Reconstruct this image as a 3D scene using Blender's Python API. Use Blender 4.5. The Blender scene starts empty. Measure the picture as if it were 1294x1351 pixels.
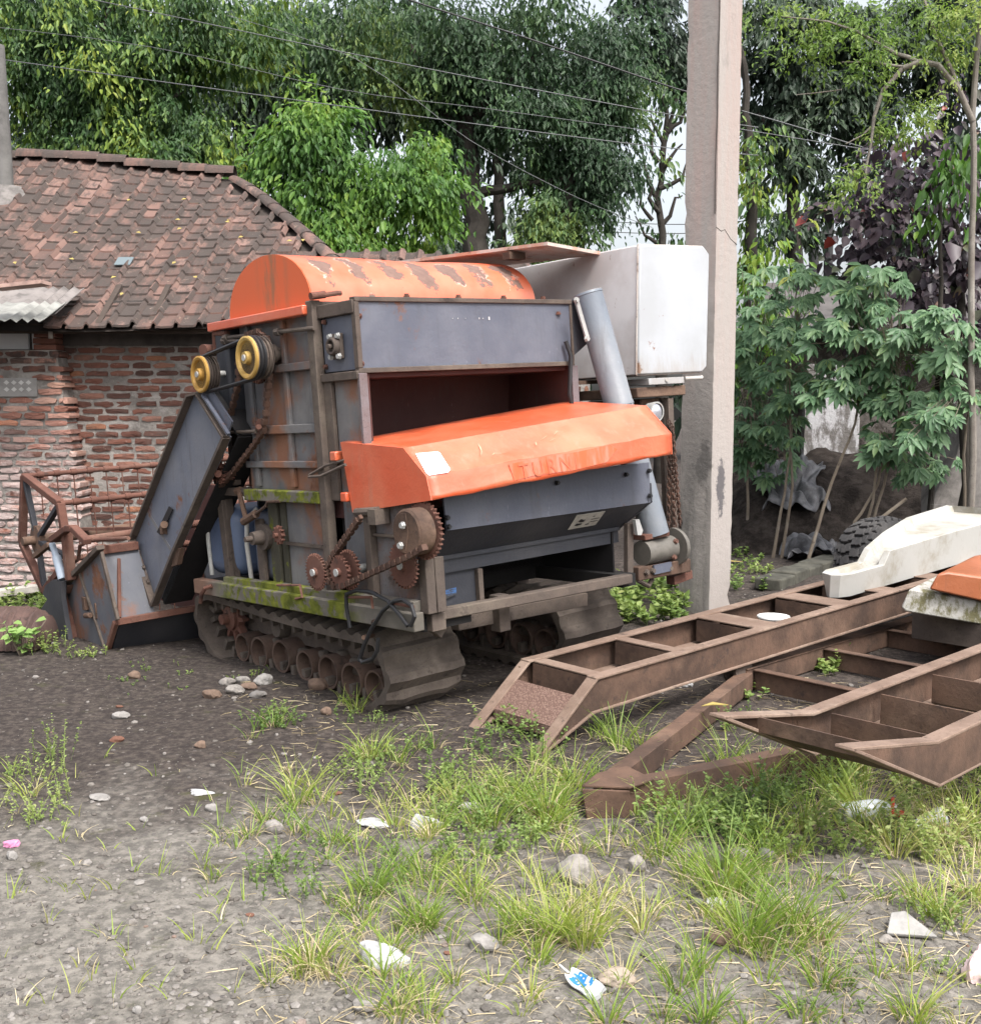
import bpy, bmesh, math, random
import numpy as np
from mathutils import Vector, Matrix
S = bpy.context.scene
COL = S.collection
PI = math.pi
rng = np.random.default_rng(11)
random.seed(5)

# ---------------------------------------------------------------- camera model
F = 1500.0; CX = 647.0; CY = 675.5; CAMH = 1.5
PT = math.atan(146 / F)
RT = np.array([1.0, 0, 0]); FWD = np.array([0, math.cos(PT), -math.sin(PT)]); DN = np.array([0, -math.sin(PT), -math.cos(PT)])
CAM = np.array([0, 0, CAMH])
def ray(x, y): return RT * (x - CX) / F + DN * (y - CY) / F + FWD
def gnd(x, y, z=0.0):
    r = ray(x, y); return CAM + r * (z - CAMH) / r[2]
def aty(x, y, Y):
    r = ray(x, y); return CAM + r * Y / r[1]
cam = bpy.data.cameras.new('camera'); co = bpy.data.objects.new('camera', cam); COL.objects.link(co)
co.location = CAM; co.rotation_euler = (PI / 2 - PT, 0, 0)
cam.sensor_fit = 'VERTICAL'; cam.sensor_height = 24.0; cam.lens = 24.0 * F / 1351.0
cam.clip_end = 2000; cam.clip_start = 0.05
S.camera = co

# harvester frame: X = v (to its right side), Y = u (towards its header), Z = w (up)
def unit(a): return a / np.linalg.norm(a)
HU = unit(ray(-650, 608)); HV = ray(2436, 421); HV = unit(HV); HV = unit(HV - HU * (HU @ HV)); HW = np.cross(HV, HU)
if HW[2] < 0: HW = -HW
_A = CAM + ray(468, 393) * 5.25
def onplane(x, y, n, p0):
    r = ray(x, y); return CAM + r * ((p0 - CAM) @ n) / (r @ n)
_T = onplane(497, 943, HV, _A - HV * 0.03)
HO = _A - HW * ((_A - _T) @ HW)
def hl(p): d = p - HO; return np.array([d @ HV, d @ HU, d @ HW])
def P(x, y, v=None, u=None, w=None):
    """a point of the machine: the photo's ray met with one plane of the machine's own frame"""
    n, k = (HV, v) if v is not None else ((HU, u) if u is not None else (HW, w))
    return hl(onplane(x, y, n, HO + n * k))
def hworld(p): return HO + HV * p[0] + HU * p[1] + HW * p[2]

# ---------------------------------------------------------------- mesh builder
def frame(d):
    d = unit(np.asarray(d, float)); a = np.array([0, 0, 1.0])
    if abs(d @ a) > 0.95: a = np.array([0, 1.0, 0])
    x = unit(np.cross(a, d)); y = np.cross(d, x); return x, y, d
class MB:
    def __init__(s): s.v = []; s.f = []
    def add(s, vs, fs):
        o = len(s.v); s.v.extend([tuple(map(float, p)) for p in vs]); s.f.extend([tuple(i + o for i in f) for f in fs])
    def box(s, c, sz, R=None):
        h = np.array(sz) / 2; R = np.eye(3) if R is None else np.asarray(R); c = np.asarray(c, float)
        vs = [c + R @ (h * np.array([x, y, z])) for z in (-1, 1) for y in (-1, 1) for x in (-1, 1)]
        s.add(vs, [(0, 2, 3, 1), (4, 5, 7, 6), (0, 1, 5, 4), (2, 6, 7, 3), (0, 4, 6, 2), (1, 3, 7, 5)])
    def bb(s, a, b):
        a = np.asarray(a, float); b = np.asarray(b, float); s.box((a + b) / 2, np.abs(b - a))
    def beam(s, p, q, w, h, up=(0, 0, 1)):
        p = np.asarray(p, float); q = np.asarray(q, float); d = q - p; L = np.linalg.norm(d); y = d / L
        up = np.asarray(up, float); x = np.cross(y, up)
        if np.linalg.norm(x) < 1e-4: x = np.cross(y, np.array([1.0, 0, 0]))
        x = unit(x); z = np.cross(x, y)
        s.box((p + q) / 2, (w, L, h), np.stack([x, y, z], 1))
    def prism(s, poly, ext):
        poly = [np.asarray(p, float) for p in poly]; ext = np.asarray(ext, float); n = len(poly)
        s.add(poly + [p + ext for p in poly], [tuple(range(n))[::-1], tuple(range(n, 2 * n))] + [(i, (i + 1) % n, n + (i + 1) % n, n + i) for i in range(n)])
    def poly(s, pts): s.add(pts, [tuple(range(len(pts)))])
    def slab(s, pts, t):
        """flat or slightly warped polygon given real thickness t along its own normal"""
        pts = [np.asarray(p, float) for p in pts]; n = np.zeros(3)
        for i in range(len(pts)): n += np.cross(pts[i] - pts[0], pts[(i + 1) % len(pts)] - pts[0])
        s.prism(pts, unit(n) * t)
    def tube(s, path, r, n=8, closed=False, r2=None):
        path = [np.asarray(p, float) for p in path]; m = len(path); vs = []; fs = []
        up = None
        for i, p in enumerate(path):
            if closed: d = path[(i + 1) % m] - path[i - 1]
            else: d = path[min(i + 1, m - 1)] - path[max(i - 1, 0)]
            d = unit(d)
            if up is None: x, y, _ = frame(d)
            else:
                x = unit(up - d * (up @ d)); y = np.cross(d, x)
            up = x
            rr = r if r2 is None else r + (r2 - r) * i / (m - 1)
            if hasattr(r, '__len__'): rr = r[i]
            for k in range(n):
                a = 2 * PI * k / n; vs.append(p + (x * math.cos(a) + y * math.sin(a)) * rr)
        for i in range(m if closed else m - 1):
            for k in range(n):
                a = i * n; b = ((i + 1) % m) * n; fs.append((a + k, a + (k + 1) % n, b + (k + 1) % n, b + k))
        if not closed: fs.append(tuple(range(n))[::-1]); fs.append(tuple((m - 1) * n + k for k in range(n)))
        s.add(vs, fs)
    def lathe(s, c, ax, prof, n=24, caps=True):
        """prof: list of (distance along ax, radius)"""
        c = np.asarray(c, float); x, y, d = frame(ax); vs = []; fs = []; m = len(prof)
        for (t, r) in prof:
            for k in range(n):
                a = 2 * PI * k / n; vs.append(c + d * t + (x * math.cos(a) + y * math.sin(a)) * max(r, 1e-4))
        for i in range(m - 1):
            for k in range(n): fs.append((i * n + k, i * n + (k + 1) % n, (i + 1) * n + (k + 1) % n, (i + 1) * n + k))
        if caps: fs.append(tuple(range(n))[::-1]); fs.append(tuple((m - 1) * n + k for k in range(n)))
        s.add(vs, fs)
    def cyl(s, p, q, r, n=16):
        p = np.asarray(p, float); q = np.asarray(q, float); s.lathe(p, q - p, [(0, r), (np.linalg.norm(q - p), r)], n)
    def gear(s, c, ax, r, teeth, t, depth=None, hole=0.0):
        c = np.asarray(c, float); x, y, d = frame(ax); depth = depth or r * 0.12; pts = []
        for k in range(teeth):
            for (o, rr) in ((0, r - depth), (0.28, r - depth), (0.42, r), (0.62, r), (0.78, r - depth)):
                a = 2 * PI * (k + o) / teeth; pts.append(c + (x * math.cos(a) + y * math.sin(a)) * rr)
        s.prism(pts, d * t)
        s.lathe(c + d * t * 0.5, d, [(-t * 1.5, r * 0.25), (t * 1.5, r * 0.25)], 14)
    def chain(s, path, wdir, closed=True, step=0.026, h=0.022, w=0.026):
        path = [np.asarray(p, float) for p in path]
        if closed: path = path + [path[0]]
        seg = [np.linalg.norm(path[i + 1] - path[i]) for i in range(len(path) - 1)]; L = sum(seg); n = int(L / step); wdir = unit(np.asarray(wdir, float))
        for k in range(n):
            t = L * (k + 0.5) / n; i = 0
            while t > seg[i] and i < len(seg) - 1: t -= seg[i]; i += 1
            d = unit(path[i + 1] - path[i]); p = path[i] + d * t; z = unit(np.cross(d, wdir)); x = np.cross(z, d) * -1
            R = np.stack([wdir, d, z], 1)
            ww = w if k % 2 else w * 0.62
            s.box(p, (ww, step * 1.22, h if k % 2 else h * 0.8), R)
    def build(s, name, mat, parent=None, smooth=40, bevel=0.0, origin=None):
        me = bpy.data.meshes.new(name); vs = s.v
        if origin is not None: vs = [(a - origin[0], b - origin[1], c - origin[2]) for a, b, c in vs]
        me.from_pydata(vs, [], s.f); me.validate(); me.materials.append(mat)
        if smooth:
            me.polygons.foreach_set('use_smooth', [True] * len(me.polygons)); me.set_sharp_from_angle(angle=math.radians(smooth))
        o = bpy.data.objects.new(name, me); COL.objects.link(o)
        if parent is not None: o.parent = parent
        if origin is not None: o.location = origin
        bm = bmesh.new(); bm.from_mesh(me); bmesh.ops.recalc_face_normals(bm, faces=bm.faces); bm.to_mesh(me); bm.free()
        if bevel:
            b = o.modifiers.new('bevel', 'BEVEL'); b.width = bevel; b.segments = 2; b.limit_method = 'ANGLE'; b.angle_limit = math.radians(40)
        return o
def raw(name, V, Fc, mat, parent=None, smooth=True, origin=None):
    """V (n,3), Fc (m,k): fast mesh from arrays"""
    V = np.asarray(V, np.float32); Fc = np.asarray(Fc, np.int32)
    if origin is not None: V = V - np.asarray(origin, np.float32)
    k = Fc.shape[1]; me = bpy.data.meshes.new(name)
    me.vertices.add(len(V)); me.vertices.foreach_set('co', V.ravel())
    me.loops.add(Fc.size); me.loops.foreach_set('vertex_index', Fc.ravel())
    me.polygons.add(len(Fc)); me.polygons.foreach_set('loop_start', np.arange(0, Fc.size, k, dtype=np.int32))
    me.polygons.foreach_set('use_smooth', np.full(len(Fc), smooth))
    me.update(calc_edges=True); me.materials.append(mat)
    o = bpy.data.objects.new(name, me); COL.objects.link(o)
    if parent is not None: o.parent = parent
    if origin is not None: o.location = [float(q) for q in origin]
    return o
def tag(o, label, cat, group=None):
    o['label'] = label; o['category'] = cat
    if group: o['group'] = group
    return o
def kind(o, k): o['kind'] = k; return o
def empty(name, loc, label, cat, group=None):
    o = bpy.data.objects.new(name, None); COL.objects.link(o); o.location = [float(q) for q in loc]; o.empty_display_size = 0.2
    return tag(o, label, cat, group)

# ---------------------------------------------------------------- materials
class NM:
    def __init__(s, name, rough=0.8, metal=0.0, spec=0.4):
        s.m = bpy.data.materials.new(name); s.m.use_nodes = True; s.t = s.m.node_tree; s.n = s.t.nodes; s.l = s.t.links
        s.b = s.n['Principled BSDF']; s.out = s.n['Material Output']
        s.b.inputs['Roughness'].default_value = rough; s.b.inputs['Metallic'].default_value = metal
        s.b.inputs['Specular IOR Level'].default_value = spec
        s.tc = s.n.new('ShaderNodeTexCoord'); s.geo = s.n.new('ShaderNodeNewGeometry')
    def lk(s, a, b): s.l.new(a, b)
    def co(s, scale=(1, 1, 1), kind='Object', off=(0, 0, 0)):
        mp = s.n.new('ShaderNodeMapping'); mp.inputs['Scale'].default_value = scale; mp.inputs['Location'].default_value = off
        s.lk(s.geo.outputs['Position'] if kind == 'World' else s.tc.outputs[kind], mp.inputs['Vector']); return mp.outputs['Vector']
    def noise(s, scale, detail=6, rough=0.6, vec=None, dist=0.0):
        n = s.n.new('ShaderNodeTexNoise'); n.inputs['Scale'].default_value = scale; n.inputs['Detail'].default_value = detail
        n.inputs['Roughness'].default_value = rough; n.inputs['Distortion'].default_value = dist
        s.lk(vec if vec is not None else s.co(), n.inputs['Vector']); return n.outputs['Fac']
    def voro(s, scale, vec=None, feature='F1', out='Distance'):
        n = s.n.new('ShaderNodeTexVoronoi'); n.feature = feature; n.inputs['Scale'].default_value = scale
        s.lk(vec if vec is not None else s.co(), n.inputs['Vector']); return n.outputs[out]
    def step(s, fac, a, b, lo=0.0, hi=1.0):
        n = s.n.new('ShaderNodeMapRange'); n.interpolation_type = 'SMOOTHSTEP'; n.inputs['From Min'].default_value = a; n.inputs['From Max'].default_value = b
        n.inputs['To Min'].default_value = lo; n.inputs['To Max'].default_value = hi; s.lk(fac, n.inputs['Value']); return n.outputs['Result']
    def math(s, op, a, b=0.0, c=None):
        n = s.n.new('ShaderNodeMath'); n.operation = op
        for i, q in enumerate((a, b) if c is None else (a, b, c)):
            if isinstance(q, (int, float)): n.inputs[i].default_value = q
            else: s.lk(q, n.inputs[i])
        return n.outputs[0]
    def mix(s, fac, a, b):
        n = s.n.new('ShaderNodeMix'); n.data_type = 'RGBA'; n.blend_type = 'MIX'
        for sock, q in ((n.inputs[0], fac), (n.inputs[6], a), (n.inputs[7], b)):
            if isinstance(q, (int, float)): sock.default_value = q
            elif isinstance(q, tuple): sock.default_value = (*q, 1)
            else: s.lk(q, sock)
        return n.outputs[2]
    def ramp(s, fac, stops):
        n = s.n.new('ShaderNodeValToRGB'); e = n.color_ramp.elements
        while len(e) < len(stops): e.new(0.5)
        for q, (p, c) in zip(e, stops): q.position = p; q.color = (*c, 1)
        s.lk(fac, n.inputs['Fac']); return n.outputs['Color']
    def xyz(s, vec=None):
        n = s.n.new('ShaderNodeSeparateXYZ'); s.lk(vec if vec is not None else s.tc.outputs['Object'], n.inputs[0]); return n.outputs
    def col(s, c):
        if isinstance(c, tuple): s.b.inputs['Base Color'].default_value = (*c, 1)
        else: s.lk(c, s.b.inputs['Base Color'])
    def bump(s, h, strength=0.3, dist=0.01):
        n = s.n.new('ShaderNodeBump'); n.inputs['Strength'].default_value = strength; n.inputs['Distance'].default_value = dist
        s.lk(h, n.inputs['Height']); s.lk(n.outputs['Normal'], s.b.inputs['Normal'])
    def rough(s, r): s.lk(r, s.b.inputs['Roughness'])
    def rand(s): return s.geo.outputs['Random Per Island']

RUST1 = (0.105, 0.045, 0.026); RUST2 = (0.22, 0.10, 0.055)
def paint(name, base, var, rust=0.55, rough=0.55, grime=(0.06, 0.055, 0.05), gamt=0.45, scale=1.0, spec=0.4, rustc=None, bloom=0):
    """old sheet metal paint: tone changes, rust blooms, vertical grime streaks, small scratches"""
    m = NM(name, rough, 0.0, spec)
    n1 = m.noise(2.3 * scale, 5); c = m.mix(m.step(n1, 0.35, 0.7), base, var)
    st = m.noise(5 * scale, 6, 0.7, m.co((3.2, 3.2, 0.35))); c = m.mix(m.step(st, 0.52, 0.78, 0, gamt), c, grime)
    sc = m.noise(38 * scale, 3, 0.8, m.co((1, 1, 0.25))); c = m.mix(m.step(sc, 0.68, 0.74, 0, 0.55), c, tuple(min(1, q * 1.8 + .06) for q in base))
    if bloom: c = m.mix(m.step(m.noise(2.6 * scale, 6, 0.62, m.co((1, 1.15, 0.75), off=(bloom, 3.3, 7.1))), 0.47, 0.63, 0, 0.85), c, (0.215, 0.088, 0.042))
    rn = m.noise(3.1 * scale, 9, 0.68, m.co((1, 1, 1), off=(3.1, 1.7, 8.2))); rc = m.ramp(m.noise(17, 5), [(0.3, RUST1), (0.7, rustc or RUST2)])
    mask = m.step(rn, rust, rust + 0.09); c = m.mix(mask, c, rc)
    m.col(c); m.rough(m.step(mask, 0, 1, rough, 0.9)); m.bump(m.math('ADD', m.math('ADD', m.noise(6, 4), m.math('MULTIPLY', m.noise(1.7, 2, .5), 4.0)), m.math('MULTIPLY', m.noise(60, 3), 0.25)), 0.32, 0.014)
    return m.m
def rusty(name, a, b, dust, rough=0.92, dscale=1.0):
    m = NM(name, rough, 0.0, 0.25)
    c = m.mix(m.step(m.noise(4 * dscale, 7, 0.7), 0.35, 0.68), a, b)
    c = m.mix(m.step(m.noise(2.0 * dscale, 8, 0.7, m.co(off=(5, 2, 1))), 0.5, 0.7, 0, 0.75), c, dust)
    c = m.mix(m.step(m.noise(11, 5, 0.7, m.co(off=(1, 9, 4))), 0.58, 0.7, 0, 0.7), c, (0.035, 0.028, 0.026))
    c = m.mix(m.step(m.noise(90, 2, 0.5), 0.6, 0.72, 0, 0.35), c, (0.03, 0.02, 0.018))
    m.col(c); m.bump(m.math('ADD', m.noise(45, 5, 0.7), m.noise(7, 4)), 0.35, 0.008); return m.m
MT = {}
MT['grey'] = paint('grey_blue_paint', (0.085, 0.093, 0.122), (0.125, 0.132, 0.16), 0.585, 0.45, gamt=0.45)
MT['greyside'] = paint('grimy_side_paint', (0.095, 0.095, 0.102), (0.185, 0.178, 0.174), 0.535, 0.7, grime=(0.05, 0.042, 0.036), gamt=0.6, bloom=2.2)
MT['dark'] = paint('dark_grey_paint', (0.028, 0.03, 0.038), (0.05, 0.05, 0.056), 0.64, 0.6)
MT['iron'] = rusty('old_iron', (0.075, 0.06, 0.052), (0.115, 0.09, 0.075), (0.15, 0.125, 0.10))
MT['rust'] = rusty('red_rust', (0.098, 0.046, 0.035), (0.145, 0.068, 0.05), (0.18, 0.11, 0.085))
MT['chain'] = rusty('brown_chain_rust', (0.055, 0.033, 0.026), (0.10, 0.055, 0.04), (0.13, 0.08, 0.06))
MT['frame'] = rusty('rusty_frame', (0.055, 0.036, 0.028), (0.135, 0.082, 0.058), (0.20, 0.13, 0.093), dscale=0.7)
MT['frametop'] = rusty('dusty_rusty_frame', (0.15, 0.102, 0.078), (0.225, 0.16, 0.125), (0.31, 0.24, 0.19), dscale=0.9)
MT['orange'] = paint('orange_paint', (0.55, 0.078, 0.020), (0.58, 0.145, 0.065), 0.625, 0.42, grime=(0.42, 0.20, 0.13), gamt=0.6, spec=0.9)
_b = MT['orange'].node_tree.nodes['Principled BSDF']; _b.inputs['Coat Weight'].default_value = 0.6; _b.inputs['Coat Roughness'].default_value = 0.4
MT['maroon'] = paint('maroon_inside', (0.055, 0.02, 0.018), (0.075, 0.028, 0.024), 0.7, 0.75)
MT['rubber'] = rusty('dusty_rubber', (0.075, 0.061, 0.052), (0.12, 0.098, 0.082), (0.18, 0.15, 0.125))
MT['tyre'] = rusty('tyre_rubber', (0.038, 0.037, 0.038), (0.058, 0.056, 0.056), (0.10, 0.095, 0.09))
MT['bluetank'] = paint('blue_tank_paint', (0.075, 0.10, 0.17), (0.09, 0.12, 0.19), 0.70, 0.45)
MT['steel'] = paint('dull_steel', (0.30, 0.30, 0.29), (0.42, 0.42, 0.41), 0.62, 0.4, spec=0.6)
MT['yellow'] = paint('yellow_pulley_paint', (0.34, 0.19, 0.04), (0.42, 0.28, 0.085), 0.53, 0.6, gamt=0.75)
MT['black'] = NM('black_rubber', 0.5).m; MT['black'].node_tree.nodes['Principled BSDF'].inputs['Base Color'].default_value = (0.018, 0.018, 0.02, 1)
def plain(name, c, rough=0.7, var=0.25, sc=9.0, spec=0.4, bump=0.15):
    m = NM(name, rough, 0, spec); m.col(m.mix(m.step(m.noise(sc, 6, 0.65), 0.35, 0.7), c, tuple(q * (1 - var) for q in c))); m.bump(m.noise(sc * 5, 4), bump, 0.006); return m.m
# ================================================================ the harvester
def mossy(name, base, lo=0.5):
    m = NM(name, 0.95, 0, 0.2); c = m.mix(m.step(m.noise(5, 6), 0.35, 0.7), base, tuple(q * 1.5 for q in base))
    x = m.xyz(); band = m.math('MULTIPLY', m.step(x[1], -0.05, 0.2), m.step(x[1], 1.5, 1.25))
    k = m.math('MULTIPLY', m.step(m.noise(7, 7, 0.7, dist=0.4), lo, lo + 0.06), band)
    c = m.mix(k, c, m.ramp(m.noise(13, 4), [(0.35, (0.06, 0.07, 0.012)), (0.65, (0.17, 0.185, 0.028))]))
    c = m.mix(m.step(x[1], 1.42, 1.62), c, (0.19, 0.115, 0.085))
    m.col(c); m.bump(m.noise(40, 5), 0.35, 0.01); return m.m
MT['moss'] = mossy('mossy_rail', (0.105, 0.095, 0.082), 0.44); MT['mosspost'] = mossy('mossy_post', (0.045, 0.042, 0.032), 0.56)
harv = bpy.data.objects.new('combine_harvester', None); COL.objects.link(harv)
harv.matrix_world = Matrix(((HV[0], HU[0], HW[0], HO[0]), (HV[1], HU[1], HW[1], HO[1]), (HV[2], HU[2], HW[2], HO[2]), (0, 0, 0, 1)))
tag(harv, 'derelict rusty grey and orange tracked combine harvester with a white tank', 'combine harvester')
def part(name, mb, mat, parent=None, label=None, **k):
    o = mb.build(name, MT[mat] if isinstance(mat, str) else mat, parent or harv, **k)
    if label: o['label'] = label
    return o
def pv(pts, v): return [P(x, y, v=v) for x, y in pts]
def pu(pts, u): return [P(x, y, u=u) for x, y in pts]
def bolts(name, pts, ax, r=0.011, mat='rust', parent=None):
    for p in pts:
        b = MB(); b.lathe(p, ax, [(-0.004, r * 1.35), (0.003, r * 1.35), (0.003, r), (0.012, r)], 6); part(name, b, mat, parent)
VX = np.array([1.0, 0, 0]); UY = np.array([0, 1.0, 0]); WZ = np.array([0, 0, 1.0])

# --- body sheets
b = MB(); b.bb((0.0, 0.36, 1.06), (0.025, 1.10, 1.955)); b.bb((0.16, 1.08, 1.06), (0.18, 1.42, 1.95)); b.bb((0.025, 1.08, 1.06), (0.16, 1.10, 1.95)); side = part('side_panel', b, 'greyside', label='grimy left side panel streaked with rust')
b = MB()
for u in (0.62, 0.98): b.bb((-0.022, u, 1.08), (0.0, u + 0.035, 1.93))
for w, u1, t in ((1.665, 0.72, 0.04), (1.355, 1.0, 0.045), (1.18, 1.09, 0.035)): b.bb((-0.034, 0.36, w), (0.0, u1, w + t))
part('side_rib', b, 'greyside', bevel=0.004)
b = MB(); b.bb((-0.045, 0.30, 0.56), (0.004, 0.36, 1.99)); part('side_post', b, 'iron', bevel=0.005)
b = MB(); b.bb((0.005, 0.02, 1.64), (0.03, 0.30, 1.90)); part('bearing_panel', b, 'grey', bevel=0.004)
b = MB(); b.bb((-0.02, -0.004, 1.90), (0.012, 0.30, 1.962)); part('side_frame', b, 'iron', bevel=0.004)
b = MB(); b.bb((-0.024, -0.01, 1.595), (0.012, 0.30, 1.635)); b.bb((-0.012, 0.235, 1.02), (0.01, 0.30, 1.597)); part('side_frame', b, 'iron', bevel=0.004)
b = MB(); b.bb((0.012, 0.0, 0.56), (0.03, 0.236, 1.60)); b.bb((0.012, 0.36, 0.56), (0.03, 0.80, 1.02)); part('lower_side_panel', b, 'greyside', label='lower side panel with peeled pale and rusty patches')
b = MB(); b.bb((0.012, -0.40, 0.55), (0.03, -0.02, 1.05)); part('rear_side_panel', b, rusty('stained_sheet', (0.12, 0.085, 0.07), (0.16, 0.16, 0.17), (0.24, 0.085, 0.035)), label='rear side panel stained orange with rust')
b = MB(); b.bb((-0.03, -0.03, 0.54), (0.01, 0.02, 1.00)); b.bb((-0.012, -0.36, 0.86), (0.01, -0.03, 0.875)); part('rear_side_post', b, 'iron', bevel=0.004)
b = MB(); b.bb((-0.02, -0.43, 0.53), (0.03, -0.375, 0.78)); b.bb((0.034, -0.43, 0.53), (0.085, -0.41, 0.78)); part('corner_post', b, 'iron', bevel=0.004)
# bearing on the panel
c0 = P(447, 457, v=-0.0)
b = MB(); b.bb(c0 + (-0.02, -0.045, -0.06), c0 + (0.0, 0.045, 0.06)); b.lathe(c0, -VX, [(0.02, 0.045), (0.05, 0.04), (0.05, 0.028), (0.03, 0.026), (0.03, 0.012), (0.06, 0.012)], 20)
bear = part('flange_bearing', b, 'iron', bevel=0.004)
bolts('bolt', [c0 + (-0.024, du, dw) for du in (-0.034, 0.034) for dw in (-0.048, 0.048)], -VX, 0.012, 'steel', bear)
bolts('rivet', [P(428, 425, v=-0.004), P(430, 484, v=-0.004), P(475, 417, u=-0.004), P(478, 480, u=-0.004)], -VX, 0.010, 'rust')
# rear panel and threshing opening
b = MB(); b.bb((0.012, -0.004, 1.645), (1.385, 0.02, 1.955)); rp = part('rear_panel', b, 'grey', label='wide blue grey rear panel above the opening')
b = MB(); b.bb((-0.012, -0.016, 1.952), (1.40, 0.03, 1.975)); b.bb((-0.012, -0.012, 1.622), (1.40, 0.022, 1.646)); b.bb((-0.014, -0.014, 1.646), (0.012, 0.02, 1.952)); b.bb((1.385, -0.012, 1.646), (1.402, 0.02, 1.952))
part('rear_panel_rim', b, 'iron', bevel=0.003)
bolts('bolt', [(0.3, -0.0, 1.98), (0.62, 0, 1.98), (0.92, 0, 1.98), (1.2, 0, 1.98), (1.30, -0.006, 1.90)], WZ, 0.012, 'rust')
b = MB(); 
for k, (x, sz) in enumerate(((597, .003), (604, .003), (614, .003), (632, .004), (637, .005), (645, .008))):
    p = P(x, 420, u=-0.006); b.box(p, (sz, 0.004, sz * (1.0 + k % 2)), np.eye(3))
part('paint_chip', b, plain('bare_metal_chip', (0.55, 0.55, 0.56), 0.5))
b = MB(); b.bb((0.034, 0.0, 0.95), (0.05, 0.30, 1.62)); b.bb((1.37, 0.0, 0.95), (1.395, 0.62, 1.62))
b.slab([(0.03, 0.62, 0.9), (1.37, 0.62, 0.9), (1.37, 0.50, 1.64), (0.03, 0.50, 1.64)], 0.02); b.bb((0.03, 0.03, 1.60), (1.37, 0.62, 1.62)); b.bb((0.03, 0.0, 0.93), (1.37, 0.62, 0.95)); b.bb((0.034, 0.305, 0.95), (0.05, 0.62, 1.6))
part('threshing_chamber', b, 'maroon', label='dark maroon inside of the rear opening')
MT['postrust'] = rusty('post_rust', (0.13, 0.10, 0.10), (0.17, 0.15, 0.16), (0.2, 0.1, 0.08))
for x0 in (-0.018, 1.37):
    b = MB(); b.bb((x0, -0.02, 1.0), (x0 + 0.045, 0.0, 1.622)); part('opening_post', b, 'postrust', bevel=0.003)
# closed body behind, right wall, front wall (dark colour stands in for shade beside the feeder), top deck
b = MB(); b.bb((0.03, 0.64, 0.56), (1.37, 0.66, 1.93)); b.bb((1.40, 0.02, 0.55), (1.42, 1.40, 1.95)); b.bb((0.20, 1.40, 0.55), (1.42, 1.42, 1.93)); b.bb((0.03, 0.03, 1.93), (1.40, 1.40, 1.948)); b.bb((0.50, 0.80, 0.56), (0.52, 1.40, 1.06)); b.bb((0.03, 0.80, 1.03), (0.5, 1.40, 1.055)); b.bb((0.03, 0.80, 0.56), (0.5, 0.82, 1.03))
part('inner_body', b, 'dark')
# --- chassis
b = MB(); b.bb((0.0, 0.31, 0.44), (1.42, 1.80, 0.505)); b.bb((0.0, -0.36, 0.44), (0.28, 0.31, 0.505)); b.bb((1.32, -0.36, 0.44), (1.42, 0.31, 0.505)); part('deck_plate', b, plain('deck_shade', (0.014, 0.013, 0.013), 0.95))  # near-black colour stands in for the shade below the chute
a, c = P(262, 772, v=-0.055), P(553, 821, v=-0.055)
b = MB(); b.beam(a, c, 0.06, 0.085); rail = part('side_rail', b, 'moss', bevel=0.006, label='side rail covered in yellow green moss')
a, c = P(300, 766, v=-0.03), P(552, 800, v=-0.03)
b = MB(); b.beam(a, c, 0.05, 0.05); part('rail_angle', b, 'moss', bevel=0.005)
b = MB(); b.tube([P(280, 773, v=-0.09), P(271, 776, v=-0.12), P(266, 784, v=-0.12), P(265, 795, v=-0.11)], 0.012, 8); part('tow_hook', b, 'rust')
a, c = P(571, 812, u=-0.36), P(829, 763, u=-0.36)
b = MB(); b.beam(a, c, 0.06, 0.05); part('rear_beam', b, 'iron', bevel=0.006)
b = MB(); b.beam(P(552, 806, u=-0.30), P(585, 830, u=-0.30), 0.04, 0.09); b.bb((0.02, -0.40, 0.44), (0.10, -0.30, 0.52)); part('rail_end_plate', b, 'iron', bevel=0.004)
b = MB(); p = P(661, 800, u=-0.25); b.bb(p + (-0.04, -0.03, -0.12), p + (0.03, 0.04, 0.06)); b.beam(P(600, 822, u=-0.2), P(770, 790, u=-0.2), 0.06, 0.07); part('hanger', b, 'iron', bevel=0.004)
# rear beam right extension with the bracket plates
b = MB(); b.beam(P(836, 757, u=-0.30), P(905, 745, u=-0.30), 0.07, 0.075); br = part('auger_bracket', b, 'frame', bevel=0.006)
b = MB(); b.beam(P(862, 752, u=-0.345), P(885, 747, u=-0.345), 0.012, 0.05); part('patch_plate', b, 'grey', br)
b = MB(); b.beam(P(884, 766, u=-0.26), P(908, 757, u=-0.26), 0.06, 0.05); part('bracket_tip', b, 'rust', br, bevel=0.004)
bolts('bolt', [P(853, 755, u=-0.342), P(861, 753, u=-0.342), P(884, 750, u=-0.342)], -UY, 0.013, 'iron', br)
b = MB(); b.tube([P(838, 750, u=-0.3), P(842, 766, u=-0.32), P(855, 773, u=-0.3), P(860, 764, u=-0.28)], 0.014, 8); part('hook', b, 'iron', br)

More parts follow.
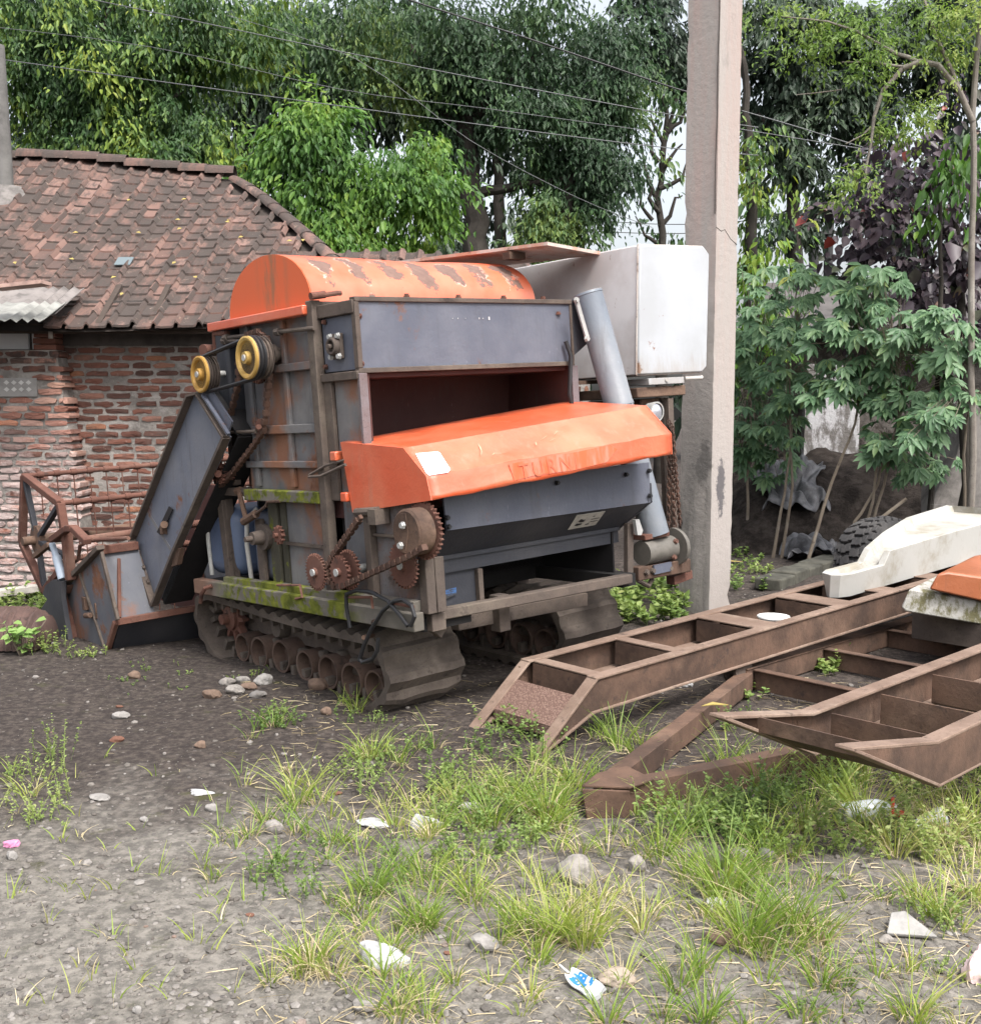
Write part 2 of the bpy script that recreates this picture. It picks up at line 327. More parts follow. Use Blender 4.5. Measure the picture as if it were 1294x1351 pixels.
# --- orange rear hood
hL = [P(450, 583, v=-0.03), P(533, 591, v=-0.03), P(563, 628, v=-0.03), P(570, 660, v=-0.03), P(466, 676, v=-0.03)]
hR = [P(748, 529, v=1.42), P(851, 535, v=1.42), P(884, 572, v=1.42), P(885, 599.5, v=1.42)]; hR.append(hL[4] + (hR[3] - hL[3]))
b = MB()
N = 26
def lerp(a, c, t): return a + (c - a) * t
rows = []
for i in range(N + 1):
    t = i / N; rows.append([lerp(hL[k], hR[k], t) for k in range(4)])
sub = []
for r in rows:
    q = []
    for k in range(3):
        for j in range(5): q.append(lerp(r[k], r[k + 1], j / 5))
    q.append(r[3]); sub.append(q)
vs = []
for i, q in enumerate(sub):
    for j, p in enumerate(q):
        d = 0.0
        if 0 < i < N and j not in (0, 5, 10, 15): d = 0.009 * math.sin(i * 0.9 + j * 1.7) * math.sin(i * 0.37 + 2.0) - 0.012 * math.exp(-((i - 9) ** 2) / 3.0 - ((j - 8) ** 2) / 4.0)
        if j in (10, 15) and 0 < i < N: d = 0.004 * math.sin(i * 1.3) * math.sin(i * .5)
        vs.append(p + np.array([0, 0, d]))
M_ = len(sub[0]); b.add(vs, [(i * M_ + j, i * M_ + j + 1, (i + 1) * M_ + j + 1, (i + 1) * M_ + j) for i in range(N) for j in range(M_ - 1)])
hood = part('rear_hood', b, 'orange', label='orange sheet metal hood with folded front', smooth=18)
md = hood.modifiers.new('thickness', 'SOLIDIFY'); md.thickness = 0.006; md.offset = -1
b = MB(); b.slab([p + (-0.004, 0, 0) for p in hL], 0.006); part('hood_end', b, 'orange', hood)
b = MB(); b.slab([p + (0.004, 0, 0) for p in hR], 0.006); part('hood_end', b, 'orange', hood)
for q in ((447, 601), (461, 655)):
    b = MB(); p = P(q[0], q[1], v=-0.03); b.bb(p + (-0.02, -0.0, -0.025), p + (0.03, 0.05, 0.02)); part('hood_hinge', b, 'orange', hood, bevel=0.006)
def onslope(k, s, t, off):
    p = lerp(lerp(hL[k], hR[k], s), lerp(hL[k + 1], hR[k + 1], s), t)
    n = unit(np.cross(hR[k] - hL[k], hL[k + 1] - hL[k])); n = n if n[2] > 0 or (k == 2 and n[1] < 0) else -n
    if k == 2: n = n if n[1] < 0 else -n
    return p + n * off
def px_on(k, x, y, off):
    n = unit(np.cross(hR[k] - hL[k], hL[k + 1] - hL[k])); w = HV * n[0] + HU * n[1] + HW * n[2]; n = n if (n[2] > 0.2 or n[1] < 0) else -n
    return hl(onplane(x, y, w, hworld(lerp(hL[k], hR[k], .2)))) + n * off
b = MB(); b.slab([px_on(1, *q, 0.004) for q in ((548, 599), (577, 596.5), (580, 598), (594, 620), (591, 624), (566, 628), (562, 625))], 0.002); part('sticker', b, plain('white_sticker', (0.80, 0.80, 0.80), 0.45, 0.06), hood, label='blank white sticker on the hood')
# faded band with ghost lettering on the front lip
fm = NM('faded_lettering_band', 0.6); k = fm.step(fm.noise(9, 6, 0.7, fm.co((1.6, 1, 0.25))), 0.40, 0.62); fm.col(fm.mix(k, (0.54, 0.095, 0.034), (0.46, 0.17, 0.115)))
b = MB(); b.slab([onslope(2, *q, 0.0035) for q in ((0.30, 0.12), (0.42, 0.05), (0.58, 0.10), (0.72, 0.04), (0.75, 0.3), (0.70, 0.80), (0.55, 0.88), (0.40, 0.78), (0.31, 0.84))], 0.002); part('faded_band', b, fm.m, hood)
b = MB()
for (s_, t_, l_, a_) in ((.22, .72, .05, .9), (.235, .60, .06, 1.3), (.26, .75, .03, .5), (.47, .55, .07, .35), (.50, .62, .05, .2), (.53, .48, .06, .5), (.44, .7, .03, 1.1), (.56, .42, .04, .1)):
    ds, dt = l_ * math.cos(a_) / 1.6, l_ * math.sin(a_) / .2; b.slab([onslope(1, s_, t_, .0085), onslope(1, s_ + ds * .5 + .003, t_ - dt * .5, .0085), onslope(1, s_ + ds, t_ - dt, .0085), onslope(1, s_ + ds * .5 - .001, t_ - dt * .45, .0085)], .001)
part('scratch', b, plain('bared_primer', (0.58, 0.42, 0.28), .7, .3, 30), hood, smooth=0)
cu = bpy.data.curves.new('lettering', 'FONT'); cu.body = 'TURNI'; cu.size = 0.10; cu.extrude = 0.0002; cu.space_character = 1.3; cu.materials.append(plain('ghost_letters', (0.52, 0.115, 0.055), 0.6))
_tmp = bpy.data.objects.new('lettering_curve', cu); COL.objects.link(_tmp); bpy.context.view_layer.update(); _me = bpy.data.meshes.new_from_object(_tmp.evaluated_get(bpy.context.evaluated_depsgraph_get())); bpy.data.objects.remove(_tmp); lt = bpy.data.objects.new('lettering', _me); COL.objects.link(lt); lt.parent = hood
xa = unit(hR[3] - hL[3]); up = unit(onslope(2, .4, 0, 0) - onslope(2, .4, 1, 0)); nz = np.cross(xa, up); up = np.cross(nz, xa); o_ = onslope(2, 0.335, 0.84, 0.0060)
lt.matrix_local = Matrix(((xa[0], up[0], nz[0], o_[0]), (xa[1], up[1], nz[1], o_[1]), (xa[2], up[2], nz[2], o_[2]), (0, 0, 0, 1)))
# rod under hood hinge
b = MB(); b.tube([P(408, 629, v=-0.06), P(424, 628, v=-0.09), P(456, 613, v=-0.06)], 0.008, 6); b.tube([P(408, 627, v=-0.06), P(430, 614, v=-0.05), P(455, 607, v=-0.03)], 0.007, 6); part('hood_stay', b, 'iron')
# --- straw chute behind/below the hood
cu_ = -0.40
s0 = [P(583, 640, u=cu_), P(856, 610, u=cu_), P(858, 663, u=cu_), P(590, 700, u=cu_)]
b = MB(); b.slab(s0, 0.012); part('chute_strip', b, 'grey', label='grey strip of the straw chute under the hood')
s1 = [s0[3] + (0, 0.004, 0.004), s0[2] + (0, 0.004, 0.004), P(815, 697, u=-0.24), P(571, 738, u=-0.24)]
b = MB(); b.slab(s1, 0.01); b.slab([s1[3], s1[2], s1[2] + (0, 0.0, -0.075), s1[3] + (0, 0.0, -0.075)], 0.01); b.beam(s1[3] + (0, -0.004, 0), s1[2] + (0, -0.004, 0), 0.02, 0.02)
b.slab([s1[1] + (0.01, 0, 0.1), s1[1] + (0.01, 0, 0), s1[2] + (0.01, 0, 0), s1[2] + (0.01, 0.25, 0), s1[1] + (0.01, 0.40, 0.1)], 0.01)
ch = part('straw_chute', b, 'dark', label='dark underside of the straw chute')
b2 = MB(); b2.bb((0.05, 0.30, 0.505), (1.38, 0.315, 0.70)); b2.bb((0.05, 0.30, 0.73), (1.38, 0.315, 0.95)); b2.bb((1.37, -0.25, 0.505), (1.382, 0.30, 0.95)); b2.bb((0.6, 0.30, .70), (1.38, .315, .73)); b2.slab([(0.05, -0.22, 0.80), (1.38, -0.22, 0.80), (1.38, 0.30, 0.93), (0.05, 0.30, 0.93)], .01); part('chute_interior', b2, plain('chute_shade', (0.010, 0.009, 0.010), 0.95))  # inside walls coloured almost black in place of their shade
bolts('bolt', [P(735, 637, u=cu_ - 0.012), P(826, 626, u=cu_ - 0.012), P(856, 621, u=cu_ - 0.012), P(857, 654, u=cu_ - 0.012), P(590, 683, u=cu_ - 0.012), P(592, 695, u=cu_ - 0.012)], -UY, 0.010, 'black', ch)
fy = lambda x, y, off: hl(onplane(x, y, HV * nn[0] + HU * nn[1] + HW * nn[2], hworld(s1[0]))) + nn * off
nn = unit(np.cross(s1[1] - s1[0], s1[3] - s1[0])); nn = nn if nn[1] < 0 else -nn
b = MB(); b.slab([fy(x, y, 0.003) for x, y in ((760.5, 679.5), (798, 674), (785, 692), (748.5, 698.5))], 0.002); lab = part('warning_label', b, plain('label_paper', (0.42, 0.40, 0.36), 0.7, 0.3, 30), None, label='worn cream warning label with small pictograms')
b = MB()
for pts in (((762, 687), (766, 684), (770, 685.5), (772, 684), (769, 687.5), (765, 688)), ((757, 692.5), (760, 690), (767, 689.5), (766, 691), (760, 692.8)), ((781, 680.5), (784, 679), (784, 680.5)), ((779, 684), (790, 682), (790, 682.5), (779, 684.6)), ((778, 687), (788, 685.4), (788, 686), (778, 687.6)), ((771, 690.5), (776, 689.6), (775, 690.6), (771, 691.4))):
    b.slab([fy(x, y, 0.0055) for x, y in pts], 0.001)
part('pictogram', b, 'black', lab, smooth=0)
b = MB(); b.slab(pu(((572, 755), (632, 745), (632, 792), (574, 803)), -0.22), 0.01); lp = part('lower_rear_panel', b, 'dark')
b = MB(); b.beam(P(631, 750, u=-0.235), P(634, 794, u=-0.235), 0.03, 0.03, up=(0, 1, 0)); part('lower_rear_post', b, 'iron', bevel=0.003); b = MB(); b.beam(P(829, 690, u=-0.30), P(829, 757, u=-0.30), 0.045, 0.03, up=(0, 1, 0)); part('lower_rear_post', b, 'iron', bevel=0.003)
bm_ = NM('blue_smear', 0.8); bm_.col(bm_.mix(bm_.step(bm_.noise(9, 6, 0.7, bm_.co((0.8, 1, 4))), 0.47, 0.6), (0.035, 0.036, 0.04), (0.04, 0.10, 0.24)))
b = MB(); b.slab(pu(((573, 782), (602, 775), (602, 784), (574, 797)), -0.233), 0.002); part('blue_mark', b, bm_.m, lp)
b = MB(); b.bb((0.62, 0.3, 0.52), (1.36, 0.32, 0.95)); part('inner_sheet', b, 'dark')

# --- drum cover
cu0, a_, h_ = 0.756, 0.41, 0.29
arc = [(cu0 + a_ * math.cos(PI * k / 28), 1.972 + h_ * math.sin(PI * k / 28) ** 0.9) for k in range(29)]
b = MB(); V0, V1 = -0.01, 1.47
vs = []; NV = 14
for i in range(NV + 1):
    v = V0 + (V1 - V0) * i / NV; sag = 1 - 0.03 * math.exp(-((i - 8) ** 2) / 6.0)
    vs += [(v, u, 1.972 + (w - 1.972) * sag) for u, w in arc]
b.add(vs, [(i * 29 + j, i * 29 + j + 1, (i + 1) * 29 + j + 1, (i + 1) * 29 + j) for i in range(NV) for j in range(28)])
dm = NM('drum_orange', 0.34, 0, 0.9)
n1 = dm.noise(2.5, 5); c = dm.mix(dm.step(n1, 0.35, 0.7), (0.55, 0.085, 0.028), (0.58, 0.165, 0.09))
x = dm.xyz(); fr = dm.math('SUBTRACT', dm.math('FRACT', dm.math('DIVIDE', dm.math('ADD', x[0], -0.02), 0.205)), 0.5)
du_ = dm.math('MULTIPLY', fr, 4.1); dv_ = dm.math('DIVIDE', dm.math('SUBTRACT', x[1], 0.47), 0.085)
dd = dm.math('SQRT', dm.math('ADD', dm.math('POWER', du_, 2), dm.math('POWER', dv_, 2)))
dd = dm.math('ADD', dd, dm.math('MULTIPLY', dm.math('SUBTRACT', dm.noise(9, 6, 0.7), 0.5), 4.4))
mk = dm.step(dd, 1.12, 1.02); edge = dm.step(dd, 1.32, 1.2)
c = dm.mix(dm.math('MULTIPLY', edge, dm.step(dm.noise(8, 3), 0.54, 0.6)), c, (0.60, 0.33, 0.26)); c = dm.mix(mk, c, dm.ramp(dm.noise(30, 4), [(0.3, (0.105, 0.055, 0.042)), (0.7, (0.17, 0.095, 0.07))]))
dm.col(c); dm.rough(dm.step(mk, 0, 1, 0.40, 0.85)); dm.bump(dm.noise(5, 3), 0.12, 0.01)
drum = part('drum_cover', b, dm.m, label='round orange drum cover with bare brown patches')
em = NM('drum_end', 0.5); xx = em.xyz()
st = em.math('MULTIPLY', em.step(em.noise(4, 6, 0.65, em.co((1, 3, 0.7))), 0.42, 0.62), em.step(em.math('ABSOLUTE', em.math('SUBTRACT', xx[1], 0.70)), 0.20, 0.05))
em.col(em.mix(em.math('MULTIPLY', st, 0.85), (0.56, 0.11, 0.035), (0.24, 0.12, 0.06)))
b = MB(); b.prism([(V0 - 0.004, u, w) for u, w in arc], (0.008, 0, 0)); part('drum_end', b, em.m, drum)
b = MB(); b.prism([(V1 - 0.004, u, w) for u, w in arc], (0.008, 0, 0)); part('drum_end', b, 'orange', drum)
b = MB(); b.bb((-0.07, 0.345, 1.925), (0.0, 1.33, 1.965)); b.bb((-0.07, 0.345, 1.955), (0.03, 1.33, 1.972)); part('drum_lip', b, 'orange', drum, bevel=0.006)
b = MB(); b.bb((0.0, 0.31, 1.968), (1.36, 0.36, 1.985)); b.bb((0.0, 1.15, 1.95), (1.36, 1.2, 1.985)); part('drum_seat', b, 'iron', drum)
p = P(417, 391, v=-0.03); b = MB(); b.cyl(p + (-0.03, 0, 0), p + (0.05, 0, 0.01), 0.018, 12); b.tube([p + (0.0, 0, 0), p + (0.11, -0.02, 0.015), p + (0.13, -0.02, 0.015)], 0.012, 8); part('drum_latch', b, 'rust', drum)

# --- pulleys, belts, sprockets and chains on the left side
def pulley(px, py, v0, r, w):
    c = P(px, py, v=v0); b = MB(); b.lathe(c, VX, [(0.004, 0.01), (-0.012, 0.016), (-0.012, 0.030), (0.016, 0.034), (0.024, r * 0.70), (0.0, r * 0.80), (-0.004, r * 0.92), (0.0, r), (0.012, r)], 40)
    o = part('pulley', b, 'yellow', label='yellow painted belt pulley')
    b = MB(); pr = [(0.012, r)]
    for k in range(4): pr += [(0.016 + k * w / 4, r), (0.020 + (k + .35) * w / 4, r * 0.88), (0.020 + (k + .6) * w / 4, r * 0.88), (0.012 + (k + 1) * w / 4, r)]
    pr += [(0.014 + w, r), (0.014 + w, 0.02)]; b.lathe(c, VX, pr, 40); part('pulley_rim', b, 'iron', o)
    b = MB(); b.cyl(c + VX * -0.018, c + VX * (0.2), 0.016, 12); part('axle', b, 'steel', o); return c
c1 = pulley(263, 494, -0.20, 0.098, 0.06); c2 = pulley(325, 472, -0.20, 0.108, 0.085)
def belt(c1, r1, c2, r2, dx):
    d = (c2 - c1)[1:]; L = np.hypot(*d); th = math.atan2(d[1], d[0]); al = math.acos((r1 - r2) / L); pts = []
    for k in range(15):
        a = th + al + (2 * PI - 2 * al) * k / 14; pts.append(c1 + (dx, r1 * math.cos(a), r1 * math.sin(a)))
    for k in range(15):
        a = th - al + 2 * al * k / 14; pts.append(c2 + (dx, r2 * math.cos(a), r2 * math.sin(a)))
    return pts
for dx in (0.032, 0.052):
    b = MB(); b.tube(belt(c1, 0.095, c2, 0.104, dx), 0.009, 6, True); part('drive_belt', b, 'black')
b = MB(); c = P(338, 471, v=-0.075); b.gear(c, VX, 0.138, 34, 0.014, 0.016); part('sprocket', b, 'rust', label='large rusty sprocket behind the right pulley')
b = MB(); b.lathe(P(357, 467, v=-0.06), VX, [(0, 0.05), (0.02, 0.05), (0.02, 0.035), (0.08, 0.035)], 18); part('shaft_hub', b, 'iron')
CH = [(315, 506), (288, 611), (283, 622), (285, 634), (292, 640), (303, 629), (332, 592), (347, 570), (351, 545), (353, 520), (357, 478), (352, 447), (340, 437), (327, 441), (319, 458), (315, 480)]
b = MB(); b.chain(pv(CH, -0.068), VX, True, 0.024, 0.024, 0.03); part('drive_chain', b, 'chain', label='long rusty drive chain', smooth=0)
for (x, y, r, t, v) in ((288, 625, 0.058, 14, -0.10), (300, 622, 0.05, 13, -0.04)):
    b = MB(); b.gear(P(x, y, v=v), VX, r, t, 0.03, 0.016); b.cyl(P(x, y, v=v - 0.03), P(x, y, v=0.16), 0.02, 12); part('sprocket', b, 'rust')
b = MB(); b.gear(P(342, 563, v=-0.075), VX, 0.042, 12, 0.016); b.cyl(P(342, 563, v=-0.1), P(342, 563, v=0.02), 0.014, 10); part('idler_sprocket', b, 'rust')
b = MB(); b.tube([P(288, 571, v=-0.09), P(338, 569, v=-0.09)], 0.009, 8); part('tension_rod', b, 'iron')
for (x0, y0, x1, y1) in ((298, 446, 332, 442), (366, 438, 415, 433), (296, 450, 322, 450)):
    b = MB(); b.tube([P(x0, y0, v=-0.05), P(x1, y1, v=-0.05)], 0.011, 8); b.lathe(P(x0, y0, v=-0.05), P(x1, y1, v=-0.05) - P(x0, y0, v=-0.05), [(-0.01, 0.02), (0.03, 0.02)], 8); part('adjuster_rod', b, 'iron')
b = MB(); b.cyl(P(268, 462, v=-0.10), P(283, 462, v=-0.02), 0.032, 16); b.tube([P(285, 465, v=-0.04), P(284, 440, v=-0.04), P(300, 440, v=-0.04)], 0.018, 8); part('pivot_sleeve', b, 'rust')
b = MB(); b.bb(P(300, 520, v=-0.05) + (0, -0.03, -0.10), P(300, 520, v=-0.05) + (0.25, 0.10, 0.36)); part('gear_case', b, 'dark', bevel=0.02)
b = MB(); b.beam(P(300, 500, v=0.02), P(312, 640, v=0.02), 0.04, 0.05); b.beam(P(330, 505, v=0.03), P(338, 640, v=0.03), 0.03, 0.05); part('front_strut', b, 'iron', bevel=0.004)
for (x, y, r, t, v, th) in ((416, 755, 0.092, 32, -0.15, 0.012), (447, 755, 0.082, 22, -0.14, 0.014), (459, 752, 0.098, 30, -0.09, 0.012), (531, 746, 0.108, 30, -0.07, 0.012)):
    c = P(x, y, v=v); b = MB(); b.gear(c, VX, r, t, th, 0.014); o = part('gear_wheel', b, 'rust', label='rusty toothed gear wheel low on the side')
    b = MB(); b.cyl(c - VX * 0.02, c + VX * (0.02 - v), 0.018, 10); part('axle', b, 'steel', o)
b = MB(); b.chain(pv([(476, 682), (462, 702), (440, 733), (432, 748), (434, 764), (443, 774), (455, 772), (495, 754), (540, 734), (560, 722)], -0.128), VX, False, 0.022, 0.026, 0.03); part('drive_chain', b, 'chain', smooth=0, label='lower rusty chain running up under the hood')
c = P(556, 700, v=-0.03)
b = MB(); b.lathe(c, -VX, [(0.0, 0.105), (0.075, 0.105), (0.085, 0.095), (0.085, 0.02)], 28); g_ = part('chain_guard', b, 'frame')
b = MB(); b.gear(c + VX * 0.005, VX, 0.132, 34, 0.018, 0.012); part('sprocket', b, 'rust', g_)
b = MB(); b.slab([c + (-0.09, du, dw) for du, dw in ((0.03, 0.085), (-0.01, 0.085), (-0.02, 0.0), (0.01, -0.09), (0.05, -0.08), (0.06, -0.03))], 0.006); part('guard_plate', b, 'frame', g_)
bolts('bolt', [c + (-0.10, 0.0, 0.035), c + (-0.10, 0.025, -0.055)], -VX, 0.013, 'steel', g_)
b = MB(); b.tube(pv([(470, 676), (500, 674)], -0.04), 0.02, 8); b.bb(P(497, 680, v=-0.05) + (-0.03, -0.03, -0.04), P(497, 680, v=-0.05) + (0.05, 0.03, 0.03)); part('hood_bearing', b, 'iron')
# hoses
for pts in ([(462, 828), (457, 800), (457, 784), (470, 779), (490, 781), (512, 793), (528, 812), (538, 826)], [(474, 872), (480, 852), (491, 828), (505, 806), (520, 793), (532, 791), (543, 799), (547, 813), (542, 826)], [(474, 868), (478, 874), (492, 869), (498, 858), (499, 842)]):
    pp = pv(pts, -0.11); b = MB(); b.tube(pp, 0.0095, 8); part('hose', b, 'black')
b = MB(); b.tube(pv([(455, 788), (490, 788), (492, 803)], -0.10), 0.007, 6); b.tube(pv([(520, 796), (546, 801)], -0.1), 0.007, 6); b.tube(pv([(366, 772), (396, 772), (399, 788), (390, 790)], -0.09), 0.007, 6); part('bent_rod', b, 'rust')
b = MB(); b.cyl(P(495, 820, v=-0.1), P(488, 822, v=-0.02), 0.012, 8); b.cyl(P(480, 841, v=-0.12), P(492, 838, v=-0.02), 0.012, 8); part('hose_stub', b, 'frame')

# --- engine bay
def rbox(a, c, mat, name, bev, parent=None, label=None):
    b = MB(); b.bb(a, c); o = part(name, b, mat, parent, label=label); m = o.modifiers.new('bevel', 'BEVEL'); m.width = bev; m.segments = 5; return o
tk = rbox((-0.0, 1.36, 0.545), (0.42, 1.74, 0.945), 'bluetank', 'fuel_tank', 0.09, label='blue fuel tank with a silver cap')
b = MB(); b.tube([(-0.008, 1.64, 0.55), (-0.012, 1.645, 0.75), (-0.01, 1.64, 0.86), (0.05, 1.63, 0.955)], 0.012, 8); part('tank_strap', b, plain('pale_strap', (0.42, 0.42, 0.40), 0.5), tk)
c = P(285, 675, v=0.05); b = MB(); b.lathe(c + (0, 0, -0.05), (0.0, 0.1, 1), [(0, 0.045), (0.02, 0.05), (0.05, 0.052), (0.075, 0.045), (0.085, 0.02)], 20); part('tank_cap', b, 'steel', tk)
e2 = rbox((0.02, 1.0, 0.545), (0.45, 1.20, 0.93), 'grey', 'engine_cover', 0.07)
b = MB(); b.tube([(0.0, 1.19, 0.56), (-0.006, 1.20, 0.75), (0.0, 1.19, 0.89), (0.05, 1.15, 0.95)], 0.013, 8); part('cover_bar', b, plain('pale_bar', (0.38, 0.37, 0.35), 0.5), e2)
b = MB(); b.bb((-0.01, 1.02, 0.56), (0.02, 1.09, 0.90)); part('cover_strip', b, 'iron', e2, bevel=0.01)
b = MB(); b.lathe((0.06, 0.95, 0.72), VX, [(0, 0.03), (0, 0.175), (0.05, 0.19), (0.09, 0.175)], 36); part('flywheel', b, 'iron')
b = MB(); b.bb((0.0, 0.88, 0.53), (0.05, 0.955, 1.02)); b.bb((0.0, 0.775, 0.53), (0.06, 0.83, 1.04)); b.bb((-0.005, 0.855, 0.53), (0.02, 0.88, 1.0)); part('mossy_post', b, 'mosspost', bevel=0.006, label='engine bay post streaked with moss')
b = MB(); b.beam(P(290, 640, v=-0.01), P(305, 768, v=-0.01), 0.03, 0.06); b.beam(P(300, 655, v=0.02), P(312, 768, v=0.02), 0.05, 0.035); part('front_post', b, 'iron', bevel=0.004)
b = MB(); b.bb((-0.055, 0.36, 1.005), (0.0, 1.10, 1.065)); part('cross_bar', b, 'moss', bevel=0.006)
b = MB(); b.bb((-0.02, 1.05, 1.02), (0.05, 1.45, 1.065)); part('front_cross_bar', b, 'iron', bevel=0.005)
b = MB(); b.lathe(P(352, 708, v=0.0), -VX, [(0, 0.07), (0.03, 0.07), (0.03, 0.04), (0.09, 0.035), (0.09, 0.015), (0.13, 0.015)], 18); part('shaft_bearing', b, 'iron')
b = MB(); b.gear(P(366, 706, v=-0.07), VX, 0.05, 11, 0.02, 0.014); part('sprocket', b, 'rust')
b = MB(); b.tube(pv([(313, 648), (318, 647)], -0.02), 0.022, 8); b.tube(pv([(316, 650), (324, 682)], -0.04), 0.014, 8); b.tube(pv([(322, 688), (338, 678)], -0.05), 0.024, 8); b.tube(pv([(338, 678), (352, 667)], -0.05), 0.009, 8); b.tube(pv([(351, 668), (353, 662), (370, 661)], -0.05), 0.009, 8); part('throttle_linkage', b, 'frame')
b = MB(); b.bb((-0.004, 0.40, 0.78), (0.012, 0.425, 0.99)); b.bb((-0.01, 0.37, 0.775), (0.012, 0.78, 0.79)); part('panel_slot', b, 'iron')

# --- tracks
TP = [(482, 940), (502, 926), (512, 908), (508, 885), (500, 864), (494, 846), (470, 842), (415, 829), (360, 814), (309, 797), (272, 786), (259, 793), (258, 812), (265, 838), (282, 866), (303, 884), (350, 895), (420, 921)]
def resample(pts, step, closed=True):
    pts = [np.asarray(p, float) for p in pts]; q = pts + [pts[0]] if closed else pts; out = []
    seg = [np.linalg.norm(q[i + 1] - q[i]) for i in range(len(q) - 1)]; L = sum(seg); n = int(L / step)
    for k in range(n):
        t = L * k / n; i = 0
        while t > seg[i] and i < len(seg) - 1: t -= seg[i]; i += 1
        out.append(q[i] + (q[i + 1] - q[i]) * t / max(seg[i], 1e-6))
    return out
loop0 = resample([P(x, y, v=0.0)[1:] for x, y in TP], 0.0285)
def smooth_loop(l, n=2):
    for _ in range(n): l = [(l[i - 1] + 2 * l[i] + l[(i + 1) % len(l)]) / 4 for i in range(len(l))]
    return l
loop0 = smooth_loop(loop0, 1)
MT['roller'] = rusty('rusty_roller', (0.075, 0.05, 0.04), (0.115, 0.075, 0.058), (0.15, 0.11, 0.09))
def track(v0, v1, label):
    tr = bpy.data.objects.new('crawler_track', None); COL.objects.link(tr); tr.parent = harv; tr['label'] = label
    n = len(loop0); cen = sum(loop0) / n; vs = []; fs = []
    nv = 6
    for i, p in enumerate(loop0):
        d = unit(loop0[(i + 1) % n] - loop0[i - 1]); nr = np.array([d[1], -d[0]])
        if nr @ (p - cen) < 0 and abs(d[0]) < 0.9: nr = -nr
        if abs(d[0]) >= 0.9: nr = np.array([0, 1.0 if p[1] > cen[1] else -1.0])
        k = i % 4; o = (0.0, 0.006, 0.042, 0.036)[k]
        for j in range(nv):
            f = j / (nv - 1); bulge = o * (0.5 if j in (0, nv - 1) else 1.0) * (0.8 if j in (2, 3) else 1.0)
            vs.append((v0 + (v1 - v0) * f, p[0] + nr[0] * (0.008 + bulge), p[1] + nr[1] * (0.008 + bulge)))
        for j in (nv - 1, 0): 
            f = j / (nv - 1); vs.append((v0 + (v1 - v0) * f, p[0] - nr[0] * 0.022, p[1] - nr[1] * 0.022))
    m = nv + 2
    for i in range(n):
        for j in range(m): fs.append((i * m + j, i * m + (j + 1) % m, ((i + 1) % n) * m + (j + 1) % m, ((i + 1) % n) * m + j))
    b = MB(); b.add(vs, fs); lg = b
    for i in range(0, n, 4):
        p = loop0[i]; d = unit(loop0[(i + 1) % n] - loop0[i - 1]); nr = cen - p; nr = unit(nr - d * (nr @ d)); q = p + nr * 0.05
        for f in ((0.10, 0.34) if v0 < 1 else (0.1, 0.34)):
            lg.box((v0 + f, q[0], q[1]), (0.05, 0.03, 0.075), np.array([[1, 0, 0], [0, d[0], nr[0]], [0, d[1], nr[1]]]))
    part('track_belt', lg, 'rubber', tr, smooth=32)
    b = MB(); b.beam((v0 + 0.23, 0.15, 0.20), (v0 + 0.23, 1.62, 0.24), 0.10, 0.09); b.bb((v0 + 0.18, 0.5, 0.2), (v0 + 0.28, 0.6, 0.46)); b.bb((v0 + 0.18, 1.2, 0.2), (v0 + 0.28, 1.3, 0.46)); b.beam((v0 + 0.16, 0.05, 0.21), (v0 + 0.16, 0.5, 0.24), 0.03, 0.06); part('track_frame', b, 'iron', tr, bevel=0.006)
    return tr
t1 = track(0.0, 0.46, 'left crawler track with seven open rollers'); t2 = track(1.16, 1.62, 'right crawler track seen below the rear beam')
for k, (x, y) in enumerate(((320, 857), (342, 864), (371, 869), (402, 881), (433, 890), (464, 901), (494, 909))):
    r = 0.092 if k in (1, 2, 4, 5) else 0.082
    for t in (t1, t2):
        c = P(x, y, v=0.07); c = c + (0, 0, 0.012); c[0] += 0 if t is t1 else 1.16
        b = MB(); b.lathe(c, VX, [(0.14, r * 0.5), (0.14, 0.001), (0.07, 0.001), (0.07, r * 0.82), (0.0, r * 0.86), (-0.002, r), (0.11, r), (0.13, r * 0.8), (0.14, r * 0.8)], 26, caps=False); b.cyl(c + (0.1, 0, 0), c + (0.3, 0, 0.02), 0.03, 10)
        b.beam(c + (0.16, 0.0, 0.0), c + (0.16, 0.02, 0.12), 0.04, 0.06)
        part('track_roller', b, 'roller', t)
for t, dv in ((t1, 0), (t2, 1.16)):
    c = P(306, 815, v=0.10) + (dv, 0, 0); b = MB(); b.gear(c, VX, 0.135, 9, 0.04, 0.05); b.lathe(c, -VX, [(0, 0.07), (0.02, 0.07), (0.03, 0.035), (0.07, 0.03)], 18); part('drive_sprocket', b, 'rust', t)
    c = P(370, 828, v=0.14) + (dv, 0, 0); b = MB(); b.lathe(c, VX, [(-0.03, 0.03), (-0.03, 0.05), (-0.01, 0.058), (0.05, 0.058), (0.05, 0.02)], 20); part('carrier_roller', b, 'rubber', t)
    for (x, y, sx, sz) in ((335, 843, .10, .09), (362, 848, .12, .07), (394, 862, .14, .08), (425, 866, .1, .07), (452, 870, .08, .1), (478, 880, .16, .09)):
        c = P(x, y, v=0.16) + (dv, 0, 0); b = MB(); b.box(c, (0.07, sx, sz)); part('roller_bracket', b, 'rubber', t, bevel=0.02)

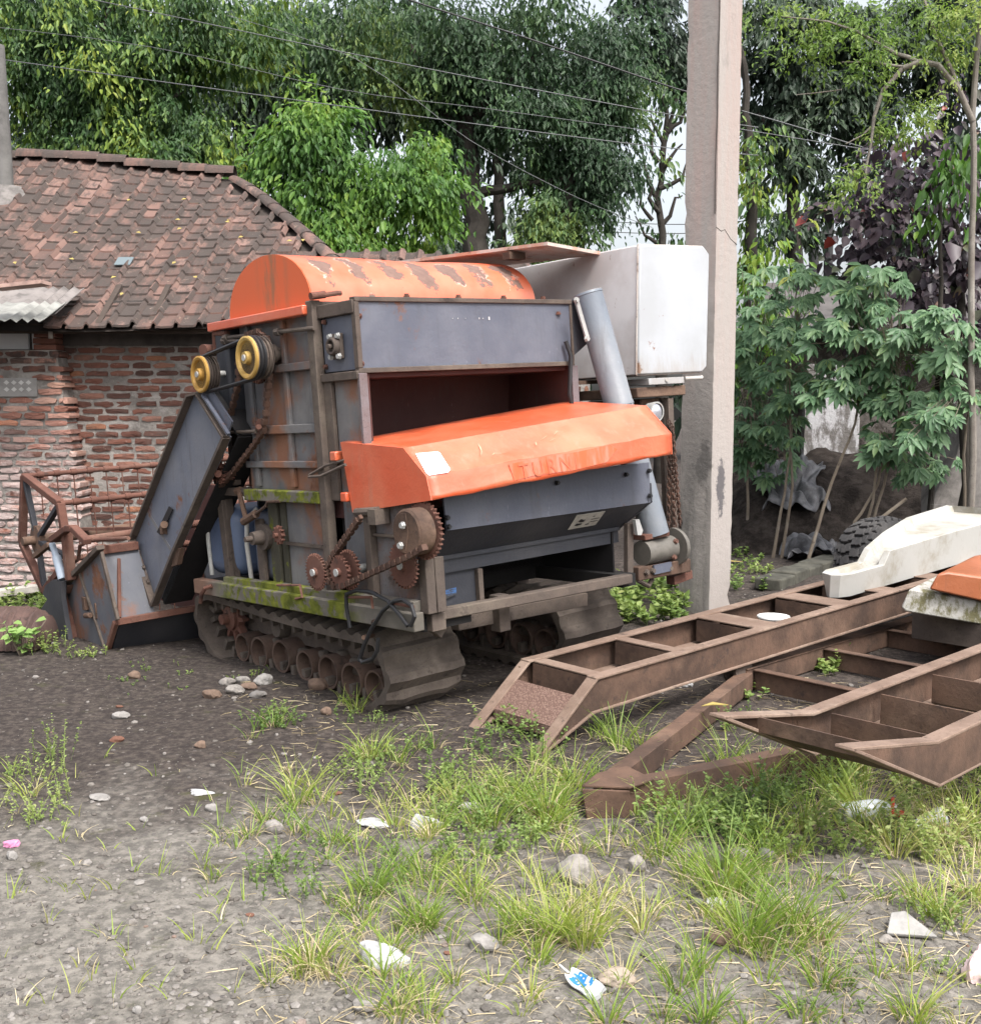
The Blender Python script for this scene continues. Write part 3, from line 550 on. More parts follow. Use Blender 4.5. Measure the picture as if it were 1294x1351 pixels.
# --- feeder house and header
FP = [(252, 522), (264, 519), (300, 577), (232, 730), (205, 798), (176, 712)]
fv = -0.16
fo = MB(); fo.slab([p + (0.016, 0, 0) for p in pv(FP, fv)], 0.01)
fd = part('feeder_house', fo, paint('feeder_paint', (0.12, 0.135, 0.175), (0.165, 0.17, 0.195), 0.575, 0.55, gamt=0.75), label='sloping blue grey feeder house')
b = MB()
fpp = pv(FP, fv)
for i, (w, dv) in enumerate(((0.012, 0.04), (0.014, 0.04), (0.018, 0.045), (0.018, 0.045), (0.02, 0.04), (0.014, 0.045))):
    p, q = fpp[i], fpp[(i + 1) % 6]; b.beam(p + (dv / 2 - .03, 0, 0), q + (dv / 2 - .03, 0, 0), w, dv, up=(1, 0, 0))
part('feeder_flange', b, 'iron', fd)
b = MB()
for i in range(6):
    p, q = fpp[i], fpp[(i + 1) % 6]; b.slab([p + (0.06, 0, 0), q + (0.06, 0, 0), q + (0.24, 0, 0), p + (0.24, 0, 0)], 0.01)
part('feeder_casing', b, plain('casing_shade', (0.012, 0.011, 0.012), 0.9), fd)  # shade of the feeder's underside painted as black casing
b = MB(); b.beam(P(196, 672, v=fv + .03), P(228, 724, v=fv + .03), 0.025, 0.03, up=(1, 0, 0)); part('feeder_brace', b, paint('brace_paint', (0.15, 0.15, 0.16), (0.19, 0.18, 0.175), 0.55, 0.6), fd)
b = MB(); b.slab(pv([(223, 668), (228, 672), (212, 706), (207, 702)], fv - 0.0), 0.006); part('feeder_slot', b, 'black', fd)
b = MB(); b.cyl(P(217, 692, v=fv - 0.02), P(217, 692, v=fv + 0.05), 0.022, 12); b.box(P(216, 699, v=fv), (0.03, 0.03, 0.05)); part('tension_bolt', b, 'frame', fd)
b = MB(); b.slab(pv([(232, 722), (238, 724), (234, 745), (226, 748)], fv - 0.01), 0.03); part('feeder_tab', b, 'frame', fd)
b = MB(); b.slab(pv([(268, 521), (277, 512), (306, 556), (300, 575)], fv - 0.0), 0.01); b.beam(P(268, 521, v=fv - .02), P(302, 573, v=fv - .02), 0.012, 0.02, up=(1, 0, 0)); part('feeder_top_plate', b, 'grey', fd)
bolts('bolt', [P(183, 729, v=fv), P(190, 749, v=fv), P(196, 768, v=fv), P(201, 787, v=fv)], -VX, 0.014, 'iron', fd)
b = MB(); b.slab(pv([(240, 640), (290, 640), (275, 800), (205, 800)], 0.55), 0.01); b.slab(pv([(232, 745), (268, 738), (268, 748), (236, 756)], 0.45), 0.01); part('feeder_shade_sheet', b, 'maroon')  # first sheet painted dark for the shaded gap; second is the brown lower sheet
hv = -0.40
E0, E1, E2, E3, E4, E5 = [P(x, y, v=hv) for x, y in ((80, 776), (105, 860), (144, 863), (156, 820), (133, 728), (126, 733))]
MT['hpaint'] = paint('header_paint', (0.098, 0.103, 0.122), (0.13, 0.131, 0.142), 0.58, 0.6, gamt=0.6, bloom=9.1)
hd = bpy.data.objects.new('header', None); COL.objects.link(hd); hd.parent = harv; hd['label'] = 'low grey cutting header lying on the ground'
b = MB(); b.slab([E0, E1, E2, E3, E4, E5], 0.012); part('header_end', b, 'hpaint', hd)
R0, R1 = P(156, 820, v=hv), P(133, 728, v=hv)
LEN = 2.0
for k_, (a_, c_) in enumerate(((0.0, 0.235), (0.62, LEN))):
    b = MB(); b.slab([R0 + (a_, 0, 0), R1 + (a_, 0, 0), R1 + (c_, 0, 0), R0 + (c_, 0, 0)], 0.012); part('header_back', b, 'hpaint', hd, label='header back sheet with an orange rust bloom' if k_ == 0 else None)
b = MB(); b.slab([R0 + (0.01, 0, 0), E2 + (0.01, 0, 0), E2 + (LEN, 0, 0), R0 + (LEN, 0, 0)], 0.012); b.slab([E2 + (0.012, 0, 0), E1 + (0.012, 0, 0), E1 + (LEN, 0, 0), E2 + (LEN, 0, 0)], 0.012); b.slab([E0 + (LEN, 0, 0), E1 + (LEN, 0, 0), E2 + (LEN, 0, 0), E3 + (LEN, 0, 0), E4 + (LEN, 0, 0)], 0.012); part('header_pan', b, 'dark', hd)
b = MB(); b.beam(R0 + (-0.012, -.012, 0), R0 + (LEN, -.012, 0), 0.03, 0.04); b.beam(R1 + (-0.01, 0, 0.01), R1 + (0.23, 0, 0.01), 0.06, 0.05); b.beam(R0 + (-.014, 0, 0), E2 + (-.014, 0, 0), 0.03, 0.03, up=(1, 0, 0)); b.beam(P(157, 737, u=R1[1] - .02), P(158, 815, u=R0[1] - .02), 0.02, 0.02, up=(0, 1, 0)); part('header_edge', b, 'rust', hd, bevel=0.004)
b = MB(); b.beam(P(82, 775, v=hv - .03), P(133, 722, v=hv - .03), 0.03, 0.05, up=(1, 0, 0)); b.beam(P(134, 728, v=hv - .02), P(156, 818, v=hv - .02), 0.03, 0.02, up=(1, 0, 0)); b.beam(P(105, 750, v=hv - .01), P(142, 862, v=hv - .01), 0.02, 0.03, up=(1, 0, 0)); part('header_rib', b, 'iron', hd, bevel=0.004)
b = MB(); b.beam(P(82, 777, v=hv - .03), P(104, 866, v=hv - .03), 0.035, 0.06, up=(1, 0, 0)); b.slab(pv([(76, 775), (90, 772), (86, 784)], hv - .05), 0.04); b.lathe(P(88, 830, v=hv - .03), -VX, [(0, .045), (.03, .045), (.03, .02), (.05, .02)], 16); b.box(P(92, 845, v=hv - .04), (0.05, 0.06, 0.09)); part('header_post', b, 'rust', hd, bevel=0.004)
b = MB(); b.box(P(114, 796, v=hv - .02), (0.04, 0.045, 0.085)); b.cyl(P(113, 812, v=hv - .04), P(120, 812, v=hv - .04), 0.018, 10); b.box(P(128, 806, v=hv - .01), (0.02, 0.02, 0.10)); part('header_catch', b, 'frame', hd, bevel=0.006)
b = MB(); cp = [(88, 766), (76, 764), (66, 772), (63, 783), (69, 790), (60, 803), (57, 817), (60, 835), (66, 858), (100, 862), (88, 790)]
b.slab(pv(cp, hv - 0.06), 0.03); part('crop_divider', b, 'dark', hd, label='dark curved crop divider at the header end')
# reel
rv = -0.42
ring = [(33, 628), (80, 664), (92, 738), (60, 780), (30, 716)]
reel = bpy.data.objects.new('reel', None); COL.objects.link(reel); reel.parent = harv
rp_ = [P(x, y, v=rv) for x, y in ring]; hub = P(50, 712, v=rv)
b = MB()
for i in range(5): b.beam(rp_[i], rp_[(i + 1) % 5], 0.045, 0.05, up=(1, 0, 0))
part('reel_ring', b, 'rust', reel, bevel=0.006); b = MB()
for i in range(5): b.beam(rp_[i] + (1.75, 0, 0), rp_[(i + 1) % 5] + (1.75, 0, 0), 0.045, 0.05, up=(1, 0, 0))
part('reel_ring', b, 'rust', reel, bevel=0.006)
b = MB()
for i in range(5): b.beam(hub, lerp(hub, rp_[i], 0.93), 0.03, 0.035, up=(1, 0, 0))
part('spoke', b, 'dark', reel, bevel=0.003); b = MB()
for i in range(5): b.beam(hub + (1.75, 0, 0), rp_[i] + (1.75, 0, 0), 0.03, 0.035, up=(1, 0, 0))
part('spoke', b, 'dark', reel, bevel=0.003)
b = MB(); b.lathe(hub, -VX, [(-0.02, 0.02), (-0.02, 0.095), (0.015, 0.095), (0.02, 0.03), (0.10, 0.03), (0.10, 0.02)], 26); b.cyl(hub, hub + (1.75, 0, 0), 0.035, 12); part('reel_hub', b, 'frame', reel)
for i in range(5):
    b = MB(); b.cyl(rp_[i], rp_[i] + (1.75, 0, 0), 0.017, 10); 
    for k in range(15):
        p = rp_[i] + (0.10 + k * 0.115, 0, 0); b.tube([p, p + (0.0, 0.0, -0.03), p + (0.004, 0.01, -0.16), p + (0.01, 0.03, -0.28)], 0.0045, 5)
        b.lathe(p, VX, [(-0.02, 0.023), (0.02, 0.023)], 8)
    part('reel_bar', b, 'rust', reel, smooth=60)
b = MB(); q0, q1, q2, q3 = pv([(70, 712), (90, 697), (98, 697), (116, 715)], rv - .06); b.beam(q0, q1, 0.04, 0.05, up=(1, 0, 0)); b.beam(q1, q2, 0.04, 0.05, up=(1, 0, 0)); b.beam(q2, q3, 0.04, 0.05, up=(1, 0, 0)); b.beam(P(88, 700, v=rv - .03), P(94, 765, v=rv - .03), 0.05, 0.06, up=(1, 0, 0)); part('reel_arm', b, 'rust', hd, bevel=0.006)
b = MB(); b.beam(P(46, 734, v=rv - .05), P(66, 718, v=rv - .05), 0.03, 0.035, up=(1, 0, 0)); part('reel_crank', b, 'frame', hd)
b = MB(); b.cyl(P(69, 717, v=rv - .05), P(75, 736, v=rv - .05), 0.020, 12); b.cyl(P(75, 734, v=rv - .05), P(83, 764, v=rv - .05), 0.028, 14); part('hydraulic_cylinder', b, plain('pale_blue_cylinder', (0.36, 0.42, 0.50), 0.45, 0.2), hd)
b = MB(); b.tube(pv([(170, 710), (120, 713), (106, 720), (104, 738), (98, 742), (88, 742)], rv + .05), 0.012, 8); b.tube([P(112, 712, v=rv), P(112, 712, v=rv) + (1.2, 0, 0.02)], 0.024, 10); b.beam(P(108, 698, v=rv + .3), P(165, 704, v=rv + 0.3) + (0.3, 0, 0), 0.03, 0.02); part('header_pipe', b, 'rust', hd)

# --- white tank, its carrier, the auger tube, lamp and chain
TU = -0.10
front = [P(x, y, u=TU) for x, y in ((842, 323), (926, 325.5), (933.5, 336), (930, 484), (924, 491), (840, 494.5))]
wm = NM('white_tank_paint', 0.42, 0, 0.5); xw = wm.noise(3, 6); c = wm.mix(wm.step(xw, 0.4, 0.7), (0.385, 0.40, 0.425), (0.34, 0.35, 0.365)); c = wm.mix(wm.step(wm.noise(7, 8, 0.74), 0.63, 0.67), c, (0.20, 0.10, 0.06)); _x = wm.xyz(); _p = P(836, 487, u=-0.1); _d = wm.math('SQRT', wm.math('ADD', wm.math('POWER', wm.math('SUBTRACT', _x[0], float(_p[0])), 2), wm.math('POWER', wm.math('SUBTRACT', _x[2], float(_p[2])), 2))); _d = wm.math('ADD', _d, wm.math('MULTIPLY', wm.math('SUBTRACT', wm.noise(22, 6, .7), .5), .22)); c = wm.mix(wm.step(_d, .055, .03), c, (0.17, 0.085, 0.05)); _b2 = wm.math('ADD', wm.math('SUBTRACT', _x[2], float(_p[2])), wm.math('MULTIPLY', wm.math('SUBTRACT', wm.noise(9, 6, .75, wm.co((3, 1, .6))), .5), .5)); c = wm.mix(wm.step(_b2, .10, -.08, 0, .5), c, (0.28, 0.24, 0.20)); wm.col(c)
ws = NM('dusty_tank_side', 0.6, 0, 0.4); c = ws.mix(ws.step(ws.noise(2.2, 6), 0.4, 0.65), (0.58, 0.57, 0.575), (0.46, 0.43, 0.425)); c = ws.mix(ws.step(ws.noise(6, 8, 0.75, ws.co((2, 2, 1))), 0.64, 0.69), c, (0.2, 0.10, 0.07)); ws.col(c); ws.bump(ws.noise(3, 3), 0.15, 0.02)
b = MB(); b.prism([p + (0, 0.012, 0) for p in front], (0, 1.15, 0)); tank = part('grain_tank', b, ws.m, bevel=0.006, label='boxy white tank on the right, dusty on its side')
b = MB(); b.prism([p + (0, -0.012, 0) for p in front], (0, 0.018, 0)); part('tank_front', b, wm.m, tank, bevel=0.008, label='clean white front plate of the tank')
b = MB()
for i in range(6): b.tube([front[i] + (0, 0.004, 0), front[(i + 1) % 6] + (0, 0.004, 0)], 0.006, 6)
part('tank_seam', b, rusty('seam_rust', (0.30, 0.22, 0.18), (0.5, 0.47, 0.44), (0.2, 0.1, 0.07)), tank)
tv = front[0][0]; b = MB(); b.lathe(P(797, 362, v=tv - 0.002), -VX, [(-.01, .022), (0.004, .022), (.004, .014), (-.01, .014)], 16); part('tank_hole', b, 'rust', tank)
b = MB(); b.lathe(P(797, 362, v=tv - 0.003), -VX, [(0, .014), (0.001, .014)], 12); part('hole_dark', b, 'black', tank)
b = MB(); b.bb(P(856, 508, u=TU), P(902, 497, u=TU) + (0, 0.25, 0)); part('tank_bracket', b, wm.m, tank, bevel=0.003)
b = MB(); b.cyl(P(902, 499, u=TU + .02), P(925, 498, u=TU + .02), 0.014, 10); b.cyl(P(880, 501, u=TU - .004), P(880, 501, u=TU - .012), 0.011, 10); part('tank_pin', b, plain('pale_pin', (0.5, 0.47, 0.44), 0.5), tank)
b = MB(); b.bb(P(841, 525, u=TU + .02), P(904, 508, u=TU + .02) + (0, 0.9, 0)); b.bb(P(845, 545, u=TU + .1), P(870, 525, u=TU + .1) + (0, 0.5, 0)); carrier = part('tank_carrier', b, 'frame', bevel=0.006)
b = MB(); b.beam(P(882, 525, u=TU + .05), P(890, 720, u=TU + .05), 0.045, 0.03, up=(0, 1, 0)); b.beam(P(872, 525, u=TU + .12), P(880, 720, u=TU + .12), 0.03, 0.03, up=(0, 1, 0)); part('carrier_post', b, 'iron', carrier, bevel=0.003)
t0, t1_ = P(775, 386, u=-0.06), P(864, 706, u=-0.30)
b = MB(); d = unit(t1_ - t0); b.lathe(t0, d, [(0.0, 0.072), (0, 0.079), (0.012, 0.082), (0.014, 0.079), (0.62, 0.079), (0.625, 0.082), (0.64, 0.082), (0.642, 0.079), (np.linalg.norm(t1_ - t0), 0.079)], 32); aug = part('auger_tube', b, paint('auger_paint', (0.15, 0.17, 0.20), (0.20, 0.21, 0.225), 0.68, 0.4), label='long sloping grey auger tube')
b = MB(); b.lathe(t0 + d * 0.004, -d, [(0, .078), (0.006, .078)], 28); part('auger_cap', b, 'steel', aug)
b = MB(); b.slab([P(x, y, u=0.0) for x, y in ((752, 400), (762, 392), (776, 452), (756, 470))], 0.02); part('auger_bracket', b, 'dark', aug)
b = MB(); b.beam(P(760, 396, u=-.11), P(775, 448, u=-.13), 0.02, 0.02); part('auger_strap', b, 'steel', aug)
bolts('bolt', [P(760, 396, u=-.125), P(774, 447, u=-.145)], -UY, 0.013, 'steel', aug)
b = MB(); b.bb(P(851, 706, u=-.34) + (0, 0, -.03), P(883, 700, u=-.34) + (0, 0.1, 0.0)); part('auger_collar', b, 'rust', aug, bevel=0.004)
b = MB(); b.cyl(P(846, 730, u=-.30), P(884, 722, u=-.30), 0.068, 24); b.lathe(P(884, 722, u=-.30), VX, [(0, .05), (.02, .05), (.02, .105), (.045, .105), (.05, .09)], 30); elb = part('auger_gearbox', b, plain('greasy_iron', (0.13, 0.12, 0.105), 0.6, 0.4), aug)
b = MB(); b.slab([P(x, y, u=-.36) for x, y in ((838, 686), (843, 685), (848, 700), (846, 706), (841, 706))], 0.02); part('auger_tab', b, 'steel', aug)
bolts('bolt', [P(891, 714, u=-.36), P(889, 735, u=-.36)], -UY, 0.012, 'rust', aug)
c = P(865, 543, u=-0.12); b = MB(); b.lathe(c, -UY, [(-.06, .02), (-.05, .05), (0, .056), (0.012, .056), (.012, .047)], 26, caps=False); lamp = part('work_lamp', b, 'steel')
lm = NM('lamp_glass', 0.12, 0.6, 0.8); lm.col((0.55, 0.55, 0.60)); b = MB(); b.lathe(c, -UY, [(0.004, .047), (0.010, .03), (0.013, .001)], 26); part('lamp_glass', b, lm.m, lamp)
b = MB()
for k, dx in enumerate((-6, 2, 9)):
    y0, y1 = (558 + k * 4, 712 - k * 8); n = 26
    for i in range(n):
        t = i / n; p = P(884 + dx * (0.3 + 0.7 * t) + 4 * t, y0 + (y1 - y0) * t, u=-0.17 - 0.02 * k); al = 0.9 if i % 2 else -0.7
        e1 = np.array([math.cos(al), math.sin(al), 0.0])
        b.tube([p + e1 * 0.010 * math.cos(a) + WZ * 0.019 * math.sin(a) for a in np.linspace(0, 2 * PI, 9)[:-1]], 0.0042, 5, True)
part('hanging_chain', b, 'chain', label='rusty link chain hanging in strands beside the pole')
b = MB(); b.tube([P(746, 450, u=-.03), P(753, 470, u=-.04), P(751, 520, u=-.05), P(757, 545, u=-.05), P(768, 555, u=-.05)], 0.012, 8); part('cable', b, 'black')
b = MB(); b.bb(P(753, 508, u=.3), P(792, 501, u=.3) + (0, .05, 0)); part('rear_strut', b, 'frame')
Nn = P(722, 319, u=0.12); Aa = P(527, 344, v=Nn[0] - 0.10); Bb = P(792, 332, u=0.20)
b = MB(); b.slab([Nn, Aa, Aa + Bb - Nn, Bb], 0.018)
ld = NM('lid_underside', 0.7, 0, 0.3); c = ld.mix(ld.step(ld.noise(3.5, 7, 0.7), 0.42, 0.62), (0.50, 0.42, 0.38), (0.46, 0.24, 0.17)); c = ld.mix(ld.step(ld.noise(9, 7, 0.7), 0.6, 0.68), c, (0.16, 0.09, 0.07)); ld.col(c)
lid = part('tank_lid', b, ld.m, tank, label='thin dusty lid sheet lying over drum and tank')
b = MB(); q = P(678, 338, u=Nn[1] + .3); b.bb(q + (-.06, -.03, -.02), q + (.06, .03, 0.02)); part('lid_hinge', b, 'frame', lid)
# ================================================================ ground
_lat = rng.random((64, 64))
def vn(x, y):
    x = np.asarray(x, float) % 64; y = np.asarray(y, float) % 64; xi = np.floor(x).astype(int); yi = np.floor(y).astype(int); fx = x - xi; fy_ = y - yi
    fx = fx * fx * (3 - 2 * fx); fy_ = fy_ * fy_ * (3 - 2 * fy_); a = _lat[xi % 64, yi % 64]; b = _lat[(xi + 1) % 64, yi % 64]; c = _lat[xi % 64, (yi + 1) % 64]; d = _lat[(xi + 1) % 64, (yi + 1) % 64]
    return a + (b - a) * fx + (c - a) * fy_ + (a - b - c + d) * fx * fy_
def gz(x, y):
    x = np.asarray(x, float); y = np.asarray(y, float)
    z = 0.030 * (vn(x * 1.1 + 7, y * 1.1 + 3) - 0.5) + 0.018 * (vn(x * 3.7, y * 3.7 + 9) - 0.5) + 0.008 * (vn(x * 11, y * 11) - 0.5)
    far = np.clip((y - 7.0) / 3, 0, 1); z = z * (1 + 2 * far) - 0.10 * np.clip((y - 9.0) / .8, 0, 1) * np.clip((-x - 2.4) / .6, 0, 1)
    z = z + 0.05 * np.clip((x - 0.2) / 1.0, 0, 1) * np.clip((y - 5.6) / .6, 0, 1) * (1 - far)
    return z
xs = np.unique(np.concatenate([np.linspace(-80, -6, 14), np.linspace(-6, 6, 241), np.linspace(6, 80, 14)]))
ys = np.unique(np.concatenate([np.linspace(-20, 1.6, 6), np.linspace(1.6, 9, 170), np.linspace(9, 16, 40), np.linspace(16, 90, 14)]))
X, Y = np.meshgrid(xs, ys); V = np.stack([X.ravel(), Y.ravel(), gz(X, Y).ravel()], 1); nx = len(xs); i0 = (np.arange(len(ys) - 1)[:, None] * nx + np.arange(nx - 1)[None]).ravel()
gm = NM('yard_soil', 0.95, 0, 0.2); wp = gm.co(kind='World'); sp = gm.xyz(gm.geo.outputs['Position'])
big = gm.noise(0.55, 5, 0.6, wp); mid = gm.noise(3.2, 7, 0.65, wp); fine = gm.noise(26, 6, 0.7, wp)
base = gm.mix(gm.step(fine, 0.36, 0.66), (0.10, 0.093, 0.083), (0.212, 0.195, 0.172))
dk = gm.mix(gm.step(fine, 0.38, 0.7), (0.032, 0.026, 0.024), (0.085, 0.070, 0.060))
edge_ = gm.math('ADD', gm.math('ADD', gm.math('MULTIPLY', gm.math('SUBTRACT', mid, 0.5), 2.4), gm.math('MULTIPLY', gm.math('SUBTRACT', big, 0.5), 2.0)), gm.math('ADD', sp[1], gm.math('MULTIPLY', sp[0], 0.12)))
wet = gm.step(edge_, 3.0, 4.6); c = gm.mix(wet, base, dk)
pb = gm.voro(34, wp, 'F1', 'Color'); pd = gm.voro(34, wp); pbx = gm.n.new('ShaderNodeSeparateXYZ'); gm.lk(pb, pbx.inputs[0])
peb = gm.math('MULTIPLY', gm.step(pbx.outputs[0], 0.72, 0.76), gm.step(pd, 0.33, 0.24)); peb = gm.math('MULTIPLY', peb, gm.step(wet, 0, 1, 1.0, 0.3)); c = gm.mix(peb, c, gm.ramp(pbx.outputs[1], [(0.2, (0.11, 0.10, 0.095)), (0.6, (0.19, 0.17, 0.15)), (0.95, (0.26, 0.24, 0.22))]))
c = gm.mix(gm.math('MULTIPLY', gm.step(gm.noise(6, 6, 0.7, gm.co((1, 1, 1), 'World', (4, 8, 1))), 0.56, 0.72), gm.step(mid, 0.40, 0.6)), c, (0.055, 0.055, 0.025))
gm.col(c); gm.bump(gm.math('ADD', gm.math('MULTIPLY', gm.noise(60, 5, 0.7, wp), 0.8), gm.math('ADD', gm.math('MULTIPLY', peb, 0.7), gm.noise(14, 5, 0.6, wp))), 0.7, 0.012)
kind(raw('ground', V, np.stack([i0, i0 + 1, i0 + nx + 1, i0 + nx], 1), gm.m), 'structure')

# icosahedron stones
_t = (1 + 5 ** .5) / 2
ICO = np.array([(-1, _t, 0), (1, _t, 0), (-1, -_t, 0), (1, -_t, 0), (0, -1, _t), (0, 1, _t), (0, -1, -_t), (0, 1, -_t), (_t, 0, -1), (_t, 0, 1), (-_t, 0, -1), (-_t, 0, 1)]) / np.hypot(1, _t)
IF = np.array([(0, 11, 5), (0, 5, 1), (0, 1, 7), (0, 7, 10), (0, 10, 11), (1, 5, 9), (5, 11, 4), (11, 10, 2), (10, 7, 6), (7, 1, 8), (3, 9, 4), (3, 4, 2), (3, 2, 6), (3, 6, 8), (3, 8, 9), (4, 9, 5), (2, 4, 11), (6, 2, 10), (8, 6, 7), (9, 8, 1)])
def gravel(pts, r, name, mat):
    n = len(pts); sc = r[:, None, None] * (0.65 + 0.7 * rng.random((n, 1, 3))) * np.array([1.15, 1.15, 0.7]); jit = 1 + 0.28 * (rng.random((n, 12, 1)) - 0.5)
    a = rng.random(n) * 6.28; ca, sa = np.cos(a), np.sin(a); v = ICO[None] * jit * sc; x = v[..., 0] * ca[:, None] - v[..., 1] * sa[:, None]; y = v[..., 0] * sa[:, None] + v[..., 1] * ca[:, None]
    V = np.stack([x, y, v[..., 2]], -1) + pts[:, None, :]; Fc = IF[None] + (np.arange(n) * 12)[:, None, None]
    return raw(name, V.reshape(-1, 3), Fc.reshape(-1, 3), mat, smooth=False)
sm = NM('gravel_stones', 0.9, 0, 0.25); sm.col(sm.mix(sm.step(sm.noise(40, 4), 0.4, 0.7, 0, .5), sm.ramp(sm.rand(), [(0.0, (0.09, 0.082, 0.075)), (0.45, (0.145, 0.134, 0.122)), (0.8, (0.19, 0.175, 0.16)), (0.985, (0.25, 0.235, 0.22)), (1.0, (0.18, 0.10, 0.07))]), (0.09, 0.075, 0.062)))
n = 27000; yy = 2.3 + 7.0 * rng.random(n) ** 1.7; xx = (rng.random(n) - 0.5) * (0.95 * yy + 0.5); keep = (vn(xx * 1.7 + 20, yy * 1.7) + 0.35 * rng.random(n) > 0.50) & (rng.random(n) > np.clip((yy - 3.4) / 1.6, 0, .78)); xx, yy = xx[keep], yy[keep]
rr = 0.0022 + 0.0115 * rng.random(len(xx)) ** 5.5; kind(gravel(np.stack([xx, yy, gz(xx, yy) + rr * 0.25], 1), rr, 'gravel', sm.m), 'stuff')
# dead twigs and straw lying about
def strips(name, base, dirs, length, width, bend, mat, seg=3, kind_=None, lift=None):
    """many thin blades: base (n,3), dirs (n,3) first direction, each bends by adding bend (n,3) * t^2"""
    n = len(base); t = np.linspace(0, 1, seg + 1)
    side = np.cross(dirs, np.array([0, 0, 1.0])); ln = np.linalg.norm(side, axis=1, keepdims=True); side = np.where(ln < 1e-3, np.array([[1.0, 0, 0]]), side / np.maximum(ln, 1e-3))
    tw = rng.random((n, 1)) * PI; side = side * np.cos(tw) + np.cross(dirs, side) * np.sin(tw)
    p = base[:, None] + dirs[:, None] * (length[:, None, None] * t[None, :, None]) + bend[:, None] * (length[:, None, None] * (t ** 2)[None, :, None])
    w = width[:, None, None] * (1 - t ** 1.6)[None, :, None] * 0.5 + 0.0004
    L_ = p - side[:, None] * w; R_ = p + side[:, None] * w; V = np.stack([L_, R_], 2).reshape(-1, 3); m = 2 * (seg + 1)
    q = np.array([(2 * k, 2 * k + 1, 2 * k + 3, 2 * k + 2) for k in range(seg)]); Fc = (q[None] + (np.arange(n) * m)[:, None, None]).reshape(-1, 4)
    return raw(name, V, Fc, mat)
def leafmat(name, stops, trans=0.35, rough=0.5, var=(0.42, 0.75), spec=0.35, wscale=0.9):
    m = NM(name, rough, 0, spec); c = m.ramp(m.math('ADD', m.math('MULTIPLY', m.rand(), var[0]), m.math('MULTIPLY', m.step(m.noise(wscale, 4, 0.6, m.co(kind='World')), 0.3, 0.7), var[1])), stops); m.col(c)
    tr = m.n.new('ShaderNodeBsdfTranslucent'); mx = m.n.new('ShaderNodeMixShader'); mx.inputs[0].default_value = trans
    hs = m.n.new('ShaderNodeHueSaturation'); hs.inputs['Value'].default_value = 1.35; hs.inputs['Saturation'].default_value = 1.1; m.lk(c, hs.inputs['Color']); m.lk(hs.outputs[0], tr.inputs['Color'])
    m.lk(m.b.outputs[0], mx.inputs[1]); m.lk(tr.outputs[0], mx.inputs[2]); m.lk(mx.outputs[0], m.out.inputs['Surface']); return m.m
MT['grass'] = leafmat('grass_blades', [(0.0, (0.08, 0.15, 0.03)), (0.42, (0.17, 0.26, 0.045)), (0.70, (0.28, 0.35, 0.07)), (0.92, (0.38, 0.39, 0.12)), (1.1, (0.50, 0.44, 0.24))], 0.35)
MT['straw'] = leafmat('dry_straw', [(0.0, (0.30, 0.24, 0.14)), (0.6, (0.46, 0.38, 0.23)), (1.0, (0.58, 0.50, 0.34))], 0.2)
MT['weed'] = leafmat('weed_leaves', [(0.0, (0.075, 0.135, 0.038)), (0.5, (0.16, 0.235, 0.066)), (0.85, (0.245, 0.315, 0.095)), (1.0, (0.32, 0.36, 0.13))], 0.35)
MT['bark'] = rusty('dark_bark', (0.022, 0.019, 0.016), (0.04, 0.035, 0.03), (0.065, 0.058, 0.05)); MT['palebark'] = rusty('pale_bark', (0.22, 0.19, 0.155), (0.30, 0.27, 0.23), (0.38, 0.36, 0.32)); MT['greybark'] = rusty('grey_bark', (0.15, 0.13, 0.11), (0.22, 0.20, 0.175), (0.32, 0.30, 0.27)); MT['stalk'] = rusty('plant_stalk', (0.13, 0.105, 0.08), (0.19, 0.16, 0.125), (0.24, 0.22, 0.19))

# ---- grass: tufts (photo px of the root, blade height in m, blades, dryness) plus a random fill
TUFT = [(410, 1275, .16, 110, .55), (440, 1285, .13, 70, .7), (555, 1225, .15, 60, .35), (490, 1180, .17, 60, .3), (470, 1200, .14, 40, .4), (730, 1235, .22, 120, .35), (770, 1245, .22, 110, .3), (690, 1225, .18, 60, .5), (870, 1130, .2, 60, .3), (955, 1180, .27, 120, .22), (985, 1250, .26, 110, .25), (1040, 1230, .24, 90, .45), (1075, 1245, .22, 80, .7), (895, 1300, .17, 60, .3), (905, 1100, .2, 60, .35), (1060, 1100, .24, 80, .45), (1100, 1060, .25, 80, .35), (1140, 1090, .3, 90, .35), (1240, 1210, .17, 70, .3), (1210, 1190, .14, 50, .45), (395, 1060, .2, 70, .3), (350, 1080, .13, 50, .4), (330, 1100, .12, 40, .5), (490, 1000, .17, 60, .25), (360, 960, .13, 40, .4), (650, 1090, .22, 80, .35), (680, 1060, .22, 80, .3), (720, 1080, .26, 110, .3), (755, 1040, .22, 70, .4), (815, 985, .22, 60, .3), (840, 1000, .18, 50, .35), (600, 1060, .16, 50, .3), (280, 1160, .09, 25, .3), (1250, 1110, .2, 70, .3), (1285, 1090, .25, 70, .3), (1010, 1130, .2, 60, .5), (850, 1210, .14, 40, .5), (600, 1290, .12, 40, .6), (560, 1330, .12, 50, .5), (800, 1345, .12, 50, .5), (930, 1345, .14, 60, .35), (1200, 1345, .16, 60, .4), (1060, 1340, .13, 40, .5), (1280, 1180, .2, 60, .6), (1130, 1020, .2, 50, .35), (960, 1010, .18, 50, .35), (1000, 1040, .22, 70, .4), (440, 1110, .12, 40, .3), (1180, 1130, .2, 60, .3), (520, 1090, .13, 40, .3), (40, 1050, .12, 20, .2), (560, 1160, .14, 50, .35), (1285, 1000, .25, 40, .2), (620, 1180, .13, 40, .3), (820, 1290, .12, 40, .5), (700, 1310, .1, 40, .6), (470, 940, .14, 30, .2)]
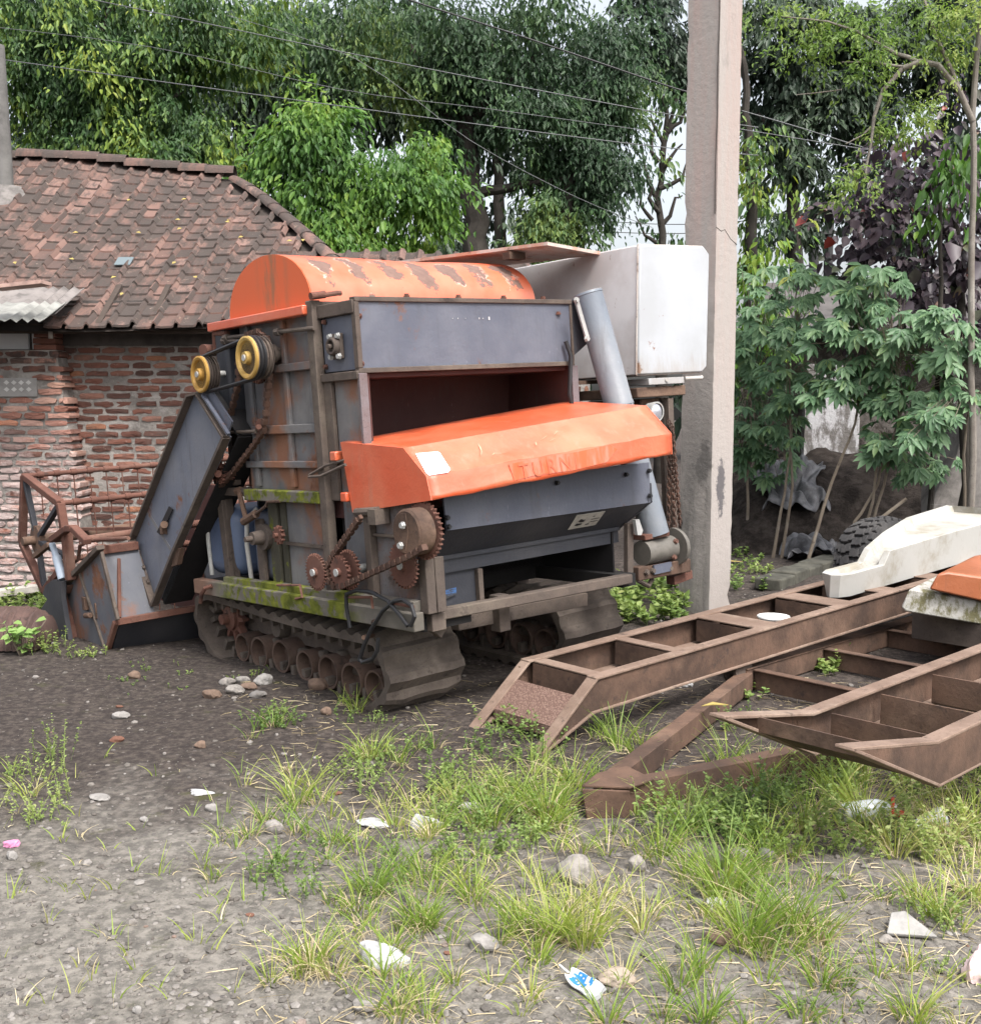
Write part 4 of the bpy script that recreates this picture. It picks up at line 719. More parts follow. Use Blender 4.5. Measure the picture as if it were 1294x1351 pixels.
B, Dv, Ln, Wd, Bn, dry = [], [], [], [], [], []
def tuft(p, h, n, dryf, spread=0.05):
    n = int(n); a = rng.random(n) * 2 * PI; out = np.stack([np.cos(a), np.sin(a), np.zeros(n)], 1); k = rng.random(n) ** 0.7
    B.append(np.array([p[0], p[1], gz(p[0], p[1]) - 0.003]) + out * (rng.random((n, 1)) ** .6 * spread)); d = out * (0.08 + 0.36 * k[:, None]) + np.array([0, 0, 1.0]); d /= np.linalg.norm(d, axis=1, keepdims=True); Dv.append(d)
    dr = rng.random(n) < dryf * 0.85; Ln.append(h * (0.45 + 0.75 * rng.random(n)) * np.where(dr, 0.9, 1.0)); Wd.append(0.0022 + 0.0024 * rng.random(n)); Bn.append(out * (0.18 + 0.42 * rng.random((n, 1))) * np.where(dr, 1.5, 1.0)[:, None] + np.array([0, 0, -1.0]) * np.where(dr, 0.62, 0.16)[:, None] * (0.5 + rng.random((n, 1)))); dry.append(dr)
for x, y, h, n, d_ in TUFT:
    p = gnd(x, y); tuft(p, h, n * 0.9, d_, 0.02 + 0.12 * h)
    for _ in range(3): tuft(p + np.array([rng.normal() * .09, rng.normal() * .09, 0]), h * 0.65, n * 0.28, d_, 0.03)
def inpoly(x, y, poly):
    r = False; j = len(poly) - 1
    for i in range(len(poly)):
        if (poly[i][1] > y) != (poly[j][1] > y) and x < (poly[j][0] - poly[i][0]) * (y - poly[i][1]) / (poly[j][1] - poly[i][1]) + poly[i][0]: r = not r
        j = i
    return r
GP = [(300, 1100), (330, 1010), (470, 985), (620, 985), (760, 1000), (900, 1040), (1650, 1000), (1650, 1180), (1150, 1180), (1080, 1260), (1400, 1300), (1400, 1351), (520, 1351), (340, 1290), (450, 1200)]
k = 0
while k < 300:
    x, y = 280 + 1370 * rng.random(), 960 + 400 * rng.random()
    if not inpoly(x, y, GP): continue
    p = gnd(x, y)
    if vn(p[0] * 2.3 + 31, p[1] * 2.3) < 0.36: k += .3; continue
    tuft(p, 0.07 + 0.10 * rng.random(), 10 + 16 * rng.random(), 0.25 + 0.5 * rng.random(), 0.03); k += 1
for _ in range(60):
    x, y = 0 + 330 * rng.random(), 990 + 330 * rng.random(); p = gnd(x, y); tuft(p, 0.05 + .05 * rng.random(), 3 + 4 * rng.random(), .3, 0.02)
B, Dv, Ln, Wd, Bn, dry = [np.concatenate(q) for q in (B, Dv, Ln, Wd, Bn, dry)]
kind(strips('grass', B[~dry], Dv[~dry], Ln[~dry], Wd[~dry], Bn[~dry], MT['grass'], 4), 'stuff')
kind(strips('dry_grass', B[dry], Dv[dry], Ln[dry], Wd[dry] * .8, Bn[dry], MT['straw'], 4), 'stuff')
n = 4200; y_ = 2.4 + 3.6 * rng.random(n); x_ = (rng.random(n) ** .8 - .28) * y_ * .85; a = rng.random(n) * 6.28; dd_ = np.stack([np.cos(a), np.sin(a), 0.05 + .1 * rng.random(n)], 1)
kind(strips('straw_litter', np.stack([x_, y_, gz(x_, y_) + .004], 1), dd_, 0.02 + .07 * rng.random(n), 0.0015 + .0015 * rng.random(n), np.stack([rng.normal(size=n) * .2, rng.normal(size=n) * .2, -0.05 * np.ones(n)], 1), MT['straw'], 2), 'stuff')

# ---- leaves
def leafarr(c, d, nrm, L_, W_, fold=0.18):
    d = d / np.linalg.norm(d, axis=1, keepdims=True); s = np.cross(d, nrm); s /= np.maximum(np.linalg.norm(s, axis=1, keepdims=True), 1e-4); u = np.cross(s, d)
    L1 = L_[:, None]; W1 = W_[:, None]; f = fold * W1
    tip = c + d * L1 - u * L1 * 0.10
    V = np.stack([c, c + d * L1 * .30 - s * W1 * .5 + u * f, c + d * L1 * .68 - s * W1 * .38 + u * f * .6, tip, c + d * L1 * .68 + s * W1 * .38 + u * f * .6, c + d * L1 * .30 + s * W1 * .5 + u * f], 1)
    n = len(c); q = np.array([(0, 1, 2, 3), (0, 3, 4, 5)]); return V.reshape(-1, 3), (q[None] + (np.arange(n) * 6)[:, None, None]).reshape(-1, 4)
def rdir(n):
    v = rng.normal(size=(n, 3)); return v / np.linalg.norm(v, axis=1, keepdims=True)
def blob_leaves(blobs, Ydep, dens, ll, droop=0.9, per=14, tw=0.45, thick=1.0, wid=0.36, clump=0.42, sub=520):
    """blobs: photo px (x, y, rx, ry[, depth shift, density]); each a heap of leafy clumps with drooping twigs and hollows between"""
    C_, D_ = [], []
    for bl in blobs:
        x, y, rx, ry = bl[:4]; dz = bl[4] if len(bl) > 4 else 0.0; c = aty(x, y, Ydep + dz); R_ = np.array([rx, 0, ry]) / F * Ydep; R_[1] = max(R_[0], R_[2]) * 0.8 * thick
        n = max(3, int(dens * rx * ry / 1000 * (bl[5] if len(bl) > 5 else 1.0))); m = max(3, int(rx * ry / sub)); sv = rdir(m) * (rng.random((m, 1)) ** 0.4); sz = clump * (0.6 + 0.8 * rng.random((m, 1))) * (3.2 / m ** .5 if m > 10 else 1.0)
        k = rng.integers(0, m, n); dv = rdir(n) * (rng.random((n, 1)) ** 0.5); v = sv[k] + dv * sz[k]; cc = c + v * R_
        ax = dv * np.array([0.9, 0.9, 0.45]) + sv[k] * 0.25 + rdir(n) * 0.3 + np.array([0, 0, -droop * 0.55]); ax /= np.linalg.norm(ax, axis=1, keepdims=True)
        t = rng.random((n, per, 1)); tl = tw * (0.5 + rng.random((n, 1, 1))); p = cc[:, None] + ax[:, None] * t * tl + rng.normal(size=(n, per, 3)) * 0.055 * tw / .45 - np.array([0, 0, 1.0]) * (t ** 2) * tl * 0.3
        dl = ax[:, None] * 0.6 + rdir(n * per).reshape(n, per, 3) * 0.7 + np.array([0, 0, -droop * 0.85]); C_.append(p.reshape(-1, 3)); D_.append(dl.reshape(-1, 3))
    C_ = np.concatenate(C_); D_ = np.concatenate(D_); n = len(C_); nr = rdir(n) * 0.5 + np.array([0.05, -0.5, 0.75]); L_ = ll * np.exp(0.32 * rng.normal(size=n))
    return leafarr(C_, D_, nr, L_, L_ * wid * (0.8 + .4 * rng.random(n)))
def tree(name, base, trunk_paths, blobs, Ydep, mat, dens, ll, label, cat='tree', bark='bark', group=None, **k):
    """trunk_paths: list of (photo px points, r0, r1); the first starts on the ground at base px"""
    g = aty(base, 560, Ydep); root = np.array([g[0], Ydep, 0.0]); o = empty(name, root, label, cat, group)
    for i, (pp, r0, r1) in enumerate(trunk_paths):
        pts = [aty(q[0], q[1], Ydep + (q[2] if len(q) > 2 else 0)) for q in pp]
        if i == 0: pts = [root + (0, 0, -0.1)] + pts
        pts = [p - root for p in pts]; q = []
        for a, b in zip(pts[:-1], pts[1:]):
            m_ = max(2, int(np.linalg.norm(b - a) / 0.25))
            for j in range(m_): q.append(a + (b - a) * j / m_ + rng.normal(size=3) * min(.02, r0 * 0.16))
        q.append(pts[-1]); b = MB(); b.tube(q, r0, 9, False, r1); b.build('trunk' if i == 0 else 'limb', MT[bark], o)
    V, Fc = blob_leaves(blobs, Ydep, dens, ll, **k); raw('crown', V - root, Fc, MT[mat] if isinstance(mat, str) else mat, o); return o
MT['leaf_mid'] = leafmat('leaves_mid_green', [(0.0, (0.024, 0.056, 0.024)), (0.45, (0.048, 0.102, 0.030)), (0.68, (0.105, 0.18, 0.036)), (0.9, (0.22, 0.29, 0.045)), (1.15, (0.22, 0.26, 0.045))], 0.3, wscale=0.55)
MT['leaf_bright'] = leafmat('leaves_bright_green', [(0.0, (0.032, 0.080, 0.024)), (0.4, (0.066, 0.15, 0.030)), (0.75, (0.125, 0.235, 0.036)), (1.05, (0.20, 0.28, 0.045))], 0.35, wscale=0.8)
MT['leaf_deep'] = leafmat('leaves_deep_green', [(0.0, (0.021, 0.045, 0.024)), (0.5, (0.038, 0.080, 0.032)), (0.82, (0.076, 0.138, 0.042)), (1.0, (0.15, 0.21, 0.05))], 0.28, wscale=0.5)
MT['leaf_far'] = leafmat('leaves_far_dark', [(0.0, (0.022, 0.038, 0.028)), (0.6, (0.036, 0.060, 0.036)), (1.0, (0.055, 0.085, 0.045))], 0.2, wscale=0.4)
MT['leaf_lime'] = leafmat('leaves_lime', [(0.0, (0.085, 0.16, 0.035)), (0.5, (0.16, 0.245, 0.055)), (1.0, (0.27, 0.32, 0.085))], 0.4)
MT['leaf_purple'] = leafmat('leaves_purple', [(0.0, (0.030, 0.022, 0.030)), (0.55, (0.055, 0.040, 0.052)), (0.9, (0.085, 0.060, 0.070)), (0.955, (0.07, 0.09, 0.05)), (1.0, (0.25, 0.045, 0.04))], 0.15, 0.4, (0.95, 0.06))
MT['leaf_cassava'] = leafmat('leaves_cassava', [(0.0, (0.06, 0.125, 0.062)), (0.5, (0.11, 0.20, 0.10)), (0.85, (0.165, 0.27, 0.135)), (0.975, (0.18, 0.25, 0.08)), (1.0, (0.42, 0.38, 0.04))], 0.3, 0.45, (0.9, 0.1))
tree('broadleaf_tree', 120, [([(125, 330), (120, 200), (130, 90), (150, 0)], .22, .07), ([(120, 200), (200, 150), (240, 120)], .09, .03), ([(122, 180), (60, 120), (30, 60)], .09, .03)],
     [(50, 30, 95, 60), (150, 20, 90, 50), (240, 30, 80, 60), (190, 95, 75, 55), (110, 95, 80, 55), (35, 110, 60, 60), (255, 150, 55, 60), (200, 175, 70, 45), (130, 165, 75, 45), (75, 180, 50, 40), (270, 195, 35, 28), (170, 215, 90, 25), (310, 40, 60, 60)], 17.0, 'leaf_mid', 66, 0.088, 'tall broadleaf tree behind the tiled roof at far left, yellowish tips', bark='bark')
tree('bushy_tree', 440, [([(440, 330), (437, 260), (450, 190)], .12, .04), ([(440, 300), (500, 250)], .06, .02)],
     [(430, 165, 50, 45), (395, 215, 42, 45), (460, 220, 55, 55), (410, 280, 60, 45), (480, 290, 60, 45), (535, 255, 40, 45), (565, 200, 26, 26), (370, 235, 25, 25), (520, 320, 60, 25), (440, 325, 70, 25), (575, 235, 28, 26)], 15.0, 'leaf_bright', 68, 0.088, 'bright green bushy tree above the right end of the tiled roof')
tree('dense_tree', 625, [([(628, 335), (622, 250), (612, 150), (600, 40)], .34, .12), ([(625, 255), (690, 245), (745, 236)], .10, .04), ([(618, 190), (570, 120), (540, 60)], .12, .05), ([(615, 160), (680, 100), (720, 60)], .12, .04), ([(742, 330), (752, 230), (775, 150)], .14, .05)],
     [(400, 30, 85, 60), (490, 40, 90, 60), (590, 40, 90, 60), (690, 40, 90, 60), (775, 65, 65, 60), (800, 130, 50, 60), (800, 205, 45, 55), (745, 180, 50, 50), (680, 120, 70, 55), (590, 120, 65, 50), (520, 115, 55, 45), (735, 250, 45, 40), (790, 275, 45, 40), (740, 300, 45, 28), (830, 90, 28, 50), (700, 215, 30, 28), (590, 180, 28, 25), (690, 320, 30, 16)], 19.0, 'leaf_deep', 72, 0.088, 'huge dense tree towering behind the harvester, dark thick trunk')
tree('background_tree', 335, [([(335, 330), (330, 120)], .2, .08)], [(320, 120, 60, 70), (345, 190, 45, 45, 0, .55), (300, 190, 40, 50), (20, 190, 60, 55), (340, 60, 60, 60), (560, 320, 50, 26, 0, .7), (90, 235, 120, 24), (60, 60, 120, 90), (180, 110, 110, 90), (400, 100, 90, 90), (470, 60, 90, 80)], 24.0, 'leaf_far', 34, 0.17, 'dark background tree in the gap between roof and bushy tree')
tree('background_tree', 660, [([(660, 330), (655, 200), (650, 60)], .2, .08), ([(590, 340), (588, 200)], .18, .08)], [(600, 225, 40, 60), (690, 190, 60, 45), (590, 300, 45, 40), (670, 285, 34, 40, 0, .4), (560, 150, 50, 60), (470, 130, 60, 60), (650, 110, 80, 60), (700, 320, 60, 18, 0, .6), (600, 335, 60, 14), (760, 90, 70, 80), (780, 200, 40, 70), (560, 50, 100, 70), (740, 290, 50, 40)], 25.0, 'leaf_far', 34, 0.17, 'dark background tree behind the thick trunk of the dense tree')
tree('shade_tree', 1035, [([(1050, 380), (1045, 250), (1030, 100)], .22, .1), ([(1045, 250), (1090, 150)], .08, .04), ([(1040, 200), (1000, 150)], .08, .04)],
     [(850, 20, 60, 40), (895, 60, 45, 45), (870, 65, 30, 30), (1000, 60, 60, 60), (1020, 120, 50, 50), (1000, 175, 40, 35), (1050, 180, 28, 35), (1045, 235, 40, 35), (1060, 275, 40, 22), (1030, 300, 26, 14), (1100, 160, 26, 30), (1125, 220, 36, 50), (1160, 130, 60, 60), (1200, 240, 60, 70), (1230, 60, 70, 60), (1130, 50, 50, 40), (1280, 150, 40, 80), (1040, 20, 70, 40), (1180, 20, 80, 50), (1280, 30, 60, 60), (1090, 100, 50, 30)], 25.0, 'leaf_far', 60, 0.15, 'dark shade tree with hanging foliage behind the concrete pole')
tree('bare_tree', 872, [([(872, 330), (868, 260), (876, 190), (892, 130)], .15, .03), ([(868, 270), (852, 230), (846, 190)], .05, .015), ([(872, 230), (885, 205), (900, 190)], .05, .015), ([(870, 250), (900, 235), (905, 215)], .05, .012), ([(860, 290), (845, 270), (848, 240)], .04, .01), ([(876, 190), (862, 165), (858, 150)], .04, .01), ([(868, 215), (858, 200), (862, 178), (850, 160)], .05, .012), ([(880, 175), (898, 160), (904, 140)], .05, .012), ([(870, 300), (884, 285), (890, 262), (900, 258)], .05, .012), ([(869, 280), (856, 262), (860, 244), (847, 220)], .05, .012), ([(874, 205), (880, 150), (872, 118)], .06, .015), ([(866, 320), (850, 310), (838, 285)], .04, .01)],
     [(895, 125, 22, 22), (880, 100, 24, 18), (850, 300, 18, 12, 0, .5), (895, 310, 16, 14, 0, .6), (862, 210, 10, 20, 0, .4)], 21.0, 'leaf_deep', 22, 0.13, 'nearly bare twisted tree left of the concrete pole')
tree('ivy_tree', 990, [([(992, 400), (990, 280), (984, 150), (975, 60)], .15, .04)], [(992, 200, 12, 40), (988, 260, 14, 40), (998, 310, 12, 30), (990, 340, 14, 30), (1035, 238, 16, 8)], 16.0, 'leaf_mid', 40, 0.10, 'trunk wrapped in climbing leaves just right of the concrete pole', bark='bark')
tree('fine_leaved_tree', 1283, [([(1284, 600), (1280, 400), (1284, 250), (1282, 150), (1294, 20)], .030, .022), ([(1283, 160), (1262, 118), (1235, 85), (1212, 82), (1190, 90)], .026, .021), ([(1190, 90), (1166, 118), (1152, 155), (1148, 190), (1140, 236)], .020, .008), ([(1214, 83), (1180, 70), (1130, 42), (1090, 28), (1030, 22)], .018, .005), ([(1270, 130), (1240, 60), (1225, 20), (1210, -20)], .018, .010), ([(1148, 168), (1138, 178), (1115, 190)], .008, .004), ([(1190, 88), (1150, 82), (1110, 82)], .012, .005), ([(1110, 118), (1080, 122), (1050, 125)], .006, .003)],
     [(1020, 16, 40, 14), (1070, 25, 50, 20), (1120, 30, 55, 25), (1180, 25, 50, 25), (1240, 40, 40, 40), (1060, 70, 35, 14), (1120, 95, 32, 20), (1105, 60, 30, 14), (1165, 75, 24, 20), (1190, 155, 34, 34), (1215, 150, 22, 34), (1150, 165, 20, 18), (1110, 225, 34, 12), (1130, 240, 30, 10), (1095, 265, 26, 9), (1280, 40, 30, 50), (1270, 10, 40, 30)], 9.2, 'leaf_lime', 27, 0.035, 'slender pale barked tree with fine lime leaves arching from top right', bark='greybark', sub=160, clump=.3, tw=0.20, per=16, droop=0.4, wid=0.42)
tree('purple_leaved_tree', 1270, [([(1275, 640), (1268, 480), (1262, 330), (1250, 200)], .06, .03), ([(1265, 400), (1210, 320), (1170, 280)], .025, .01), ([(1264, 360), (1230, 250)], .025, .01)],
     [(1255, 290, 45, 50), (1195, 300, 50, 40), (1150, 285, 40, 30), (1240, 360, 50, 45), (1175, 345, 45, 30), (1130, 325, 30, 22, 0, .7), (1275, 420, 30, 55), (1215, 225, 45, 30), (1270, 230, 30, 34), (1245, 115, 30, 18, 0, .5), (1285, 320, 26, 60), (1195, 235, 34, 22), (1215, 400, 50, 30), (1210, 190, 40, 20), (1110, 375, 28, 16, 0, .6)], 10.4, 'leaf_purple', 13, 0.085, 'dark purple leaved tree at the right edge, a few red leaves', tw=0.35, per=9, droop=0.6, wid=0.72)
tree('green_shrub', 1000, [([(1000, 480), (1000, 350)], .03, .015)], [(1004, 335, 18, 22), (982, 380, 14, 26), (1010, 420, 26, 26), (975, 450, 18, 50)], 12.5, 'leaf_bright', 30, 0.09, 'fresh green shrub between the concrete pole and the cassava', cat='shrub')
tree('green_shrub', 1230, [([(1240, 420), (1240, 230)], .03, .015)], [(1245, 225, 16, 26), (1265, 195, 14, 24), (1200, 450, 30, 16, 0, .4), (1288, 190, 12, 26)], 9.9, 'leaf_bright', 16, 0.11, 'leafy green shrub poking through the purple leaves', cat='shrub')
# far wood that closes the view below the crowns
V, Fc = blob_leaves([(x_, 430 + 20 * math.sin(x_), 90, 70) for x_ in range(-200, 830, 80)] + [(x_, 500, 80, 50) for x_ in range(900, 1500, 80)], 30, 10, 0.24, per=12); kind(raw('far_wood', V, Fc, MT['leaf_far']), 'stuff')

# ---- cassava
def cassava(base_px, Yd, stems, blobs, label):
    g = gnd(*base_px) if Yd is None else aty(base_px[0], base_px[1], Yd); Yd = Yd or g[1]; root = np.array([g[0], Yd, 0.0]); o = empty('cassava_plant', root, label, 'plant', 'cassava plants behind the ramps')
    tips = []
    for pp in stems:
        pts = [aty(q[0], q[1], Yd) - root for q in pp]; pts[0] = pts[0] * np.array([1, 1, 0]); q = []
        for a, b in zip(pts[:-1], pts[1:]):
            for j in range(4): q.append(a + (b - a) * j / 4 + rng.normal(size=3) * 0.006)
        q.append(pts[-1]); b = MB(); b.tube(q, 0.017, 8, False, 0.008); b.build('stem', MT['stalk'], o); tips.append(pts[-1])
    Cs, Ds, Ns, Ls = [], [], [], []; pet = MB()
    for (x, y, rx, ry, n) in blobs:
        c = aty(x, y, Yd) - root; R_ = np.array([rx, max(rx, ry) * .7, ry]) / F * Yd
        for _ in range(int(n * 1.35)):
            v = rdir(1)[0] * rng.random() ** .4; p = c + v * R_ * 1.12; tp = min(tips, key=lambda t: np.linalg.norm(t - p)); pet.tube([lerp(tp, c, .4 + .3 * rng.random()), lerp(tp, p, .6) + (0, 0, .05), p], 0.0028, 4)
            nrm = unit(v * np.array([.5, .5, .1]) + np.array([0.0, -0.62, 0.8]) + rng.normal(size=3) * .26); fx = unit(np.cross(nrm, rng.normal(size=3))); out = unit(np.array([v[0], v[1] * .6 - .3, -.35])); fx = unit(out - nrm * (out @ nrm)); fy2 = np.cross(nrm, fx); sz = 0.150 * (0.75 + .5 * rng.random()); m = rng.choice([5, 7, 7, 7])
            for q in range(m):
                a = (q - (m - 1) / 2) * (2.3 / (m - 1)) * 1.25; d = fx * math.cos(a) + fy2 * math.sin(a) - nrm * (0.10 + .22 * rng.random()); Cs.append(p); Ds.append(d); Ns.append(nrm + rng.normal(size=3) * .1); Ls.append(sz * (1 - 0.10 * abs(q - (m - 1) / 2)))
    pet.build('petiole', MT['stalk'], o); Cs, Ds, Ns, Ls = map(np.array, (Cs, Ds, Ns, Ls)); V, Fc = leafarr(Cs, Ds, Ns, Ls, Ls * 0.36, 0.16)
    raw('foliage', V, Fc, MT['leaf_cassava'], o); return o
cassava((987, 700), 11.2, [[(987, 700), (988, 600), (992, 500)]], [(1000, 400, 40, 50, 26), (1005, 480, 46, 50, 34), (1000, 560, 44, 40, 30), (1015, 600, 34, 30, 16), (975, 520, 18, 80, 18)], 'cassava plant with a straight pale stem right beside the concrete pole')
cassava((1030, 735), 10.6, [[(1018, 740), (1035, 650), (1045, 560)], [(1030, 735), (1045, 640), (1040, 480)]], [(1040, 430, 50, 45, 26), (1050, 500, 45, 40, 22), (1060, 370, 50, 25, 14), (1035, 560, 30, 40, 12)], 'cassava plant with crossing thin stems behind the lower black tarp')
cassava((1062, 740), 10.0, [[(1062, 738), (1095, 640), (1128, 560), (1135, 470)]], [(1110, 430, 52, 40, 30), (1145, 500, 45, 36, 24), (1100, 500, 40, 36, 22), (1130, 380, 46, 26, 14)], 'cassava plant with a single long dark stem leaning right')
cassava((1130, 735), 9.8, [[(1128, 738), (1150, 660), (1160, 570)], [(1135, 738), (1165, 640), (1185, 540)], [(1110, 735), (1128, 690), (1158, 640), (1165, 600)]], [(1180, 430, 60, 40, 32), (1195, 510, 50, 45, 32), (1180, 585, 45, 32, 22), (1215, 610, 40, 30, 16), (1230, 460, 40, 30, 18), (1160, 370, 50, 22, 16)], 'cassava plant with several leaning stems right behind the big tyre')
cassava((1275, 690), 9.3, [[(1275, 690), (1272, 600), (1278, 520)]], [(1240, 545, 34, 24, 12), (1225, 575, 30, 20, 8), (1265, 460, 34, 26, 14), (1278, 520, 26, 16, 6), (1250, 420, 36, 20, 10)], 'cassava plant with one thin stem at the right edge before the grey block')
# ---- low weeds: small leaves in patches
Cs, Ds, Ns, Ls = [], [], [], []
stemB, stemD, stemL = [], [], []
def weed(p, h, n, ll):
    ll = ll * (.78 if ll < .03 else 1); n = n if rng.random() < .75 else 1
    for _ in range(n):
        b0 = np.array([p[0] + rng.normal() * .035, p[1] + rng.normal() * .035, 0]); b0[2] = gz(b0[0], b0[1]); d = unit(np.array([rng.normal() * .35, rng.normal() * .35, 1.0])); l = h * (0.4 + .8 * rng.random()); stemB.append(b0); stemD.append(d); stemL.append(l)
        m = int(6 + l / 0.012)
        for k in range(m):
            t = (0.15 + .85 * rng.random()); Cs.append(b0 + d * l * t); Ds.append(np.array([rng.normal(), rng.normal(), .25 + .3 * rng.random()])); Ns.append(np.array([rng.normal() * .4, rng.normal() * .4 - .2, 1.0])); Ls.append(ll * (.6 + .8 * rng.random()))
WP = [([(560, 1000), (640, 985), (760, 1010), (760, 1100), (640, 1150), (560, 1120), (590, 1060)], 80, .10, .017), ([(800, 1050), (960, 1010), (1550, 1000), (1550, 1120), (1180, 1150), (1000, 1130), (820, 1110)], 200, .15, .020), ([(430, 1010), (560, 990), (600, 1050), (470, 1060)], 26, .09, .015), ([(330, 940), (400, 940), (400, 965), (330, 965)], 12, .07, .016), ([(0, 1020), (90, 1020), (100, 1090), (0, 1090)], 14, .09, .015), ([(60, 960), (85, 960), (85, 1060), (60, 1060)], 5, .16, .014), ([(430, 925), (500, 925), (500, 960), (430, 960)], 7, .06, .014), ([(640, 960), (760, 990), (720, 1000), (640, 980)], 12, .14, .018), ([(360, 1110), (420, 1100), (400, 1190), (330, 1190)], 14, .10, .014), ([(880, 1080), (1000, 1060), (980, 1130)], 20, .13, .02), ([(440, 1120), (640, 1130), (640, 1180), (480, 1190)], 20, .08, .013), ([(1180, 1190), (1290, 1190), (1294, 1240), (1200, 1220)], 10, .07, .014), ([(1000, 1290), (1294, 1280), (1294, 1345), (1000, 1345)], 12, .05, .012), ([(300, 890), (360, 890), (360, 905), (300, 905)], 3, .04, .014), ([(160, 870), (240, 870), (240, 915), (150, 915)], 10, .025, .012), ([(60, 830), (85, 850), (80, 870), (45, 865)], 12, .12, .02), ([(100, 850), (145, 868), (100, 872)], 6, .05, .018), ([(900, 930), (1010, 950), (1000, 1010), (930, 1000)], 14, .12, .018), ([(1080, 880), (1120, 880), (1120, 910), (1080, 910)], 3, .1, .03), ([(975, 905), (1000, 905), (1000, 925), (975, 925)], 3, .06, .03)]
NOWEED = [[(765, 1000), (1060, 955), (1070, 1025), (790, 1100)], [(780, 1010), (955, 915), (985, 945), (830, 1040)]]
for poly, n, h, ll in WP:
    xa_, xb_ = min(q[0] for q in poly), max(q[0] for q in poly); ya_, yb_ = min(q[1] for q in poly), max(q[1] for q in poly); k = 0
    while k < n:
        x, y = xa_ + (xb_ - xa_) * rng.random(), ya_ + (yb_ - ya_) * rng.random()
        if any(inpoly(x, y, z_) for z_ in NOWEED): k += .5; continue
        if inpoly(x, y, poly): weed(gnd(x, y), h, 5, ll); k += 1
for k in range(60):   # taller broad weeds between machine and pole and right of the pole
    x, y = (785 + 110 * rng.random(), 775 + 60 * rng.random()) if k < 34 else (962 + 60 * rng.random(), 700 + 80 * rng.random()); weed(gnd(x, y), .16 if k < 34 else .10, 4, .045 if k < 34 else .03)
for k in range(40):
    x, y = 0 + 70 * rng.random(), 790 + 40 * rng.random(); weed(gnd(x, y), .14, 3, .03)
Cs, Ds, Ns, Ls = map(np.array, (Cs, Ds, Ns, Ls)); V, Fc = leafarr(Cs, Ds, Ns, Ls, Ls * 0.62, 0.12); kind(raw('weeds', V, Fc, MT['weed']), 'stuff')
sb, sd, sl = map(np.array, (stemB, stemD, stemL)); kind(strips('weed_stems', sb, sd, sl, np.full(len(sb), .003), np.zeros_like(sb), MT['weed'], 2), 'stuff')
# ================================================================ brick house
def bricks(name, parent, x0, x1, z0, z1, yplane, mat, left=None, right=None, ch=0.0685, bl=0.215, depth=0.10, skip=None, rough=0.004):
    """one wall's bricks, each its own slightly crooked block"""
    V = []; Fs = []; k = 0
    r = 0; z = z0
    while z < z1 - 0.02:
        h = ch - 0.017 - 0.007 * rng.random(); xl = left(z) if left else x0; xr = right(z) if right else x1; x = xl - (bl * 0.5 if r % 2 else 0) + rng.normal() * .01; sag = 0.006 * math.sin(r * 1.7)
        while x < xr - 0.02:
            l = bl * (0.86 + 0.26 * rng.random()); a, b = max(x, xl + rng.normal() * .006), min(x + l - 0.016 - .012 * rng.random(), xr + rng.normal() * .006)
            if b - a > 0.03 and not (skip and skip((a + b) / 2, z)):
                yo = yplane + rng.normal() * 0.005; c = [(a, 0, 0), (b, 0, 0), (b, 0, h), (a, 0, h)]; m = 5; fr = []
                for (px_, pz_) in [(a + (b - a) * t, 0) for t in (0, .33, .67)] + [(b, 0), (b, h * .5)] + [(a + (b - a) * t, h) for t in (1, .67, .33)] + [(a, h), (a, h * .5)]:
                    cx_ = 0.007 if (px_ in (a, b) and pz_ in (0, h)) else 0; fr.append((px_ + rng.normal() * rough + (cx_ if px_ == a else -cx_), yo + rng.normal() * .003, z + sag * math.sin(px_ * 2) + pz_ + rng.normal() * rough * .8 + (cx_ if pz_ == 0 else -cx_) * .6))
                n = len(fr); o = len(V); cen = (sum(q[0] for q in fr) / n, yo - 0.004, sum(q[2] for q in fr) / n); V += fr + [(q[0], q[1] + depth, q[2]) for q in fr] + [cen]
                for i in range(n): Fs.append((o + i, o + (i + 1) % n, o + n + (i + 1) % n, o + n + i)); Fs.append((o + 2 * n, o + (i + 1) % n, o + i))
            x += l
        z += ch; r += 1
    b = MB(); b.v = V; b.f = Fs; return b.build(name, mat, parent, smooth=0)
bk = NM('old_bricks', 0.95, 0, 0.2); w = bk.co(kind='World')
c = bk.ramp(bk.rand(), [(0.0, (0.075, 0.042, 0.035)), (0.35, (0.125, 0.056, 0.042)), (0.7, (0.18, 0.08, 0.058)), (0.9, (0.235, 0.125, 0.095)), (1.0, (0.27, 0.12, 0.065))]); c = bk.mix(bk.step(bk.noise(7, 7, 0.7, w), 0.48, 0.72, 0, 0.75), c, (0.085, 0.068, 0.06)); c = bk.mix(bk.step(bk.noise(16, 6, 0.7, w), 0.60, 0.74, 0, 0.6), c, (0.33, 0.27, 0.235)); bk.col(c); bk.bump(bk.noise(50, 6, 0.7, w), 0.8, 0.012); MT['brick'] = bk.m
bk = NM('limewashed_bricks', 0.95, 0, 0.2); w = bk.co(kind='World'); s_ = bk.xyz(bk.geo.outputs['Position'])
c = bk.ramp(bk.rand(), [(0.0, (0.11, 0.055, 0.042)), (0.4, (0.21, 0.095, 0.07)), (0.75, (0.30, 0.15, 0.115)), (0.95, (0.40, 0.25, 0.20)), (1.0, (0.40, 0.14, 0.06))])
